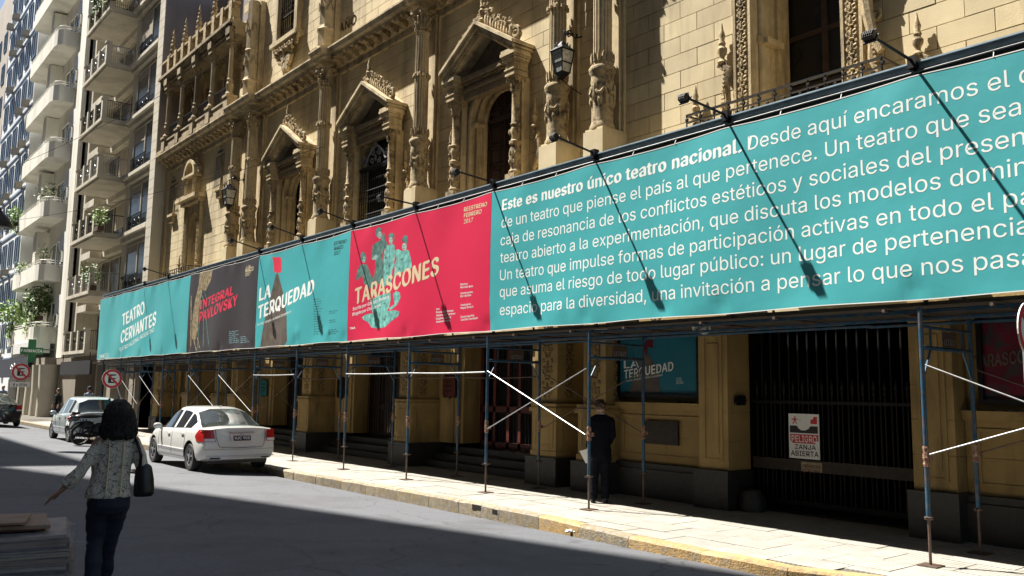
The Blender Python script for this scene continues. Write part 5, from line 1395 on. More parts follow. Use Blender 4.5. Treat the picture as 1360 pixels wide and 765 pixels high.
for k, z in enumerate(FL):
    if z < 2: continue
    X = AX+.42
    window(a1, X, 41.1, 44.9, z+.1, z+2.3, 'apt_beige', n=2)
    # sill ledge with railing
    m = MB(); m.box(AX+.05, AX+.46, 40.8, 45.4, z-.25, z-.08); m.box(AX+.2, AX+.46, 40.8, 45.4, z-.5, z-.25); m.build('ledge', 'apt_beige', a1)
    g = MB()
    for j in range(16): g.bar((AX+.3, 42.6+j*.15, z-.06), (AX+.3, 42.6+j*.15, z+.75), .012, 4)
    for j in range(3): scroll(g, AX+.29, 42.9+j*.7, z+.35, .22, 1.3, 1, .018)
    g.bar((AX+.3, 42.5, z+.76), (AX+.3, 44.9, z+.76), .025, 4); g.build('window_rail', 'iron', a1)
    # curtain / shutter
    m = MB(); zz = z+random.choice((.3, 1.0, 1.5, 1.9)); m.box(X-.028, X-.013, 43.1, 44.85, zz, z+2.22); m.build('blind', 'shutter', a1)
    # balcony
    b = MB(); xf = 10.49; yb0, yb1 = 46.05, 50.8
    b.box(xf, AX+1.12, yb0, yb1, z-.06, z+.10); b.box(xf+.1, AX+1.1, yb0+.1, yb1-.1, z-.16, z-.06)
    for (xa, ya) in ((xf, yb0), (xf, yb1-.3), (xf, yb0+1.5), (xf, yb1-1.8)): b.box(xa+.02, xa+.25, ya+.02, ya+.28, z+.1, z+1.12)
    b.box(xf-.02, xf+.28, yb0-.01, yb0+.32, z+1.12, z+1.2); b.box(xf-.02, xf+.28, yb1-.32, yb1+.01, z+1.12, z+1.2)
    o = b.build('balcony', 'apt_beige', a1)
    g = MB()
    for (ya, yb_) in ((yb0+.3, yb0+1.5), (yb0+1.8, yb1-1.8), (yb1-1.5, yb1-.3)):
        n_ = int((yb_-ya)/.13)
        for j in range(n_+1): g.bar((xf+.12, ya+(yb_-ya)*j/n_, z+.14), (xf+.12, ya+(yb_-ya)*j/n_, z+1.05), .012, 4)
        g.bar((xf+.12, ya, z+1.07), (xf+.12, yb_, z+1.07), .025, 4); g.bar((xf+.12, ya, z+.2), (xf+.12, yb_, z+.2), .015, 4)
        for j in range(max(1, int((yb_-ya)/.5))): scroll(g, xf+.1, ya+.28+.5*j, z+.6, .2, 1.4, 1 if j % 2 else -1, .018)
    for j in range(10): g.bar((xf+.3+j*.1, yb0+.12, z+.14), (xf+.3+j*.1, yb0+.12, z+1.05), .012, 4)
    g.bar((xf+.25, yb0+.12, z+1.07), (AX+.5, yb0+.12, z+1.07), .025, 4); g.bar((xf+.25, yb0+.12, z+.2), (AX+.5, yb0+.12, z+.2), .015, 4)
    g.build('balcony_railing', 'iron_grey' if k % 2 else 'iron', o)
    window(a1, AX+1.08, 46.6, 52.4, z+.12, z+2.35, 'apt_beige', n=3, sill=False)
    m = MB(); m.box(AX+.1, AX+1.09, 51.0, 53.0, z+2.4, z+2.78); m.box(AX+.75, AX+1.1, 46.05, 53, z+2.5, z+2.8); m.build('beam', 'apt_beige', a1)
    if k in (3, 2): 
        m = MB(); m.box(AX+1.04, AX+1.06, 47, 50, z+.9, z+2.3); m.build('mesh_screen', 'shutter', a1)
# street level of block 1
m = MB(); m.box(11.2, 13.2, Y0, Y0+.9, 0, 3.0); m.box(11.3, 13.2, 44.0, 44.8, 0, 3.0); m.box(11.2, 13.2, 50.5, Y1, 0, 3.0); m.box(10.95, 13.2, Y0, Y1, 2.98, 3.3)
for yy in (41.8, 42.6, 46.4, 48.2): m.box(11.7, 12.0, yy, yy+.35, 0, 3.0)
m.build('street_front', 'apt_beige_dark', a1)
m = MB(); m.box(12.3, 12.4, 40.6, 50.5, 0, 3.0); m.build('shop_glass', 'glass_dark', a1)
for yy in (43.0, 45.2, 47.0, 49.2): window(a1, 12.2, yy, yy+.9, 1.3, 2.7, 'white_paint', n=1, sill=False)
sc_ = 1.0218; a1.location = CAM+(a1.location-CAM)*sc_; a1.scale = (sc_, sc_, sc_)
# blank black sign board
t = thing('shop_sign', 'blank black rectangular sign board hung under the lowest beige balcony', 'sign', (10.5, 45.2, 2.8))
v0, v1 = at(82, 481, 10.6), at(120, 497, 10.6); m = MB(); m.box(10.55, 10.65, v1.y, v0.y, v1.z, v0.z); m.build('board', 'sign_black', t)
m = MB(); m.bar((10.6, v1.y+.3, v0.z), (10.6, v1.y+.3, v0.z+.4), .02); m.bar((10.6, v0.y-.3, v0.z), (10.6, v0.y-.3, v0.z+.4), .02); m.build('hanger', 'iron', t)

# --- 2: white block with solid curved balconies
a2 = thing('apartment_building', 'white apartment block with solid white balconies in the middle of the row', 'building', (AX, 62, 0))
m = MB(); m.box(AX+.2, 26, 55.2, 68.0, 3.4, 30); m.box(AX-.05, 13, 55.2, 56.6, 3.4, 30); m.build('wall', 'apt_white', a2)
Z2 = [4.35, 8.2, 12.15, 15.95, 19.6, 23.25, 27.0]
for k, z in enumerate(Z2):
    b = MB(); x0, ya, yb_ = 10.4, 58.3, 67.4
    prof = [(AX+.2, ya), (x0+.35, ya+.05), (x0+.08, ya+.35), (x0, ya+.9), (x0, yb_-.6), (x0+.15, yb_-.1), (AX+.2, yb_)]
    n = len(prof)
    b.prism(prof, z, z+.16, 'z')
    inner = [(min(p[0]+.13, AX+.2), p[1]+(.12 if p[1] < 62 else -.12)) for p in prof]
    vs = [(x, y, z+.16) for x, y in prof]+[(x, y, z+1.0) for x, y in prof]+[(x, y, z+.16) for x, y in inner]+[(x, y, z+1.0) for x, y in inner]
    fs = []
    for i in range(n-1): fs += [(i, i+1, n+i+1, n+i), (2*n+i, 3*n+i, 3*n+i+1, 2*n+i+1), (n+i, n+i+1, 3*n+i+1, 3*n+i)]
    b.add(vs, fs)
    o = b.build('balcony', 'apt_white', a2)
    g = MB()
    for h in (1.12, 1.26): g.tube([(x+.06, y, z+h) for x, y in prof], .025, 5)
    for x, y in prof: g.bar((x+.06, y, z+1.0), (x+.06, y, z+1.27), .02, 4)
    for y in (60.5, 62, 63.5, 65): g.bar((x0+.06, y, z+1.0), (x0+.06, y, z+1.27), .02, 4)
    g.build('balcony_rail', 'white_paint', o)
    window(a2, AX+.16, 58.6, 61.0, z+.3, z+2.6, 'apt_white', n=2, sill=False)
    m = MB(); m.box(AX-.02, AX+.2, 56.8, 58.2, z+.9, z+2.9); m.build('shutter', 'apt_pale', a2)
    window(a2, AX-.07, 56.9, 57.9, z+.95, z+1.75, 'apt_white', n=1, sill=False)
    m = MB(); m.box(10.9, AX+.2, 62.5, 63.4, z+1.0, z+3.6); m.build('divider', 'apt_white', a2)
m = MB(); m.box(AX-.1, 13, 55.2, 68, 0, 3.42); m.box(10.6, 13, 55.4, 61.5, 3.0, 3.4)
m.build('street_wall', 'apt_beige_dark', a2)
for yy in (55.4, 57.3, 59.2, 61.6):
    m = MB(); m.lathe(10.95, yy+.5, [(.55, 0), (.5, 1.5), (.55, 3.0)], 12); m.build('street_column', 'apt_beige', a2, smooth=True)
# --- 3: pale block with blue windows
a3 = thing('apartment_building', 'tall pale block with rows of blue framed windows and air conditioners', 'building', (10.9, 74, 0))
m = MB(); m.box(10.9, 26, 68.0, 81, 3.3, 40); m.box(10.9, 26, 68, 81, 0, 3.3); m.build('wall', 'apt_pale', a3)
wp = None; k = 0; acs = []
for fl in range(12):
    z = 4.3+3.05*fl
    for c in range(5):
        y = 68.35+2.52*c
        if wp is None: wp = window(a3, 10.86, y, y+1.55, z, z+1.9, 'blue_frame', n=2, sill=False); wy, wz = y, z
        else:
            o = wp.copy(); C.objects.link(o); o.location = (0, y-wy, z-wz)
            for ch in wp.children: q = ch.copy(); C.objects.link(q); q.parent = o
        if random.random() < .5: acs.append((10.6, y+.8, z-.45))
    m = MB(); m.box(10.84, 10.9, 68, 81, z-.75, z-.62); m.build('band', 'blue_frame', a3)
m = MB()
ac0 = None
FLN = ('lowest', 'second', 'third', 'fourth', 'fifth', 'sixth', 'seventh', 'eighth', 'ninth', 'tenth', 'eleventh', 'twelfth'); CLN = ('nearest', 'second', 'middle', 'fourth', 'farthest')
for i, (x, y, z) in enumerate(acs[:26]):
    if ac0 is None:
        ac0 = thing('air_conditioner', '', 'air conditioner', (x, y, z), group='air conditioners on the pale block')
        c = MB(); c.box(-.22, .22, -.34, .34, -.22, .22); c.build('casing', 'shutter' , ac0, local=True)
        c = MB(); c.box(-.24, -.222, -.30, .30, -.18, .18); c.build('grille', 'black_plastic', ac0, local=True); o = ac0
    else: o = copy_tree(ac0); o.location = (x, y, z)
    o['label'] = 'box air conditioner under the %s window of the %s row on the pale block' % (CLN[int(round((y-.8-68.35)/2.52))], FLN[int(round((z+.45-4.3)/3.05))])
# --- 4: tan block far away, and more of the street behind
for (xa, ya, yb_, h, mt, lb) in ((11.2, 81, 104, 37, 'apt_tan', 'plain tan block beyond the pale one at the left edge'), (11.0, 104, 150, 30, 'apt_pale', 'farthest pale block at the end of the street')):
    t = thing('apartment_building', lb, 'building', (xa, ya, 0)); m = MB(); m.box(xa, 26, ya, yb_, 0, h); m.build('wall', mt, t)
    wp = None
    for fl in range(int(h/3)-1):
        for c in range(int((yb_-ya)/3)):
            y = ya+.6+3*c; z = 1.2+3*fl
            if wp is None: wp = window(t, xa-.03, y, y+1.4, z, z+1.7, 'blue_frame', n=2, sill=False); wy, wz = y, z
            else:
                o = wp.copy(); C.objects.link(o); o.location = (0, y-wy, z-wz)
                for ch in wp.children: q = ch.copy(); C.objects.link(q); q.parent = o
# plants on balconies
def plant(label, x, y, z, r, n, mt='leaf', trail=0, s=.1):
    t = thing('balcony_plant', label, 'plant', (x, y, z)); l = MB(); leafball(l, (x, y, z+r*.9), r, n, s)
    if trail:
        for _ in range(n//2): p = Vector((x+random.uniform(-.3, .3), y+random.uniform(-r, r), z-random.uniform(0, trail))); leafball(l, p, .12, 1, s)
    l.build('foliage', mt, t)
    m = MB(); m.box(x-.15, x+.15, y-r*.6, y+r*.6, z-.25, z); m.build('planter', 'soil_bark', t)
    m = MB()
    for k in range(5): m.tube([(x, y, z), (x+random.uniform(-.1, .1), y+random.uniform(-.2, .2), z+r*.5), (x+random.uniform(-.3, .3), y+random.uniform(-r, r)*.6, z+r*1.3)], [.02, .015, .006], 4)
    m.build('stems', 'soil_bark', t)
plant('yellow-green plant trailing over the lowest white balcony', 10.5, 66.0, 5.7, 1.0, 420, 'leaf_bright', .8, .14)
plant('small yellow-green plant on the near half of the lowest white balcony', 10.6, 60.5, 5.3, .6, 160, 'leaf_bright', .3, .12)
plant('big dark green bush on the lowest white balcony', 11.0, 60.5, 6.1, 1.1, 500, 'leaf', 0, .15)
plant('green plant hanging at the far end of the third white balcony', 10.3, 67.0, 13.0, .6, 160, 'leaf_bright', .8, .12)
plant('leafy shrub at the near end of the third white balcony', 10.9, 60.0, 13.2, .8, 150, 'leaf', 0, .1)
plant('pale plant on the second white balcony', 10.6, 64.6, 9.0, .6, 120, 'leaf_bright', 0, .1)
plant('thin leafy plant in the second white balcony recess', 11.0, 60.4, 9.6, .6, 90, 'leaf', 0, .1)
plant('climbing plant on the second beige balcony', 10.9, 47.3, 6.9, .7, 200, 'leaf', 0, .09)
plant('bright plant inside the railing of the third beige balcony', 10.9, 46.6, 9.9, .55, 160, 'leaf_bright', 0, .08)
plant('plants along the top beige balcony in view', 10.8, 47.2, 22.4, .7, 260, 'leaf_bright', .2, .1)
plant('potted greenery at the far side of the top beige balcony', 10.8, 49.4, 22.4, .6, 200, 'leaf', .2, .1)
# pharmacy cross and neighbours
P = at(42, 466, 10.2)
t = thing('pharmacy_sign', 'green pharmacy cross sign reading FARMACIA', 'sign', P); m = MB(); s_ = .2
m.box(P.x-.60, P.x+.60, P.y-.08, P.y+.08, P.z-s_, P.z+s_); m.box(P.x-s_, P.x+s_, P.y-.081, P.y+.081, P.z-.68, P.z+.68); m.build('cross', 'sign_green', t)
m = MB(); text_into(m, 'FARMACIA', (P.x-.55, P.z-.08), (1.10, 0), (0, .16), lambda v, k: (v.x, P.y-.084-.0004*k, v.y), .04); m.build('lettering', 'ink_white', t)
m = MB(); m.bar((P.x+.58, P.y, P.z+.1), (AX+.2, P.y, P.z+.1), .03); m.build('arm', 'iron', t)
P0, P1 = at(0, 478, 10.4), at(37, 501, 10.4)
t = thing('shop_sign', 'dark shop sign board with a white emblem at the left edge', 'sign', (10.4, (P0.y+P1.y)/2, P0.z)); m = MB(); m.box(10.35, 10.5, P1.y, P0.y, P1.z, P0.z); m.build('board', 'navy_cloth', t)
m = MB(); yc = (P0.y*.45+P1.y*.55); zc = (P0.z+P1.z)/2
for k in range(5): scroll(m, 10.34, yc+(k-2)*.35, zc+.1*math.sin(k*2), .22, 1.0, 1 if k % 2 else -1, .04)
m.build('emblem', 'ink_white', t)
m = MB(); m.box(10.3, 11.4, P1.y-.4, P1.y+5, P0.z+.25, P0.z+.9); tag(m.build('shop_canopy', 'white_paint', None), 'white boxy canopy above the dark shop sign', 'canopy')
# hanging street lamp and overhead wires
P = at(-8, 292, 4.0)
t = thing('street_lamp', 'dark domed street lamp hanging from a wire at the left edge', 'street lamp', P); m = MB()
m.lathe(P.x, P.y, [(.5, P.z-.22), (.52, P.z-.15), (.42, P.z+.05), (.22, P.z+.25), (.12, P.z+.45), (.1, P.z+.7)], 14); m.build('housing', 'iron', t, smooth=True)
m = MB(); m.blob((P.x, P.y, P.z-.2), (.3, .3, .18), 10, 6); m.build('lamp_glass', 'lamp_glass', t, smooth=True)
def wire(px0, py0, X0, px1, py1, X1, sag, label):
    a = at(px0, py0, X0); b = at(px1, py1, X1); m = MB(); m.tube([a.lerp(b, k/20)-Vector((0, 0, sag*math.sin(math.pi*k/20))) for k in range(21)], .010, 4)
    tag(m.build('overhead_wire', 'iron', None), label, 'wire')
wire(-40, 245, 6, 290, 85, 11.9, .3, 'thin black wire rising from the left edge towards the gallery')
wire(-60, 300, 6, 430, 195, 11.7, .5, 'thin black wire crossing low in front of the pedimented windows')

# ================================================================== NO-PARKING SIGNS
def circle_sign(name, label, c, r, pole_to, text='E', plate=False, tilt=0, strike=True):
    t = thing(name, label, 'sign', (c.x, c.y, 0)); t.rotation_euler = (0, 0, 0)
    y = c.y; n = 32; mb = MB()
    def disc(mb, rr, y0, y1, r_in=0):
        if r_in:
            a = [(c.x+rr*math.cos(2*math.pi*k/n), c.z+rr*math.sin(2*math.pi*k/n)) for k in range(n)]; b = [(c.x+r_in*math.cos(2*math.pi*k/n), c.z+r_in*math.sin(2*math.pi*k/n)) for k in range(n)]
            mb.add([(p[0], y0, p[1]) for p in a+b], [(k, (k+1) % n, n+(k+1) % n, n+k) for k in range(n)])
        else: mb.prism([(c.x+rr*math.cos(2*math.pi*k/n), c.z+rr*math.sin(2*math.pi*k/n)) for k in range(n)], y0, y1, 'y')
    disc(mb, r, y, y+.012); mb.build('disc', 'sign_white', t)
    mb = MB(); disc(mb, r*.98, y-.002, 0, r*.74)
    if strike: mb.add([(c.x+a, y-.003, c.z+b) for a, b in ((-r*.60, r*.46), (-r*.46, r*.60), (r*.60, -r*.46), (r*.46, -r*.60))], [(0, 1, 2, 3)])
    mb.build('red_ring', 'sign_red', t)
    if text:
        mb = MB(); text_into(mb, text, (c.x-r*.3, c.z-r*.42), (r*.6, 0), (0, r*.85), lambda v, k: (v.x, y-.0012-.0002*k, v.y), .1, .02); mb.build('letter', 'sign_black', t)
    if plate:
        mb = MB(); mb.box(c.x-r, c.x+r, y, y+.01, c.z-r*1.75, c.z-r*1.15); mb.build('plate', 'sign_white', t)
        mb = MB(); text_into(mb, '8 a 20 hs', (c.x-r*.7, c.z-r*1.6), (r*1.4, 0), (0, r*.25), lambda v, k: (v.x, y-.002, v.y), .04); mb.build('plate_lettering', 'sign_black', t)
    mb = MB(); mb.bar(pole_to, (c.x, y+.04, c.z+r*.7), .03, 8); mb.build('pole', 'galvanized', t, smooth=True)
    return t
c = at(149, 503, 8.95); circle_sign('parking_sign', 'round no parking sign on a tilted white pole behind the walking woman', c, .36, (9.0+.9, c.y+.2, 0))
c = at(28, 494, 8.9); circle_sign('parking_sign', 'round no parking sign with a small plate beside the dark parked car', c, .46, (8.9, c.y+.04, 0), plate=True)
c = at(1367, 438, 8.95); circle_sign('parking_sign', 'round red-ringed sign cut by the right edge of the picture', c, .262, (8.95, c.y+.04, 0), text='', strike=True)
# ================================================================== CARS
def lerpk(K, x):
    if x <= K[0][0]: return K[0][1]
    for (a, va), (b, vb) in zip(K, K[1:]):
        if x <= b:
            t = (x-a)/(b-a); t = t*t*(3-2*t)*.5+t*.5; return va+(vb-va)*t
    return K[-1][1]
def car(label, S, loc, rotz, paint, cat='car'):
    """local: x forward from the rear bumper, y left, z up"""
    L = S['L']; w0 = S['W']/2
    t = thing('parked_car', label, cat, loc, rotz, group='cars parked along the kerb')
    H = S['H']
    ctop = S['top']; cw = S['w']; cbelt = S['belt']
    xr0, xr1, xf1, xf0 = S['glass']
    def sec(x):
        w = w0*lerpk(cw, x); zb = lerpk(S['bot'], x); be = lerpk(cbelt, x); zt = lerpk(ctop, x)
        f = max(0, min(1, (zt-be)/(H-be))) if H > be else 0
        wr = S['roofw']/2
        def mixp(a, b): return a+(b-a)*f
        P = [(0, zb), (.70*w, zb), (.93*w, zb+.03), (.985*w, zb+.12), (1.0*w, zb+.28), (1.0*w, .60), (.985*w, be-.10), (.955*w, be-.02), (.925*w, be+.012)]
        P += [(mixp(.90*w, wr+.035), mixp(be+.018, zt-.085)), (mixp(.84*w, wr-.01), mixp(be+.03, zt-.035)), (mixp(.70*w, wr-.10), mixp(be+.042, zt-.006)), (mixp(.4*w, wr*.55), max(zt, be+.05)+.008*f), (0, max(zt, be+.055)+.012*f)]
        return P
    def deform(x, y, z):
        yy = min(1, abs(y)/w0)
        k = max(0, 1-x/.7); kf = max(0, 1-(L-x)/.9)
        ex = k*(S['rearlean']*max(0, z-.62)/.45 + .17*yy**3.0 + .05*max(0, (.40-z)/.25)) - 0
        fx = kf*(.34*yy**2.2+.10*max(0, (z-.55))/.3+.05*max(0, (.35-z)/.2))
        return (x+ex-fx, y, z)
    xs = sorted(set([round(v, 3) for v in [0, .03, .08, .16, .28, .42, .6, .8, 1.0, 1.2, 1.4, 1.6, 1.8, 2.0, 2.2, 2.4, 2.6, 2.8, 3.0, 3.2, 3.4, 3.6, 3.75, 3.9, L-.22, L-.12, L-.05, L] + [xr0, xr1, xf1, xf0]+list(S['pillars']) if v <= L]))
    rings = []; nP = 14
    for x in xs:
        P = sec(x); sh = 1.0 if .03 < x < L-.05 else (.985 if x > 0 and x < L else .955)
        ring = [(x, p[0]*sh, p[1]) for p in P]+[(x, -p[0]*sh, p[1]) for p in reversed(P[1:-1])]
        rings.append([deform(*p) for p in ring])
    n = len(rings[0]); V = [p for r_ in rings for p in r_]; F = []; MI = []
    for k in range(len(xs)-1):
        xm = (xs[k]+xs[k+1])/2
        for i in range(n):
            j = i if i < nP-1 else n-1-i          # ring interval index on one side
            mi = 0
            cabin = xr0 < xm < xf0
            if cabin:
                if j == 8 and S['side'][0] < xm < S['side'][1] and not any(a < xm < b for a, b in S['posts']): mi = 1
                if j in (10, 11, 12) and (xm < xr1): mi = 2
                if j in (10, 11, 12) and (xm > xf1): mi = 3
            F.append((k*n+i, (k+1)*n+i, (k+1)*n+(i+1) % n, k*n+(i+1) % n)); MI.append(mi)
    c0 = len(V); V.append((rings[0][0][0]+.0, 0, .7)); V[-1] = deform(0, 0, .7)
    for i in range(n): F.append((i, (i+1) % n, c0)); MI.append(0)
    c1 = len(V); V.append(deform(L, 0, .55)); b = (len(xs)-1)*n
    for i in range(n): F.append((b+(i+1) % n, b+i, c1)); MI.append(0)
    # wheel arches cut from the shell
    me = bpy.data.meshes.new('shell'); me.from_pydata(V, [], F); 
    for mname in (paint, 'car_glass', 'rear_glass', 'car_glass'): me.materials.append(MATS[mname])
    me.polygons.foreach_set('material_index', MI)
    bm = bmesh.new(); bm.from_mesh(me); bmesh.ops.remove_doubles(bm, verts=bm.verts, dist=.0005); bmesh.ops.recalc_face_normals(bm, faces=bm.faces); bm.to_mesh(me); bm.free()
    ob = bpy.data.objects.new('shell', me); C.objects.link(ob)
    cu = MB(); rw = S['wheel']
    for wx in S['axles']:
        for sg in (-1, 1):
            ya, yb_ = sg*(w0-.26), sg*(w0+.2); K = 28; cu.add([(wx+(rw+.055)*math.cos(2*math.pi*k/K), yy, rw+.01+(rw+.055)*math.sin(2*math.pi*k/K)) for yy in (min(ya, yb_), max(ya, yb_)) for k in range(K)],
                [(k, K+k, K+(k+1) % K, (k+1) % K) for k in range(K)]+[tuple(range(K)), tuple(range(2*K-1, K-1, -1))])
    cut = cu.build('cutter', 'black_plastic', None, local=True)
    bm = bmesh.new(); bm.from_mesh(cut.data); bmesh.ops.recalc_face_normals(bm, faces=bm.faces); bm.to_mesh(cut.data); bm.free()
    md = ob.modifiers.new('b', 'BOOLEAN'); md.operation = 'DIFFERENCE'; md.object = cut; md.solver = 'EXACT'; md.material_mode = 'TRANSFER'
    dg = bpy.context.evaluated_depsgraph_get(); ev = bpy.data.meshes.new_from_object(ob.evaluated_get(dg))
    mats_ = [m.name for m in ev.materials]
    groups = {}
    for p in ev.polygons:
        mn = mats_[p.material_index] if mats_ else paint
        mi = p.material_index
        groups.setdefault(mi, []).append(p)
    co = [tuple(v.co) for v in ev.vertices]
    kinds = {}
    for mi, ps in groups.items():
        mn = mats_[mi]
        if mn.startswith(paint): nm = 'body'
        elif mn.startswith('black_plastic'): nm = 'wheel_arch'
        elif mn.startswith('rear_glass'): nm = 'rear_window'
        else: nm = 'window' if mi == 1 else 'windshield'
        q = MB(); used = {}; 
        for p in ps:
            f = []
            for vi in p.vertices:
                if vi not in used: used[vi] = len(q.v); q.v.append(co[vi])
                f.append(used[vi])
            q.f.append(tuple(f)); q.mi.append(0)
        q.build(nm, mn if mn in MATS else paint, t, smooth=True, local=True, angle=34)
    bpy.data.objects.remove(ob); bpy.data.objects.remove(cut); bpy.data.meshes.remove(ev)
    # helper: points on the skin
    def side(x, z, off=.004, sg=1):
        P = sec(x); y = P[5][0]
        for a, b in zip(P[2:9], P[3:10]):
            if a[1] <= z <= b[1]: y = a[0]+(b[0]-a[0])*(z-a[1])/max(1e-6, b[1]-a[1])
        return deform(x, sg*(y+off), z)
    def rear(y, z, off=.006): p = deform(0, y, z); return (p[0]-off, p[1], p[2])
    # door seams, sills, handles
    for sg in (-1, 1):
        s = MB()
        for x in S['seams']: s.tube([side(x, z, .0015, sg) for z in (.30, .40, .5, .6, .7, .8, lerpk(cbelt, x)-.03)], .0045, 4)
        xs_ = [S['seams'][0]+(S['seams'][-1]-S['seams'][0])*k/8 for k in range(9)]
        s.tube([side(x, .30, .0015, sg) for x in xs_], .0045, 4); s.build('door_seam', 'black_plastic', t, local=True)
        s = MB(); s.tube([side(x, .47, .004, sg) for x in xs_], .014, 6); s.build('side_moulding', paint, t, local=True, smooth=True)
        for x in S['handles']:
            s = MB(); p = Vector(side(x, lerpk(cbelt, x)-.13, .012, sg)); s.cbox(p, (.085, .012, .015)); s.build('door_handle', paint, t, local=True)
        # mirror
        xm = S['mirror']; p = Vector(side(xm, lerpk(cbelt, xm)-.02, .10, sg)); s = MB(); s.blob(p+Vector((0, 0, .07)), (.06, .11, .075), 12, 8); s.bar(p+Vector((0, -sg*.1, .0)), p+Vector((0, 0, .05)), .025, 6)
        s.build('mirror', paint, t, local=True, smooth=True)
        # tail lamp: wraps the corner
        for (ya, yb_, za, zb, xl, mname) in S['lamps']:
            s = MB(); g = []
            K = 6
            rows = []
            for z in [za+(zb-za)*q/5 for q in range(6)]:
                yin = ya+(S.get('lampslant', 0))*(z-za)/(zb-za)
                r_ = [rear(sg*(yin+(min(yb_, .93)-yin)*k/K)*w0 if True else 0, z, .012) for k in range(K+1)]
                fr = (z-za)/(zb-za); xe = xl*(1-.75*abs(fr-.4))
                r_ += [side(xe*k/5+.05, z, .010, sg) for k in range(0, 6)]
                rows.append(r_)
            nn = len(rows[0]); s.v = [p for r_ in rows for p in r_]; s.f = [(a*nn+b, a*nn+b+1, (a+1)*nn+b+1, (a+1)*nn+b) for a in range(5) for b in range(nn-1)]; s.mi = [0]*len(s.f)
            s.build('tail_lamp', mname, t, local=True, smooth=True)
    for sg in (-1, 1):      # pale lower strip of each tail lamp
        s = MB(); g = [rear(sg*y_*w0, z, .016) for z in (S['lamps'][0][2]+.01, S['lamps'][0][2]+.07) for y_ in (S['lamps'][0][0]+.02, .78, .86, .92)]
        s.add(g, [(0, 1, 5, 4), (1, 2, 6, 5), (2, 3, 7, 6)]); s.build('indicator_lens', 'lamp_clear', t, local=True)
        s = MB(); s.tube([side(x_, lerpk(cbelt, x_)+.012, .002, sg) for x_ in [S['side'][0]+(S['side'][1]-S['side'][0])*q/10 for q in range(11)]], .007, 4); s.build('window_trim', 'black_plastic', t, local=True)
    s = MB(); s.tube([rear(y_, S['plate'][1]+.07, .012) for y_ in (-.3, -.15, 0, .15, .3)], .010, 5); s.build('boot_trim', 'alloy', t, local=True, smooth=True)
    # rear details
    z0, z1 = S['plate']; s = MB(); s.add([rear(y, z, .012) for y, z in ((-.24, z0-.03), (.24, z0-.03), (.27, z1+.04), (-.27, z1+.04))], [(0, 1, 2, 3)]); s.build('plate_recess', paint, t, local=True)
    s = MB(); q0 = rear(.2, z0, .02); q1 = rear(.2, z1, .02)
    s.add([(q0[0], .20, z0), (q0[0], -.20, z0), (q1[0], -.20, z1), (q1[0], .20, z1), (q0[0]+.01, .20, z0), (q0[0]+.01, -.20, z0), (q1[0]+.01, -.20, z1), (q1[0]+.01, .20, z1)], [(0, 1, 2, 3), (4, 7, 6, 5), (0, 4, 5, 1), (1, 5, 6, 2), (2, 6, 7, 3), (3, 7, 4, 0)])
    pl = s.build('number_plate', 'sign_black', t, local=True)
    s = MB(); text_into(s, S['reg'], (.17, z0+.03), (-.34, 0), (0, (z1-z0)*.55), lambda v, k: (q0[0]-.003-.0003*k+(q1[0]-q0[0])*(v.y-z0)/(z1-z0), v.x, v.y), .04); s.build('plate_lettering', 'sign_white', pl, local=True)
    s = MB()
    lid = S['lid']; pts = [rear(y, z, .001) for y, z in lid]; s.tube(pts, .005, 4); s.tube([rear(y, .52-.0*abs(y), .004) for y in [(-.93+1.86*k/12)*w0 for k in range(13)]], .004, 4); s.build('boot_seam', 'black_plastic', t, local=True)
    s = MB(); s.tube([rear(y, .36, .01) for y in [(-.9+1.8*k/12)*w0 for k in range(13)]], .012, 5); s.build('bumper_line', paint, t, local=True, smooth=True)
    for sg in (-1, 1):
        s = MB(); s.tube([rear(sg*y, .33, .006) for y in (.48, .55, .62, .69)], .017, 5); s.build('reflector', 'black_plastic', t, local=True)
    s = MB(); p = rear(0, lerpk(cbelt, .1)-.10, .012); s.blob(p, (.012, .035, .03), 10, 6); s.build('badge', 'alloy', t, local=True)
    s = MB(); s.blob((S['ant'], 0, H+.015), (.05, .015, .02), 8, 5); s.build('aerial', 'black_plastic', t, local=True)
    # dark underbody
    s = MB(); s.box(.25, L-.3, -w0*.75, w0*.75, .2, .32); s.build('underbody', 'black_plastic', t, local=True)
    # wheels
    for wx in S['axles']:
        for sg in (-1, 1):
            yc = sg*(w0-.115); s = MB(); prof = [(rw*.62, -.09), (rw*.9, -.1), (rw*.98, -.075), (rw, -.03), (rw, .03), (rw*.98, .075), (rw*.9, .1), (rw*.62, .09)]
            K = 28; vs = []
            for r_, dy in prof: vs += [(wx+r_*math.cos(2*math.pi*k/K), yc+dy, rw+r_*math.sin(2*math.pi*k/K)) for k in range(K)]
            fs = [(a*K+k, a*K+(k+1) % K, ((a+1) % 8)*K+(k+1) % K, ((a+1) % 8)*K+k) for a in range(8) for k in range(K)]
            s.add(vs, fs); wh = s.build('wheel', 'rubber', t, local=True, smooth=True)
            s = MB(); ri = rw*.64; yo = yc+sg*.07
            vs = [(wx+r_*math.cos(2*math.pi*k/K), y_, rw+r_*math.sin(2*math.pi*k/K)) for r_, y_ in ((ri, yo+sg*.018), (ri*.88, yo+sg*.018), (ri*.86, yc)) for k in range(K)]
            s.add(vs, [(a*K+k, a*K+(k+1) % K, (a+1)*K+(k+1) % K, (a+1)*K+k) for a in range(2) for k in range(K)])
            ns = S['spokes']
            for k in range(ns):
                a = 2*math.pi*k/ns+.3; ca, sa = math.cos(a), math.sin(a)
                for d in (-.10, .10):
                    s.bar((wx+.03*ca, yo+sg*.008, rw+.03*sa), (wx+ri*.9*math.cos(a+d), yo+sg*.0, rw+ri*.9*math.sin(a+d)), .018, 5, .014)
            s.add([(wx+.05*math.cos(2*math.pi*k/12), yo+sg*.03, rw+.05*math.sin(2*math.pi*k/12)) for k in range(12)], [tuple(range(12))])
            s.build('rim', 'alloy', wh, local=True, smooth=True)
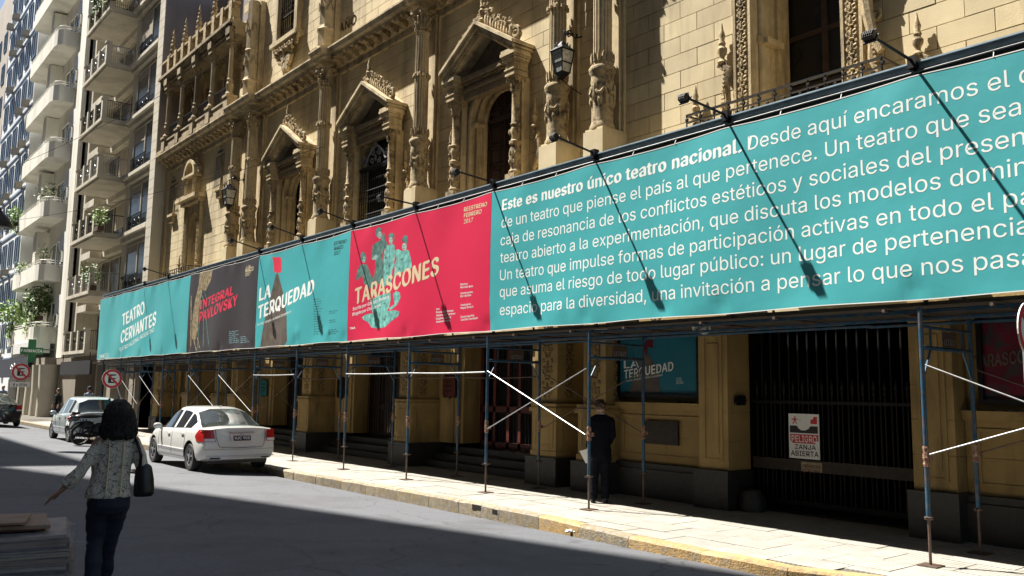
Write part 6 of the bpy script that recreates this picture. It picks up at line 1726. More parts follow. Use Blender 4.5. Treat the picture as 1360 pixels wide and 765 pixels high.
            s = MB(); s.add([(wx+ri*.9*math.cos(2*math.pi*k/20), yc+sg*.02, rw+ri*.9*math.sin(2*math.pi*k/20)) for k in range(20)], [tuple(range(20))]); s.build('brake_disc', 'black_plastic', wh, local=True)
    return t
SEDAN = dict(L=4.47, W=1.78, H=1.43, roofw=1.14, wheel=.315, axles=(.90, 3.54), spokes=5,
    top=[(0, .99), (.12, 1.00), (.50, 1.02), (1.28, 1.38), (1.75, 1.425), (2.4, 1.43), (2.72, 1.36), (3.38, .98), (4.2, .80), (4.47, .62)],
    belt=[(0, .93), (.3, .955), (1.0, .955), (2.5, .91), (3.3, .88), (4.1, .74), (4.47, .55)],
    w=[(0, .93), (.25, .985), (.9, 1.0), (2.4, 1.0), (3.6, .985), (4.2, .93), (4.47, .80)],
    bot=[(0, .30), (.3, .24), (.9, .20), (3.5, .19), (4.2, .22), (4.47, .27)],
    glass=(.50, 1.28, 2.72, 3.38), side=(.98, 3.18), posts=((1.42, 1.50), (2.06, 2.18)), pillars=(.98, 1.42, 1.50, 2.06, 2.18, 3.18), seams=(1.22, 2.12, 3.10),
    handles=(1.38, 2.34), mirror=3.02, rearlean=.13, plate=(.71, .82), reg='HJC 903', ant=.0+1.45,
    lamps=((.66, .93, .69, .955, .46, 'lamp_red'),), lampslant=.04, lid=[(-.58, .96), (-.57, .80), (-.52, .60), (-.46, .565), (0, .555), (.46, .565), (.52, .60), (.57, .80), (.58, .96)])
cz = rz(7.2)
P = gnd(252, 622, rz(6.85))
car('white four-door saloon parked at the kerb just beyond the walking woman', SEDAN, (7.76, 19.0, rz(7.1)), R(90), 'car_white')
HATCH = dict(L=3.95, W=1.70, H=1.50, roofw=1.16, wheel=.30, axles=(.68, 3.18), spokes=9,
    top=[(0, 1.0), (.10, 1.02), (.34, 1.42), (.8, 1.49), (1.8, 1.5), (2.2, 1.44), (3.0, 1.0), (3.75, .80), (3.95, .62)],
    belt=[(0, .93), (.3, .97), (1.0, .97), (2.2, .91), (3.0, .87), (3.7, .72), (3.95, .55)],
    w=[(0, .92), (.2, .98), (.7, 1.0), (2.4, 1.0), (3.3, .98), (3.75, .92), (3.95, .8)],
    bot=[(0, .30), (.3, .24), (.9, .20), (3.3, .19), (3.75, .22), (3.95, .27)],
    glass=(.06, .34, 2.2, 3.0), side=(.62, 2.85), posts=((1.0, 1.08), (1.75, 1.86)), pillars=(.62, 1.0, 1.08, 1.75, 1.86, 2.85), seams=(1.04, 1.8, 2.75),
    handles=(1.15, 1.98), mirror=2.68, rearlean=.10, plate=(.45, .56), reg='JVK 218', ant=.45,
    lamps=((.70, .93, .75, 1.02, .42, 'lamp_dark'),), lampslant=.03, lid=[(-.60, 1.0), (-.60, .60), (-.5, .58), (0, .57), (.5, .58), (.60, .60), (.60, 1.0)])
car('silver grey hatchback parked beyond the white saloon with a motorbike behind it', HATCH, (7.74, 31.0, rz(7.2)), R(90), 'car_silver')
car('black saloon cut by the left edge, farthest of the cars', dict(SEDAN, reg='GPT 441', ant=1.2), (6.72, 43.2, rz(6.7)), R(90), 'car_black')

# ================================================================== MOTORBIKE
def motorbike(x, y, rot):
    t = thing('motorbike', 'dark parked motorbike between the silver hatchback and the walking woman', 'motorbike', (x, y, rz(x)), rot); t.scale = (1.1, 1.1, 1.15)
    for wx, r_ in ((0, .29), (1.25, .29)):
        s = MB(); K = 22; vs = []
        for rr, dy in ((r_*.8, -.045), (r_*.97, -.045), (r_, 0), (r_*.97, .045), (r_*.8, .045)): vs += [(wx+rr*math.cos(2*math.pi*k/K), dy, r_+rr*math.sin(2*math.pi*k/K)) for k in range(K)]
        s.add(vs, [(a*K+k, a*K+(k+1) % K, ((a+1) % 5)*K+(k+1) % K, ((a+1) % 5)*K+k) for a in range(5) for k in range(K)]); w = s.build('wheel', 'rubber', t, local=True, smooth=True)
        s = MB()
        for k in range(10): a = 2*math.pi*k/10; s.bar((wx, 0, r_), (wx+r_*.82*math.cos(a), 0, r_+r_*.82*math.sin(a)), .008, 4)
        s.bar((wx, -.08, r_), (wx, .08, r_), .03, 8); s.build('rim', 'iron', w, local=True)
    s = MB(); s.tube([(0, 0, .32), (.35, 0, .42), (.75, 0, .38), (1.0, 0, .80), (1.05, 0, .95)], .03, 6)
    for sg in (-.09, .09): s.bar((1.25, sg, .29), (1.02, sg, .95), .025, 6); s.bar((0, sg, .29), (.1, sg, .72), .02, 6)
    s.build('frame', 'black_plastic', t, local=True)
    s = MB(); s.blob((.52, 0, .42), (.27, .16, .20), 10, 6); s.blob((.15, 0, .55), (.24, .13, .12), 10, 6); s.blob((.95, 0, .66), (.16, .15, .22), 10, 6); s.tube([(.6, -.14, .3), (.2, -.16, .25), (-.2, -.18, .32)], [.03, .045, .05], 8); s.build('engine', 'iron', t, local=True, smooth=True)
    s = MB(); s.blob((.80, 0, .80), (.26, .14, .13), 12, 8); s.build('tank', 'car_black', t, local=True, smooth=True)
    s = MB(); s.blob((.22, 0, .80), (.42, .13, .07), 12, 6); s.build('seat', 'black_leather', t, local=True, smooth=True)
    s = MB(); s.blob((-.22, 0, .74), (.18, .1, .08), 10, 6); s.tube([(-.3, 0, .70), (-.36, 0, .55), (-.34, 0, .42)], [.05, .04, .03], 6); s.build('tail', 'car_black', t, local=True, smooth=True)
    s = MB(); s.blob((-.36, 0, .74), (.035, .09, .04), 8, 5); s.build('tail_lamp', 'lamp_red', t, local=True, smooth=True)
    s = MB(); s.tube([(.92, -.36, 1.05), (1.02, -.2, 1.03), (1.04, 0, 1.0), (1.02, .2, 1.03), (.92, .36, 1.05)], .014, 6)
    for sg in (-1, 1): s.bar((.95, sg*.3, 1.05), (.98, sg*.36, 1.22), .008, 4); s.blob((.96, sg*.38, 1.25), (.02, .07, .045), 8, 5)
    s.build('handlebar', 'iron', t, local=True, smooth=True)
    s = MB(); s.blob((1.14, 0, .9), (.08, .1, .1), 10, 6); s.build('headlamp', 'lamp_clear', t, local=True, smooth=True)
    for wx in (0, 1.25):
        s = MB()
        for k in range(9): pass
        a0 = [(wx+.33*math.cos(math.pi*(.15+.7*k/8)), 0, .29+.33*math.sin(math.pi*(.15+.7*k/8))) for k in range(9)]; s.tube(a0, .035, 6); s.build('mudguard', 'car_black', t, local=True, smooth=True)
    s = MB(); s.add([(-.39, .09, .55), (-.39, -.09, .55), (-.37, -.09, .67), (-.37, .09, .67)], [(0, 1, 2, 3)]); s.build('number_plate', 'sign_white', t, local=True)
    return t
motorbike(6.85, 29.7, R(12))

# ================================================================== CARTON STACK in the near left corner
def stack():
    P0 = at(93, 706, 1.0); X1, Y1 = 0, 0
    top = 1.02
    c = gnd(94, 707, top)          # near right top corner
    t = thing('paper_stack', 'waist-high stack of flattened cardboard wrapped in clear plastic, near left corner', 'stack', (c.x, c.y, rz(c.x)))
    rot = R(-12)
    t.rotation_euler = (0, 0, rot)
    # local: +x right, +y away, origin at the near right corner on the ground
    z = .0; H_ = top-rz(c.x); k = 0; W_, D_ = 1.1, .72
    p = MB(); p.box(-W_, 0, 0, D_, .0, .03); 
    for x in (-W_, -W_/2-.05, -.1): p.box(x, x+.1, 0, D_, .03, .10)
    p.box(-W_, 0, 0, D_, .10, .12); p.build('pallet', 'deck_board', t, local=True)
    z = .122; stk = {m_: MB() for m_ in ('cardboard', 'paper_white_stack', 'kick_rust', 'ink_bone')}
    while z < H_-.008:
        h = random.uniform(.005, .020); j = random.gauss(0, .010)-.006; j2 = random.gauss(0, .010); tl = random.uniform(-.005, .005); bow = random.uniform(-.008, .004)
        s = stk[random.choice(('cardboard', 'paper_white_stack', 'paper_white_stack', 'cardboard', 'kick_rust', 'ink_bone'))]
        K = 5; bot = []; top_ = []
        for q in range(K+1):
            u = q/K; xx = -W_+(W_+j)*u; dz = tl*u+bow*math.sin(math.pi*u)
            bot += [(xx, j2, z+dz), (xx, D_+j2, z+dz)]; top_ += [(xx, j2, z+h+dz), (xx, D_+j2, z+h+dz)]
        n_ = len(bot); fs_ = []
        for q in range(K):
            a = 2*q; fs_ += [(a, a+1, a+3, a+2), (n_+a, n_+a+2, n_+a+3, n_+a+1), (a, a+2, n_+a+2, n_+a), (a+1, n_+a+1, n_+a+3, a+3)]
        fs_ += [(0, n_, n_+1, 1), (n_-2, n_-1, 2*n_-1, 2*n_-2)]
        s.add(bot+top_, fs_); z += h+random.choice((0, 0, .001, .003))
    for m_, s in stk.items(): q = s.build('cardboard_sheets', m_, t, local=True); q['kind'] = 'stuff'
    # upper bundle set back
    s = MB(); s.box(-W_, -.13, .10, D_-.04, H_+.005, H_+.03); s.build('cardboard_sheet', 'red_wood', t, local=True)
    s = MB(); s.cbox((-.62, .26, H_+.042), (.50, .24, .010), Matrix.Rotation(R(4), 3, 'Z') @ Matrix.Rotation(R(1.5), 3, 'Y')); s.cbox((-.68, .22, H_+.062), (.46, .2, .006), Matrix.Rotation(R(-3), 3, 'Z')); s.build('cardboard_sheet', 'cardboard', t, local=True)
    # plastic film, creased
    s = MB(); nx, nz = 46, 26; vs = []
    def film(u, v):
        return .012+.010*noise.noise(Vector((u*3, v*14+u*1.2, 2)))
    for j in range(nz+1):
        for i in range(nx+1): u = i/nx; v = j/nz; vs.append((-W_-.03+(W_+.04)*u+.01*(v < .02), -.020-film(u*1.5, v), .10+(H_-.085)*v))
    s.add(vs, [(j*(nx+1)+i, j*(nx+1)+i+1, (j+1)*(nx+1)+i+1, (j+1)*(nx+1)+i) for j in range(nz) for i in range(nx)])
    vs = []
    for j in range(nz+1):
        for i in range(nx+1): u = i/nx; v = j/nz; vs.append((.022+film(u+4, v), -.02+(D_+.03)*u, .10+(H_-.085)*v))
    s.add(vs, [(j*(nx+1)+i, j*(nx+1)+i+1, (j+1)*(nx+1)+i+1, (j+1)*(nx+1)+i) for j in range(nz) for i in range(nx)])
    s.build('plastic_film', 'plastic_wrap', t, local=True, smooth=True)
    s = MB()
    for k in range(16):
        a = Vector((random.uniform(-.16, .03), random.uniform(-.03, .12), H_+random.uniform(-.02, .05))); s.add([a, a+Vector((random.uniform(.02, .07), random.uniform(-.02, .02), random.uniform(-.02, .03))), a+Vector((random.uniform(0, .05), random.uniform(-.03, .02), random.uniform(.01, .04)))], [(0, 1, 2)])
    a = Vector((0, 0, H_-.03)); s.add([a, a+Vector((.09, 0, -.03)), a+Vector((.10, 0, -.042)), a+Vector((0, 0, -.03))], [(0, 1, 2, 3)])
    s.build('torn_film', 'plastic_wrap', t, local=True)
stack()

# ================================================================== PEOPLE
def ring(cx, cy, z, rx, ry, n=18, tx=0, ty=0):
    return [(cx+rx*math.cos(2*math.pi*k/n), cy+ry*math.sin(2*math.pi*k/n), z+tx*math.cos(2*math.pi*k/n)*rx+ty*math.sin(2*math.pi*k/n)*ry) for k in range(n)]
def bake(mb, name, m_, parent, vox=.012, sm=6, fold=0, fs=(9, 9, 22)):
    o = mb.build(name, m_, None, local=True)
    bm = bmesh.new(); bm.from_mesh(o.data); bmesh.ops.recalc_face_normals(bm, faces=bm.faces); bm.to_mesh(o.data); bm.free()
    r_ = o.modifiers.new('r', 'REMESH'); r_.mode = 'VOXEL'; r_.voxel_size = vox; r_.use_smooth_shade = True
    s_ = o.modifiers.new('s', 'SMOOTH'); s_.iterations = sm; s_.factor = .5
    dg = bpy.context.evaluated_depsgraph_get(); me = bpy.data.meshes.new_from_object(o.evaluated_get(dg))
    if fold:
        for v in me.vertices:
            c_ = v.co; q_ = Vector((c_.x*fs[0], c_.y*fs[1], c_.z*fs[2])); k_ = noise.noise(q_+Vector((3, 7, 1)))+.5*noise.noise(q_*2.1)
            v.co = c_ + v.normal*fold*k_
    me.polygons.foreach_set('use_smooth', [True]*len(me.polygons))
    n = o.name; bpy.data.objects.remove(o); q = bpy.data.objects.new(name, me); C.objects.link(q); q.parent = parent; return q
def limb(mb, pts, rs, n=12):
    mb.tube(pts, rs, n)
    for p, r_ in zip(pts, rs): mb.blob(p, r_, n, 8)
def hand(mb, w, d, side_, s=1.0, curl=.5, pal=None):
    """w wrist point, d direction to the fingers; five separate tapering fingers"""
    w = Vector(w); d = Vector(d).normalized(); a = Vector(pal).normalized() if pal else d.orthogonal().normalized()   # a across the palm
    a = (a-d*a.dot(d)).normalized(); nrm = d.cross(a)
    rings = []
    for t, hw, th in ((-.01, .026, .021), (.02, .034, .018), (.055, .041, .016), (.088, .040, .013)):
        c = w+d*t*s; rings.append([c+a*math.cos(q)*hw*s+nrm*math.sin(q)*th*s for q in [2*math.pi*k/10 for k in range(10)]])
    mb.loft(rings)
    for i, (off, ln) in enumerate(((-.030, .066), (-.010, .078), (.011, .073), (.031, .056))):
        b = w+d*.082*s+a*off*s; p = [b]; dd = (d+a*(off/.03)*.20).normalized()
        for j in range(3):
            dd = (dd+nrm*side_*curl*(.35+.12*j+.06*i)).normalized(); p.append(p[-1]+dd*ln*s*(.44, .32, .24)[j])
        mb.tube(p, [.0098*s, .0092*s, .0082*s, .006*s], 8); mb.blob(p[-1], .0062*s, 6, 4)
    b = w+d*.02*s-a*.03*s; p = [b, b+(d*.6-a*.7).normalized()*.035*s, b+(d*.6-a*.7).normalized()*.035*s+(d*.85-a*.3+nrm*side_*.2).normalized()*.032*s]; p.append(p[-1]+(d*.95+nrm*side_*.25).normalized()*.024*s)
    mb.tube(p, [.013*s, .0125*s, .011*s, .007*s], 8); mb.blob(p[-1], .0075*s, 6, 4)
def head(mb, c, yaw, s=1.0, neck=None):
    """c centre of skull; yaw direction of the face in the local xy plane (0 = +y)"""
    rot = Matrix.Rotation(yaw, 3, 'Z'); c = Vector(c)
    def P(x, y, z): return c+rot @ Vector((x*s, y*s, z*s))
    mb.blob(P(0, -.012, .02), (.078*s, .092*s, .10*s), 18, 12, rot)
    mb.blob(P(0, .025, -.045), (.062*s, .062*s, .078*s), 16, 10, rot)       # jaw
    mb.blob(P(0, .066, -.092), (.028*s, .022*s, .022*s), 10, 8, rot)        # chin
    mb.tube([P(0, .084, .018), P(0, .102, -.018), P(0, .108, -.032)], [.009*s, .013*s, .015*s], 8)   # nose
    for sx in (-1, 1):
        mb.blob(P(sx*.030, .080, -.02), (.020*s, .012*s, .018*s), 8, 6, rot)    # cheeks
        mb.blob(P(sx*.078, -.004, -.008), (.008*s, .018*s, .030*s), 8, 6, rot)  # ears
    mb.blob(P(0, .074, .034), (.05*s, .016*s, .010*s), 10, 6, rot)          # brow
    mb.blob(P(0, .086, -.058), (.024*s, .010*s, .007*s), 8, 5, rot)         # lips
    mb.blob(P(0, .083, -.068), (.020*s, .010*s, .006*s), 8, 5, rot)
    return P
def face(parent, P, s=1.0):
    e = MB()
    for sx in (-1, 1): e.blob(P(sx*.031, .082, .012), (.012*s, .007*s, .007*s), 8, 6)
    e.build('eyes', 'black_plastic', parent, local=True, smooth=True)
# ---------- the walking woman
D_ = 7.5
d0 = (CF + CR*((155-680)/FPX) + CU*((382.5-509)/FPX)); G = CAM+d0*D_; yawv = math.atan2(G.x, G.y)
gz = rz(G.x); SCL = FPX/D_
w = thing('person', 'dark-haired woman walking away in a patterned blouse and navy trousers', 'person', (G.x, G.y, gz), -yawv)
FOOT = 382.5+FPX*((CAMZ-gz)/D_)*1.0 + (509-382.5)*0
def L2(px, py, y=0): return ((px-155)/SCL, y, (775-py)/SCL)
body = MB()
Pf = head(body, L2(157, 556, -.01), R(62), .98)
limb(body, [L2(158, 572, 0), L2(160, 587, 0)], [.048, .054])
body.loft([ring(0, 0, z, rx, ry) for z, rx, ry in ((.70, .12, .10), (.78, .150, .115), (.86, .15, .11), (.97, .118, .09), (1.08, .13, .095), (1.19, .145, .1), (1.27, .13, .08), (1.31, .07, .06))])
la = [L2(139, 583, 0), L2(124, 613, -.07), L2(101, 642, -.05)]
limb(body, la, [.046, .036, .025]); 
hand(body, L2(100, 643, -.05), Vector(L2(82, 658, -.05))-Vector(L2(100, 643, -.05)), -1, 1.08, .22, pal=(0, -1, .3))
ra = [L2(182, 583, .0), L2(193, 622, -.02), L2(190, 628, .2)]
limb(body, ra, [.046, .038, .027]); hand(body, ra[2], (-.3, 1, .35), 1, .95, .7, pal=(1, 0, 0))
limb(body, [(-.085, -.0, .80), (-.085, .04, .44), (-.082, -.15, .09)], [.085, .056, .036]); limb(body, [(.075, .02, .80), (.03, .14, .44), (.02, .28, .10)], [.085, .056, .036])
ob = bake(body, 'body', 'skin', w, .009, 4); face(ob, Pf, .98)
tr = MB()
tr.loft([ring(c, cy, z, rx, ry) for z, c, cy, rx, ry in ((.66, .0, -.02, .145, .125), (.72, .008, -.03, .168, .142), (.78, .008, -.02, .166, .138), (.86, -.003, 0, .155, .116), (.92, -.003, 0, .145, .106))])
def leg(mb, pts, rs): 
    mb.tube(pts, rs, 14)
    for p, r_ in zip(pts[:-1], rs[:-1]): mb.blob(p, r_, 14, 8)
leg(tr, [(-.075, -.01, .74), (-.082, .02, .58), (-.085, .04, .43), (-.085, -.06, .28), (-.082, -.14, .115)], [.098, .086, .070, .068, .058])
leg(tr, [(.075, .0, .74), (.05, .06, .58), (.025, .12, .43), (.012, .20, .28), (.01, .27, .09)], [.102, .090, .074, .070, .064])
bake(tr, 'trousers', 'navy_cloth', w, .010, 5, .011, (5, 5, 15))
bl = MB()
bl.loft([ring(c, 0, z, rx, ry, ty=ty) for z, c, rx, ry, ty in ((.80, -.005, .195, .150, 0), (.84, -.003, .186, .145, 0), (.92, .0, .166, .130, 0), (1.0, .005, .157, .120, 0), (1.09, .01, .160, .120, 0), (1.18, .015, .167, .118, 0), (1.26, .018, .150, .098, 0), (1.305, .02, .10, .08, 0), (1.335, .025, .062, .062, 0))])
bl.tube([L2(143, 585, 0), L2(133, 598, -.03), L2(124, 613, -.07), L2(115, 625, -.07), L2(105, 638, -.055)], [.060, .055, .052, .054, .056], 14); bl.blob(L2(143, 585, 0), .062, 14, 8)
bl.tube([L2(179, 585, 0), L2(188, 602, -.02), L2(194, 622, -.02), L2(192, 625, .10)], [.064, .056, .052, .05], 14); bl.blob(L2(179, 585, 0), .064, 14, 8); bl.blob(L2(194, 622, -.02), .053, 12, 8)
bo = bake(bl, 'blouse', 'blouse_print', w, .009, 5, .011, (16, 16, 7))
fr = MB()      # lace bands and seams on the back
for px in (151, 168): fr.tube([L2(px, 650, -.158), L2(px+.5, 630, -.142), L2(px+1, 610, -.128), L2(px+1, 592, -.124), L2(px+1, 584, -.102)], .006, 5)
fr.build('lace_bands', 'ink_cream', bo, local=True)
hr = MB(); random.seed(5)
FC = Vector(L2(157, 556, -.01)); RF = Matrix.Rotation(-R(62), 3, 'Z')
hc = Vector(L2(160, 553, -.02))
def hull(dz):        # half widths of the hair mass at height dz above its centre: round crown, wider at the ends
    if dz > 0: q = math.sqrt(max(0, 1-(dz/.150)**2)); return .128*q, .125*q
    q = 1+.22*min(1, -dz/.14); e = 1 if dz > -.13 else max(.0, 1-((-dz-.13)/.05)**2)**.5
    return .128*q*e, .12*q*e
def inface(p): f_ = RF @ (p-FC); return f_.y > .040 and f_.z < .060 and abs(f_.x) < .062
for k in range(420):
    dz = random.uniform(-.165, .145); a = random.uniform(0, 2*math.pi); rx, ry = hull(dz); p = hc+Vector((math.cos(a)*rx*.86+(.006 if dz < 0 else 0), math.sin(a)*ry*.86, dz*.95))
    if inface(p): continue
    hr.blob(p, (.024, .024, .036), 7, 5)
hr.blob(hc+Vector((0, 0, .0)), (.095, .09, .12), 14, 10); hr.blob(hc+Vector((.01, -.01, -.08)), (.10, .08, .07), 14, 10)
h_ob = bake(hr, 'hair', 'hair', w, .008, 5, .006, (40, 40, 14))
cl = MB()
for k in range(420):      # separate wavy locks over the mass
    a = random.uniform(0, 2*math.pi); z0 = random.uniform(-.05, .13); ln = random.uniform(.05, .12); pts = []; ph = random.uniform(0, 6)
    for q in range(6):
        dz = z0-ln*q/5; rx, ry = hull(dz); rx = max(rx, .03); ry = max(ry, .03); aa = a+.10*math.sin(ph+q*1.3); ex = 1.0+.05*math.sin(ph+q)
        pts.append(hc+Vector((math.cos(aa)*rx*ex+(.006 if dz < 0 else 0), math.sin(aa)*ry*ex, dz*.98)))
    if any(inface(p) for p in pts): continue
    cl.tube(pts, [.004, .007, .008, .007, .006, .002], 5)
cl.build('hair_locks', 'hair', w, local=True, smooth=True)
for (x, y, z, rt) in ((-.062, -.09, .0, 0), (.02, .29, .0, 0)):
    s = MB(); s.loft([ring(x, y+.0, .005+z, .036, .05, 12), ring(x, y+.02, .02+z, .04, .09, 12), ring(x, y-.0, .06+z, .034, .055, 12), ring(x, y-.03, .10+z, .034, .036, 12)]); s.blob((x, y+.09, .03+z), (.038, .07, .028), 12, 6); s.box(x-.015, x+.015, y-.055, y-.03, .0, .03)
    bake(s, 'shoe', 'cream_shoe', w, .008, 3)
# shoulder bag: a thing of its own, hanging from her shoulder
bgp = thing('shoulder_bag', 'black soft shoulder bag hanging at the walking woman\'s right side', 'bag', (G.x, G.y, gz), -yawv)
s = MB(); s.loft([ring(*L2(196, 655, -.03)[:1], -.03, L2(0, 655)[2], .075, .05, 16), ring(L2(197, 650)[0], -.03, L2(0, 650)[2], .088, .062, 16), ring(L2(196, 632)[0], -.03, L2(0, 632)[2], .082, .06, 16), ring(L2(195, 616)[0], -.03, L2(0, 616)[2], .066, .045, 16), ring(L2(193, 612)[0], -.03, L2(0, 612)[2], .05, .02, 16)])
bake(s, 'bag_body', 'black_leather', bgp, .009, 5)
s = MB(); s.tube([L2(190, 618, -.085), L2(190, 600, -.125), L2(185, 584, -.09), L2(181, 577.5, -.02), L2(183, 584, .06), L2(190, 600, .09), L2(197, 618, .03)], .014, 8); s.build('strap', 'black_leather', bgp, local=True, smooth=True)
# ---------- the man in the suit
def standing(name_label, G, yaw, S, px0, py0, spec, cat='person'):
    pass
G2 = gnd(797, 668, 0); dep = (G2-CAM).dot(CF); S2_ = FPX/dep; yw = math.atan2(G2.x, G2.y)
mn = thing('person', 'man in a dark navy suit standing by the ochre wall, seen from behind', 'person', (G2.x, G2.y, 0), -yw)
def M2(px, py, y=0): return ((px-797)/S2_, y, (668-py)/S2_)
b = MB()
Pm = head(b, M2(797, 541.5, .0), R(18), 1.02)
limb(b, [M2(797.5, 549, 0), M2(798.5, 556, 0)], [.056, .062])
b.loft([ring(0, 0, z, rx, ry) for z, rx, ry in ((.85, .13, .10), (1.0, .14, .11), (1.15, .15, .11), (1.3, .17, .115), (1.42, .15, .09), (1.47, .07, .06))])
LA = [M2(786, 561, 0), M2(784, 580, -.04), M2(780.5, 598, .02)]; RA = [M2(811.5, 561, 0), M2(814, 580, .02), M2(807, 592, .22)]
limb(b, LA, [.05, .042, .03]); hand(b, LA[2], (-.1, .1, -1), 1, 1.0, .8, pal=(0, 1, 0)); limb(b, RA, [.05, .042, .03]); hand(b, RA[2], (-.6, .8, .1), 1, 1.0, .8, pal=(0, 0, 1))
limb(b, [(-.09, 0, .86), (-.10, .01, .48), (-.12, .0, .1)], [.08, .055, .04]); limb(b, [(.085, 0, .86), (.085, .01, .48), (.085, .0, .1)], [.08, .055, .04])
bd = bake(b, 'body', 'skin_pale', mn, .010, 4); face(bd, Pm, 1.02)
j = MB()
j.loft([ring(c, 0, z, rx, ry) for z, c, rx, ry in ((.70, .02, .175, .135), (.80, .015, .178, .14), (.95, .01, .168, .13), (1.08, .01, .168, .125), (1.22, .01, .185, .13), (1.36, .01, .20, .125), (1.44, .01, .17, .10), (1.485, .01, .095, .075))])
for A in (LA, RA): j.tube([Vector(A[0]), Vector(A[0]).lerp(Vector(A[1]), .5), Vector(A[1]), Vector(A[1]).lerp(Vector(A[2]), .9)], [.072, .064, .058, .048], 14); j.blob(A[0], .074, 12, 8); j.blob(A[1], .058, 12, 8)
bake(j, 'jacket', 'suit_cloth', mn, .011, 5, .010, (10, 10, 6))
j = MB(); j.loft([ring(M2(798, 0)[0], 0, z, r_, r_*.95, 14) for z, r_ in ((1.455, .072), (1.48, .066), (1.50, .064))]); j.build('shirt_collar', 'white_paint', mn, local=True, smooth=True)
j = MB(); j.loft([ring(.0, 0, .80, .15, .12), ring(0, 0, .95, .15, .11)]); leg(j, [(-.085, 0, .86), (-.092, .0, .66), (-.10, .01, .48), (-.11, .0, .28), (-.12, -.01, .07)], [.105, .095, .082, .075, .072]); leg(j, [(.085, 0, .86), (.086, .0, .66), (.088, .01, .48), (.085, .0, .28), (.085, -.01, .07)], [.105, .095, .082, .075, .072])
bake(j, 'trousers', 'suit_cloth', mn, .011, 5, .010, (6, 6, 14))
hh = MB(); hc2 = Vector(M2(797, 540, -.01)); 
for k in range(150):
    dd = Vector((random.gauss(0, 1), random.gauss(0, 1), random.gauss(0, 1))).normalized(); rel = Matrix.Rotation(-R(18), 3, 'Z') @ dd
    if rel.z < -.45 or (rel.y > .35 and rel.z < .45): continue
    hh.blob(hc2+Vector((dd.x*.083, dd.y*.098, dd.z*.108)), random.uniform(.014, .022), 6, 4)
hh.blob(hc2+Vector((0, -.01, .01)), (.082, .092, .10), 12, 8); bake(hh, 'hair', 'hair_brown', mn, .008, 2)
for x in (-.12, .085):
    s = MB(); s.loft([ring(x, .04, .005, .045, .11, 14), ring(x, .04, .03, .046, .11, 14), ring(x, .0, .07, .04, .06, 14), ring(x, -.03, .10, .038, .045, 14)]); bake(s, 'shoe', 'black_leather', mn, .009, 3)
sh = MB(); c4 = [M2(769.3, 600.7, -.02), M2(785.5, 596.0, -.03), M2(792, 612.7, -.03), M2(777.8, 616.7, -.02)]
sh.add(c4+[(p[0], p[1]+.003, p[2]) for p in c4], [(0, 1, 2, 3), (7, 6, 5, 4), (0, 4, 5, 1), (1, 5, 6, 2), (2, 6, 7, 3), (3, 7, 4, 0)])
pp = thing('paper_sheet', 'white sheet of paper held low in the suited man\'s left hand', 'paper', (G2.x, G2.y, 0), -yw); sh.build('sheet', 'paper', pp, local=True)
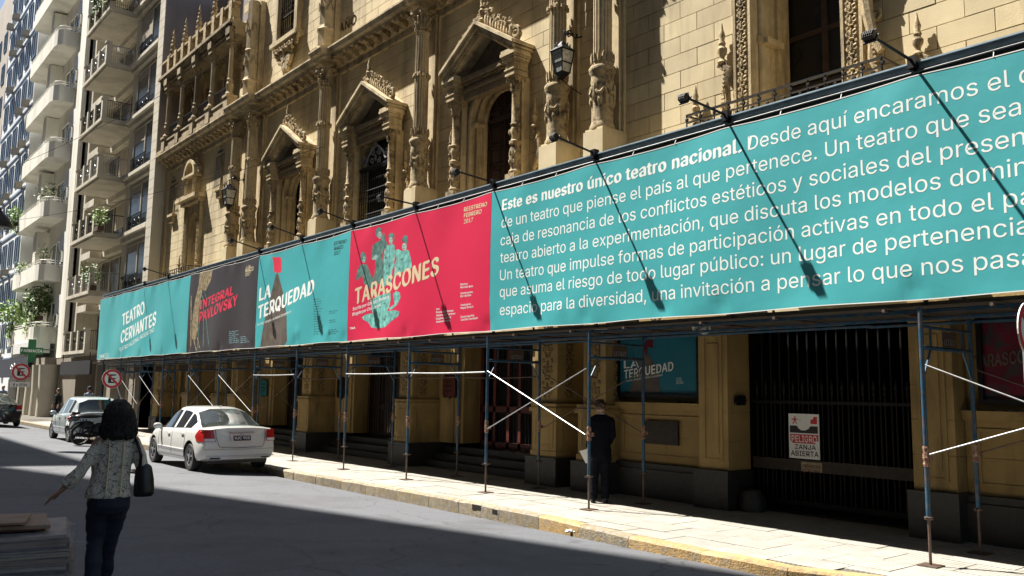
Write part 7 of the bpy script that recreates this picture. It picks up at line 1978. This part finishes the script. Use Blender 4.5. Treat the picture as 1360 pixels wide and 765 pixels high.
# ---------- people farther down the pavement
def passer(label, px, py_top, X, top_m, hair_m, h, yaw, capm=None):
    v = at(px, py_top, X); t = thing('person', label, 'person', (v.x, v.y, 0), yaw); k = (v.z)/1.70; k = max(.93, min(1.1, k))
    b = MB(); P_ = head(b, (0, 0, 1.58*k), 0, 1.0); limb(b, [(0, 0, 1.40*k), (0, 0, 1.5*k)], [.055, .05])
    b.loft([ring(0, 0, z*k, rx, ry, 14) for z, rx, ry in ((.85, .13, .1), (1.1, .13, .1), (1.3, .16, .1), (1.40, .13, .08))])
    for sg in (-1, 1):
        A = [(sg*.19, 0, 1.34*k), (sg*.23, -.02, 1.08*k), (sg*.22, .12, .88*k)]; limb(b, A, [.045, .037, .027], 10); hand(b, A[2], (0, .3, -1), sg, .95, .5, pal=(0, 1, 0))
        limb(b, [(sg*.09, 0, .85*k), (sg*.10, .03*sg, .47*k), (sg*.10, -.06*sg, .08)], [.08, .055, .04], 10)
    bd = bake(b, 'body', 'skin_pale', t, .014, 3); face(bd, P_)
    j = MB(); j.loft([ring(0, 0, z*k, rx, ry, 14) for z, rx, ry in ((.82, .17, .13), (1.0, .16, .12), (1.2, .18, .12), (1.36, .18, .11), (1.43, .09, .07))])
    for sg in (-1, 1): j.tube([(sg*.18, 0, 1.34*k), (sg*.23, -.02, 1.08*k), (sg*.222, .09, .93*k)], [.062, .053, .045], 10); j.blob((sg*.18, 0, 1.34*k), .064, 10, 6)
    bake(j, 'shirt', top_m, t, .014, 4)
    j = MB(); j.loft([ring(0, 0, .8*k, .15, .12), ring(0, 0, .92*k, .15, .11)])
    for sg in (-1, 1): leg(j, [(sg*.085, 0, .84*k), (sg*.1, .03*sg, .47*k), (sg*.1, -.06*sg, .07)], [.10, .075, .065])
    bake(j, 'trousers', 'navy_cloth', t, .014, 4)
    j = MB(); j.blob((0, -.015, 1.60*k+.01), (.088, .102, .112), 14, 10)
    if not capm: j.blob((0, -.05, 1.53*k), (.085, .07, .12), 12, 8)
    else: j.tube([(0, .06, 1.63*k), (0, .15, 1.62*k)], [.06, .03], 8)
    bake(j, 'cap' if capm else 'hair', capm or hair_m, t, .010, 3)
    for sg in (-1, 1): s = MB(); s.loft([ring(sg*.1, -.06*sg+.03, .005, .042, .1, 10), ring(sg*.1, -.06*sg+.02, .05, .04, .08, 10)]); s.build('shoe', 'black_leather', t, local=True, smooth=True)
passer('brown-haired person in black standing beyond the silver hatchback', 78, 516, 9.3, 'black_leather', 'hair_brown', 1.7, R(110))
passer('person in a dark cap and pale blue shirt beyond the silver car roof', 119, 513, 10.2, 'denim_pale', 'hair', 1.7, R(20), 'navy_cloth')
passer('light-haired person walking at the far left edge behind the black car', 5, 512, 9.6, 'denim_pale', 'ink_bone', 1.7, R(200))
# litter on the road edge
m = MB(); p = gnd(758, 708, rz(8.35))
for k in range(5): m.blob((p.x+random.uniform(-.05, .05), p.y+random.uniform(-.06, .06), rz(8.35)+.025), (.04, .035, .022), 6, 4)
tag(m.build('litter', 'paper', None), 'crumpled white paper litter in the gutter by the yellow kerb', 'litter')
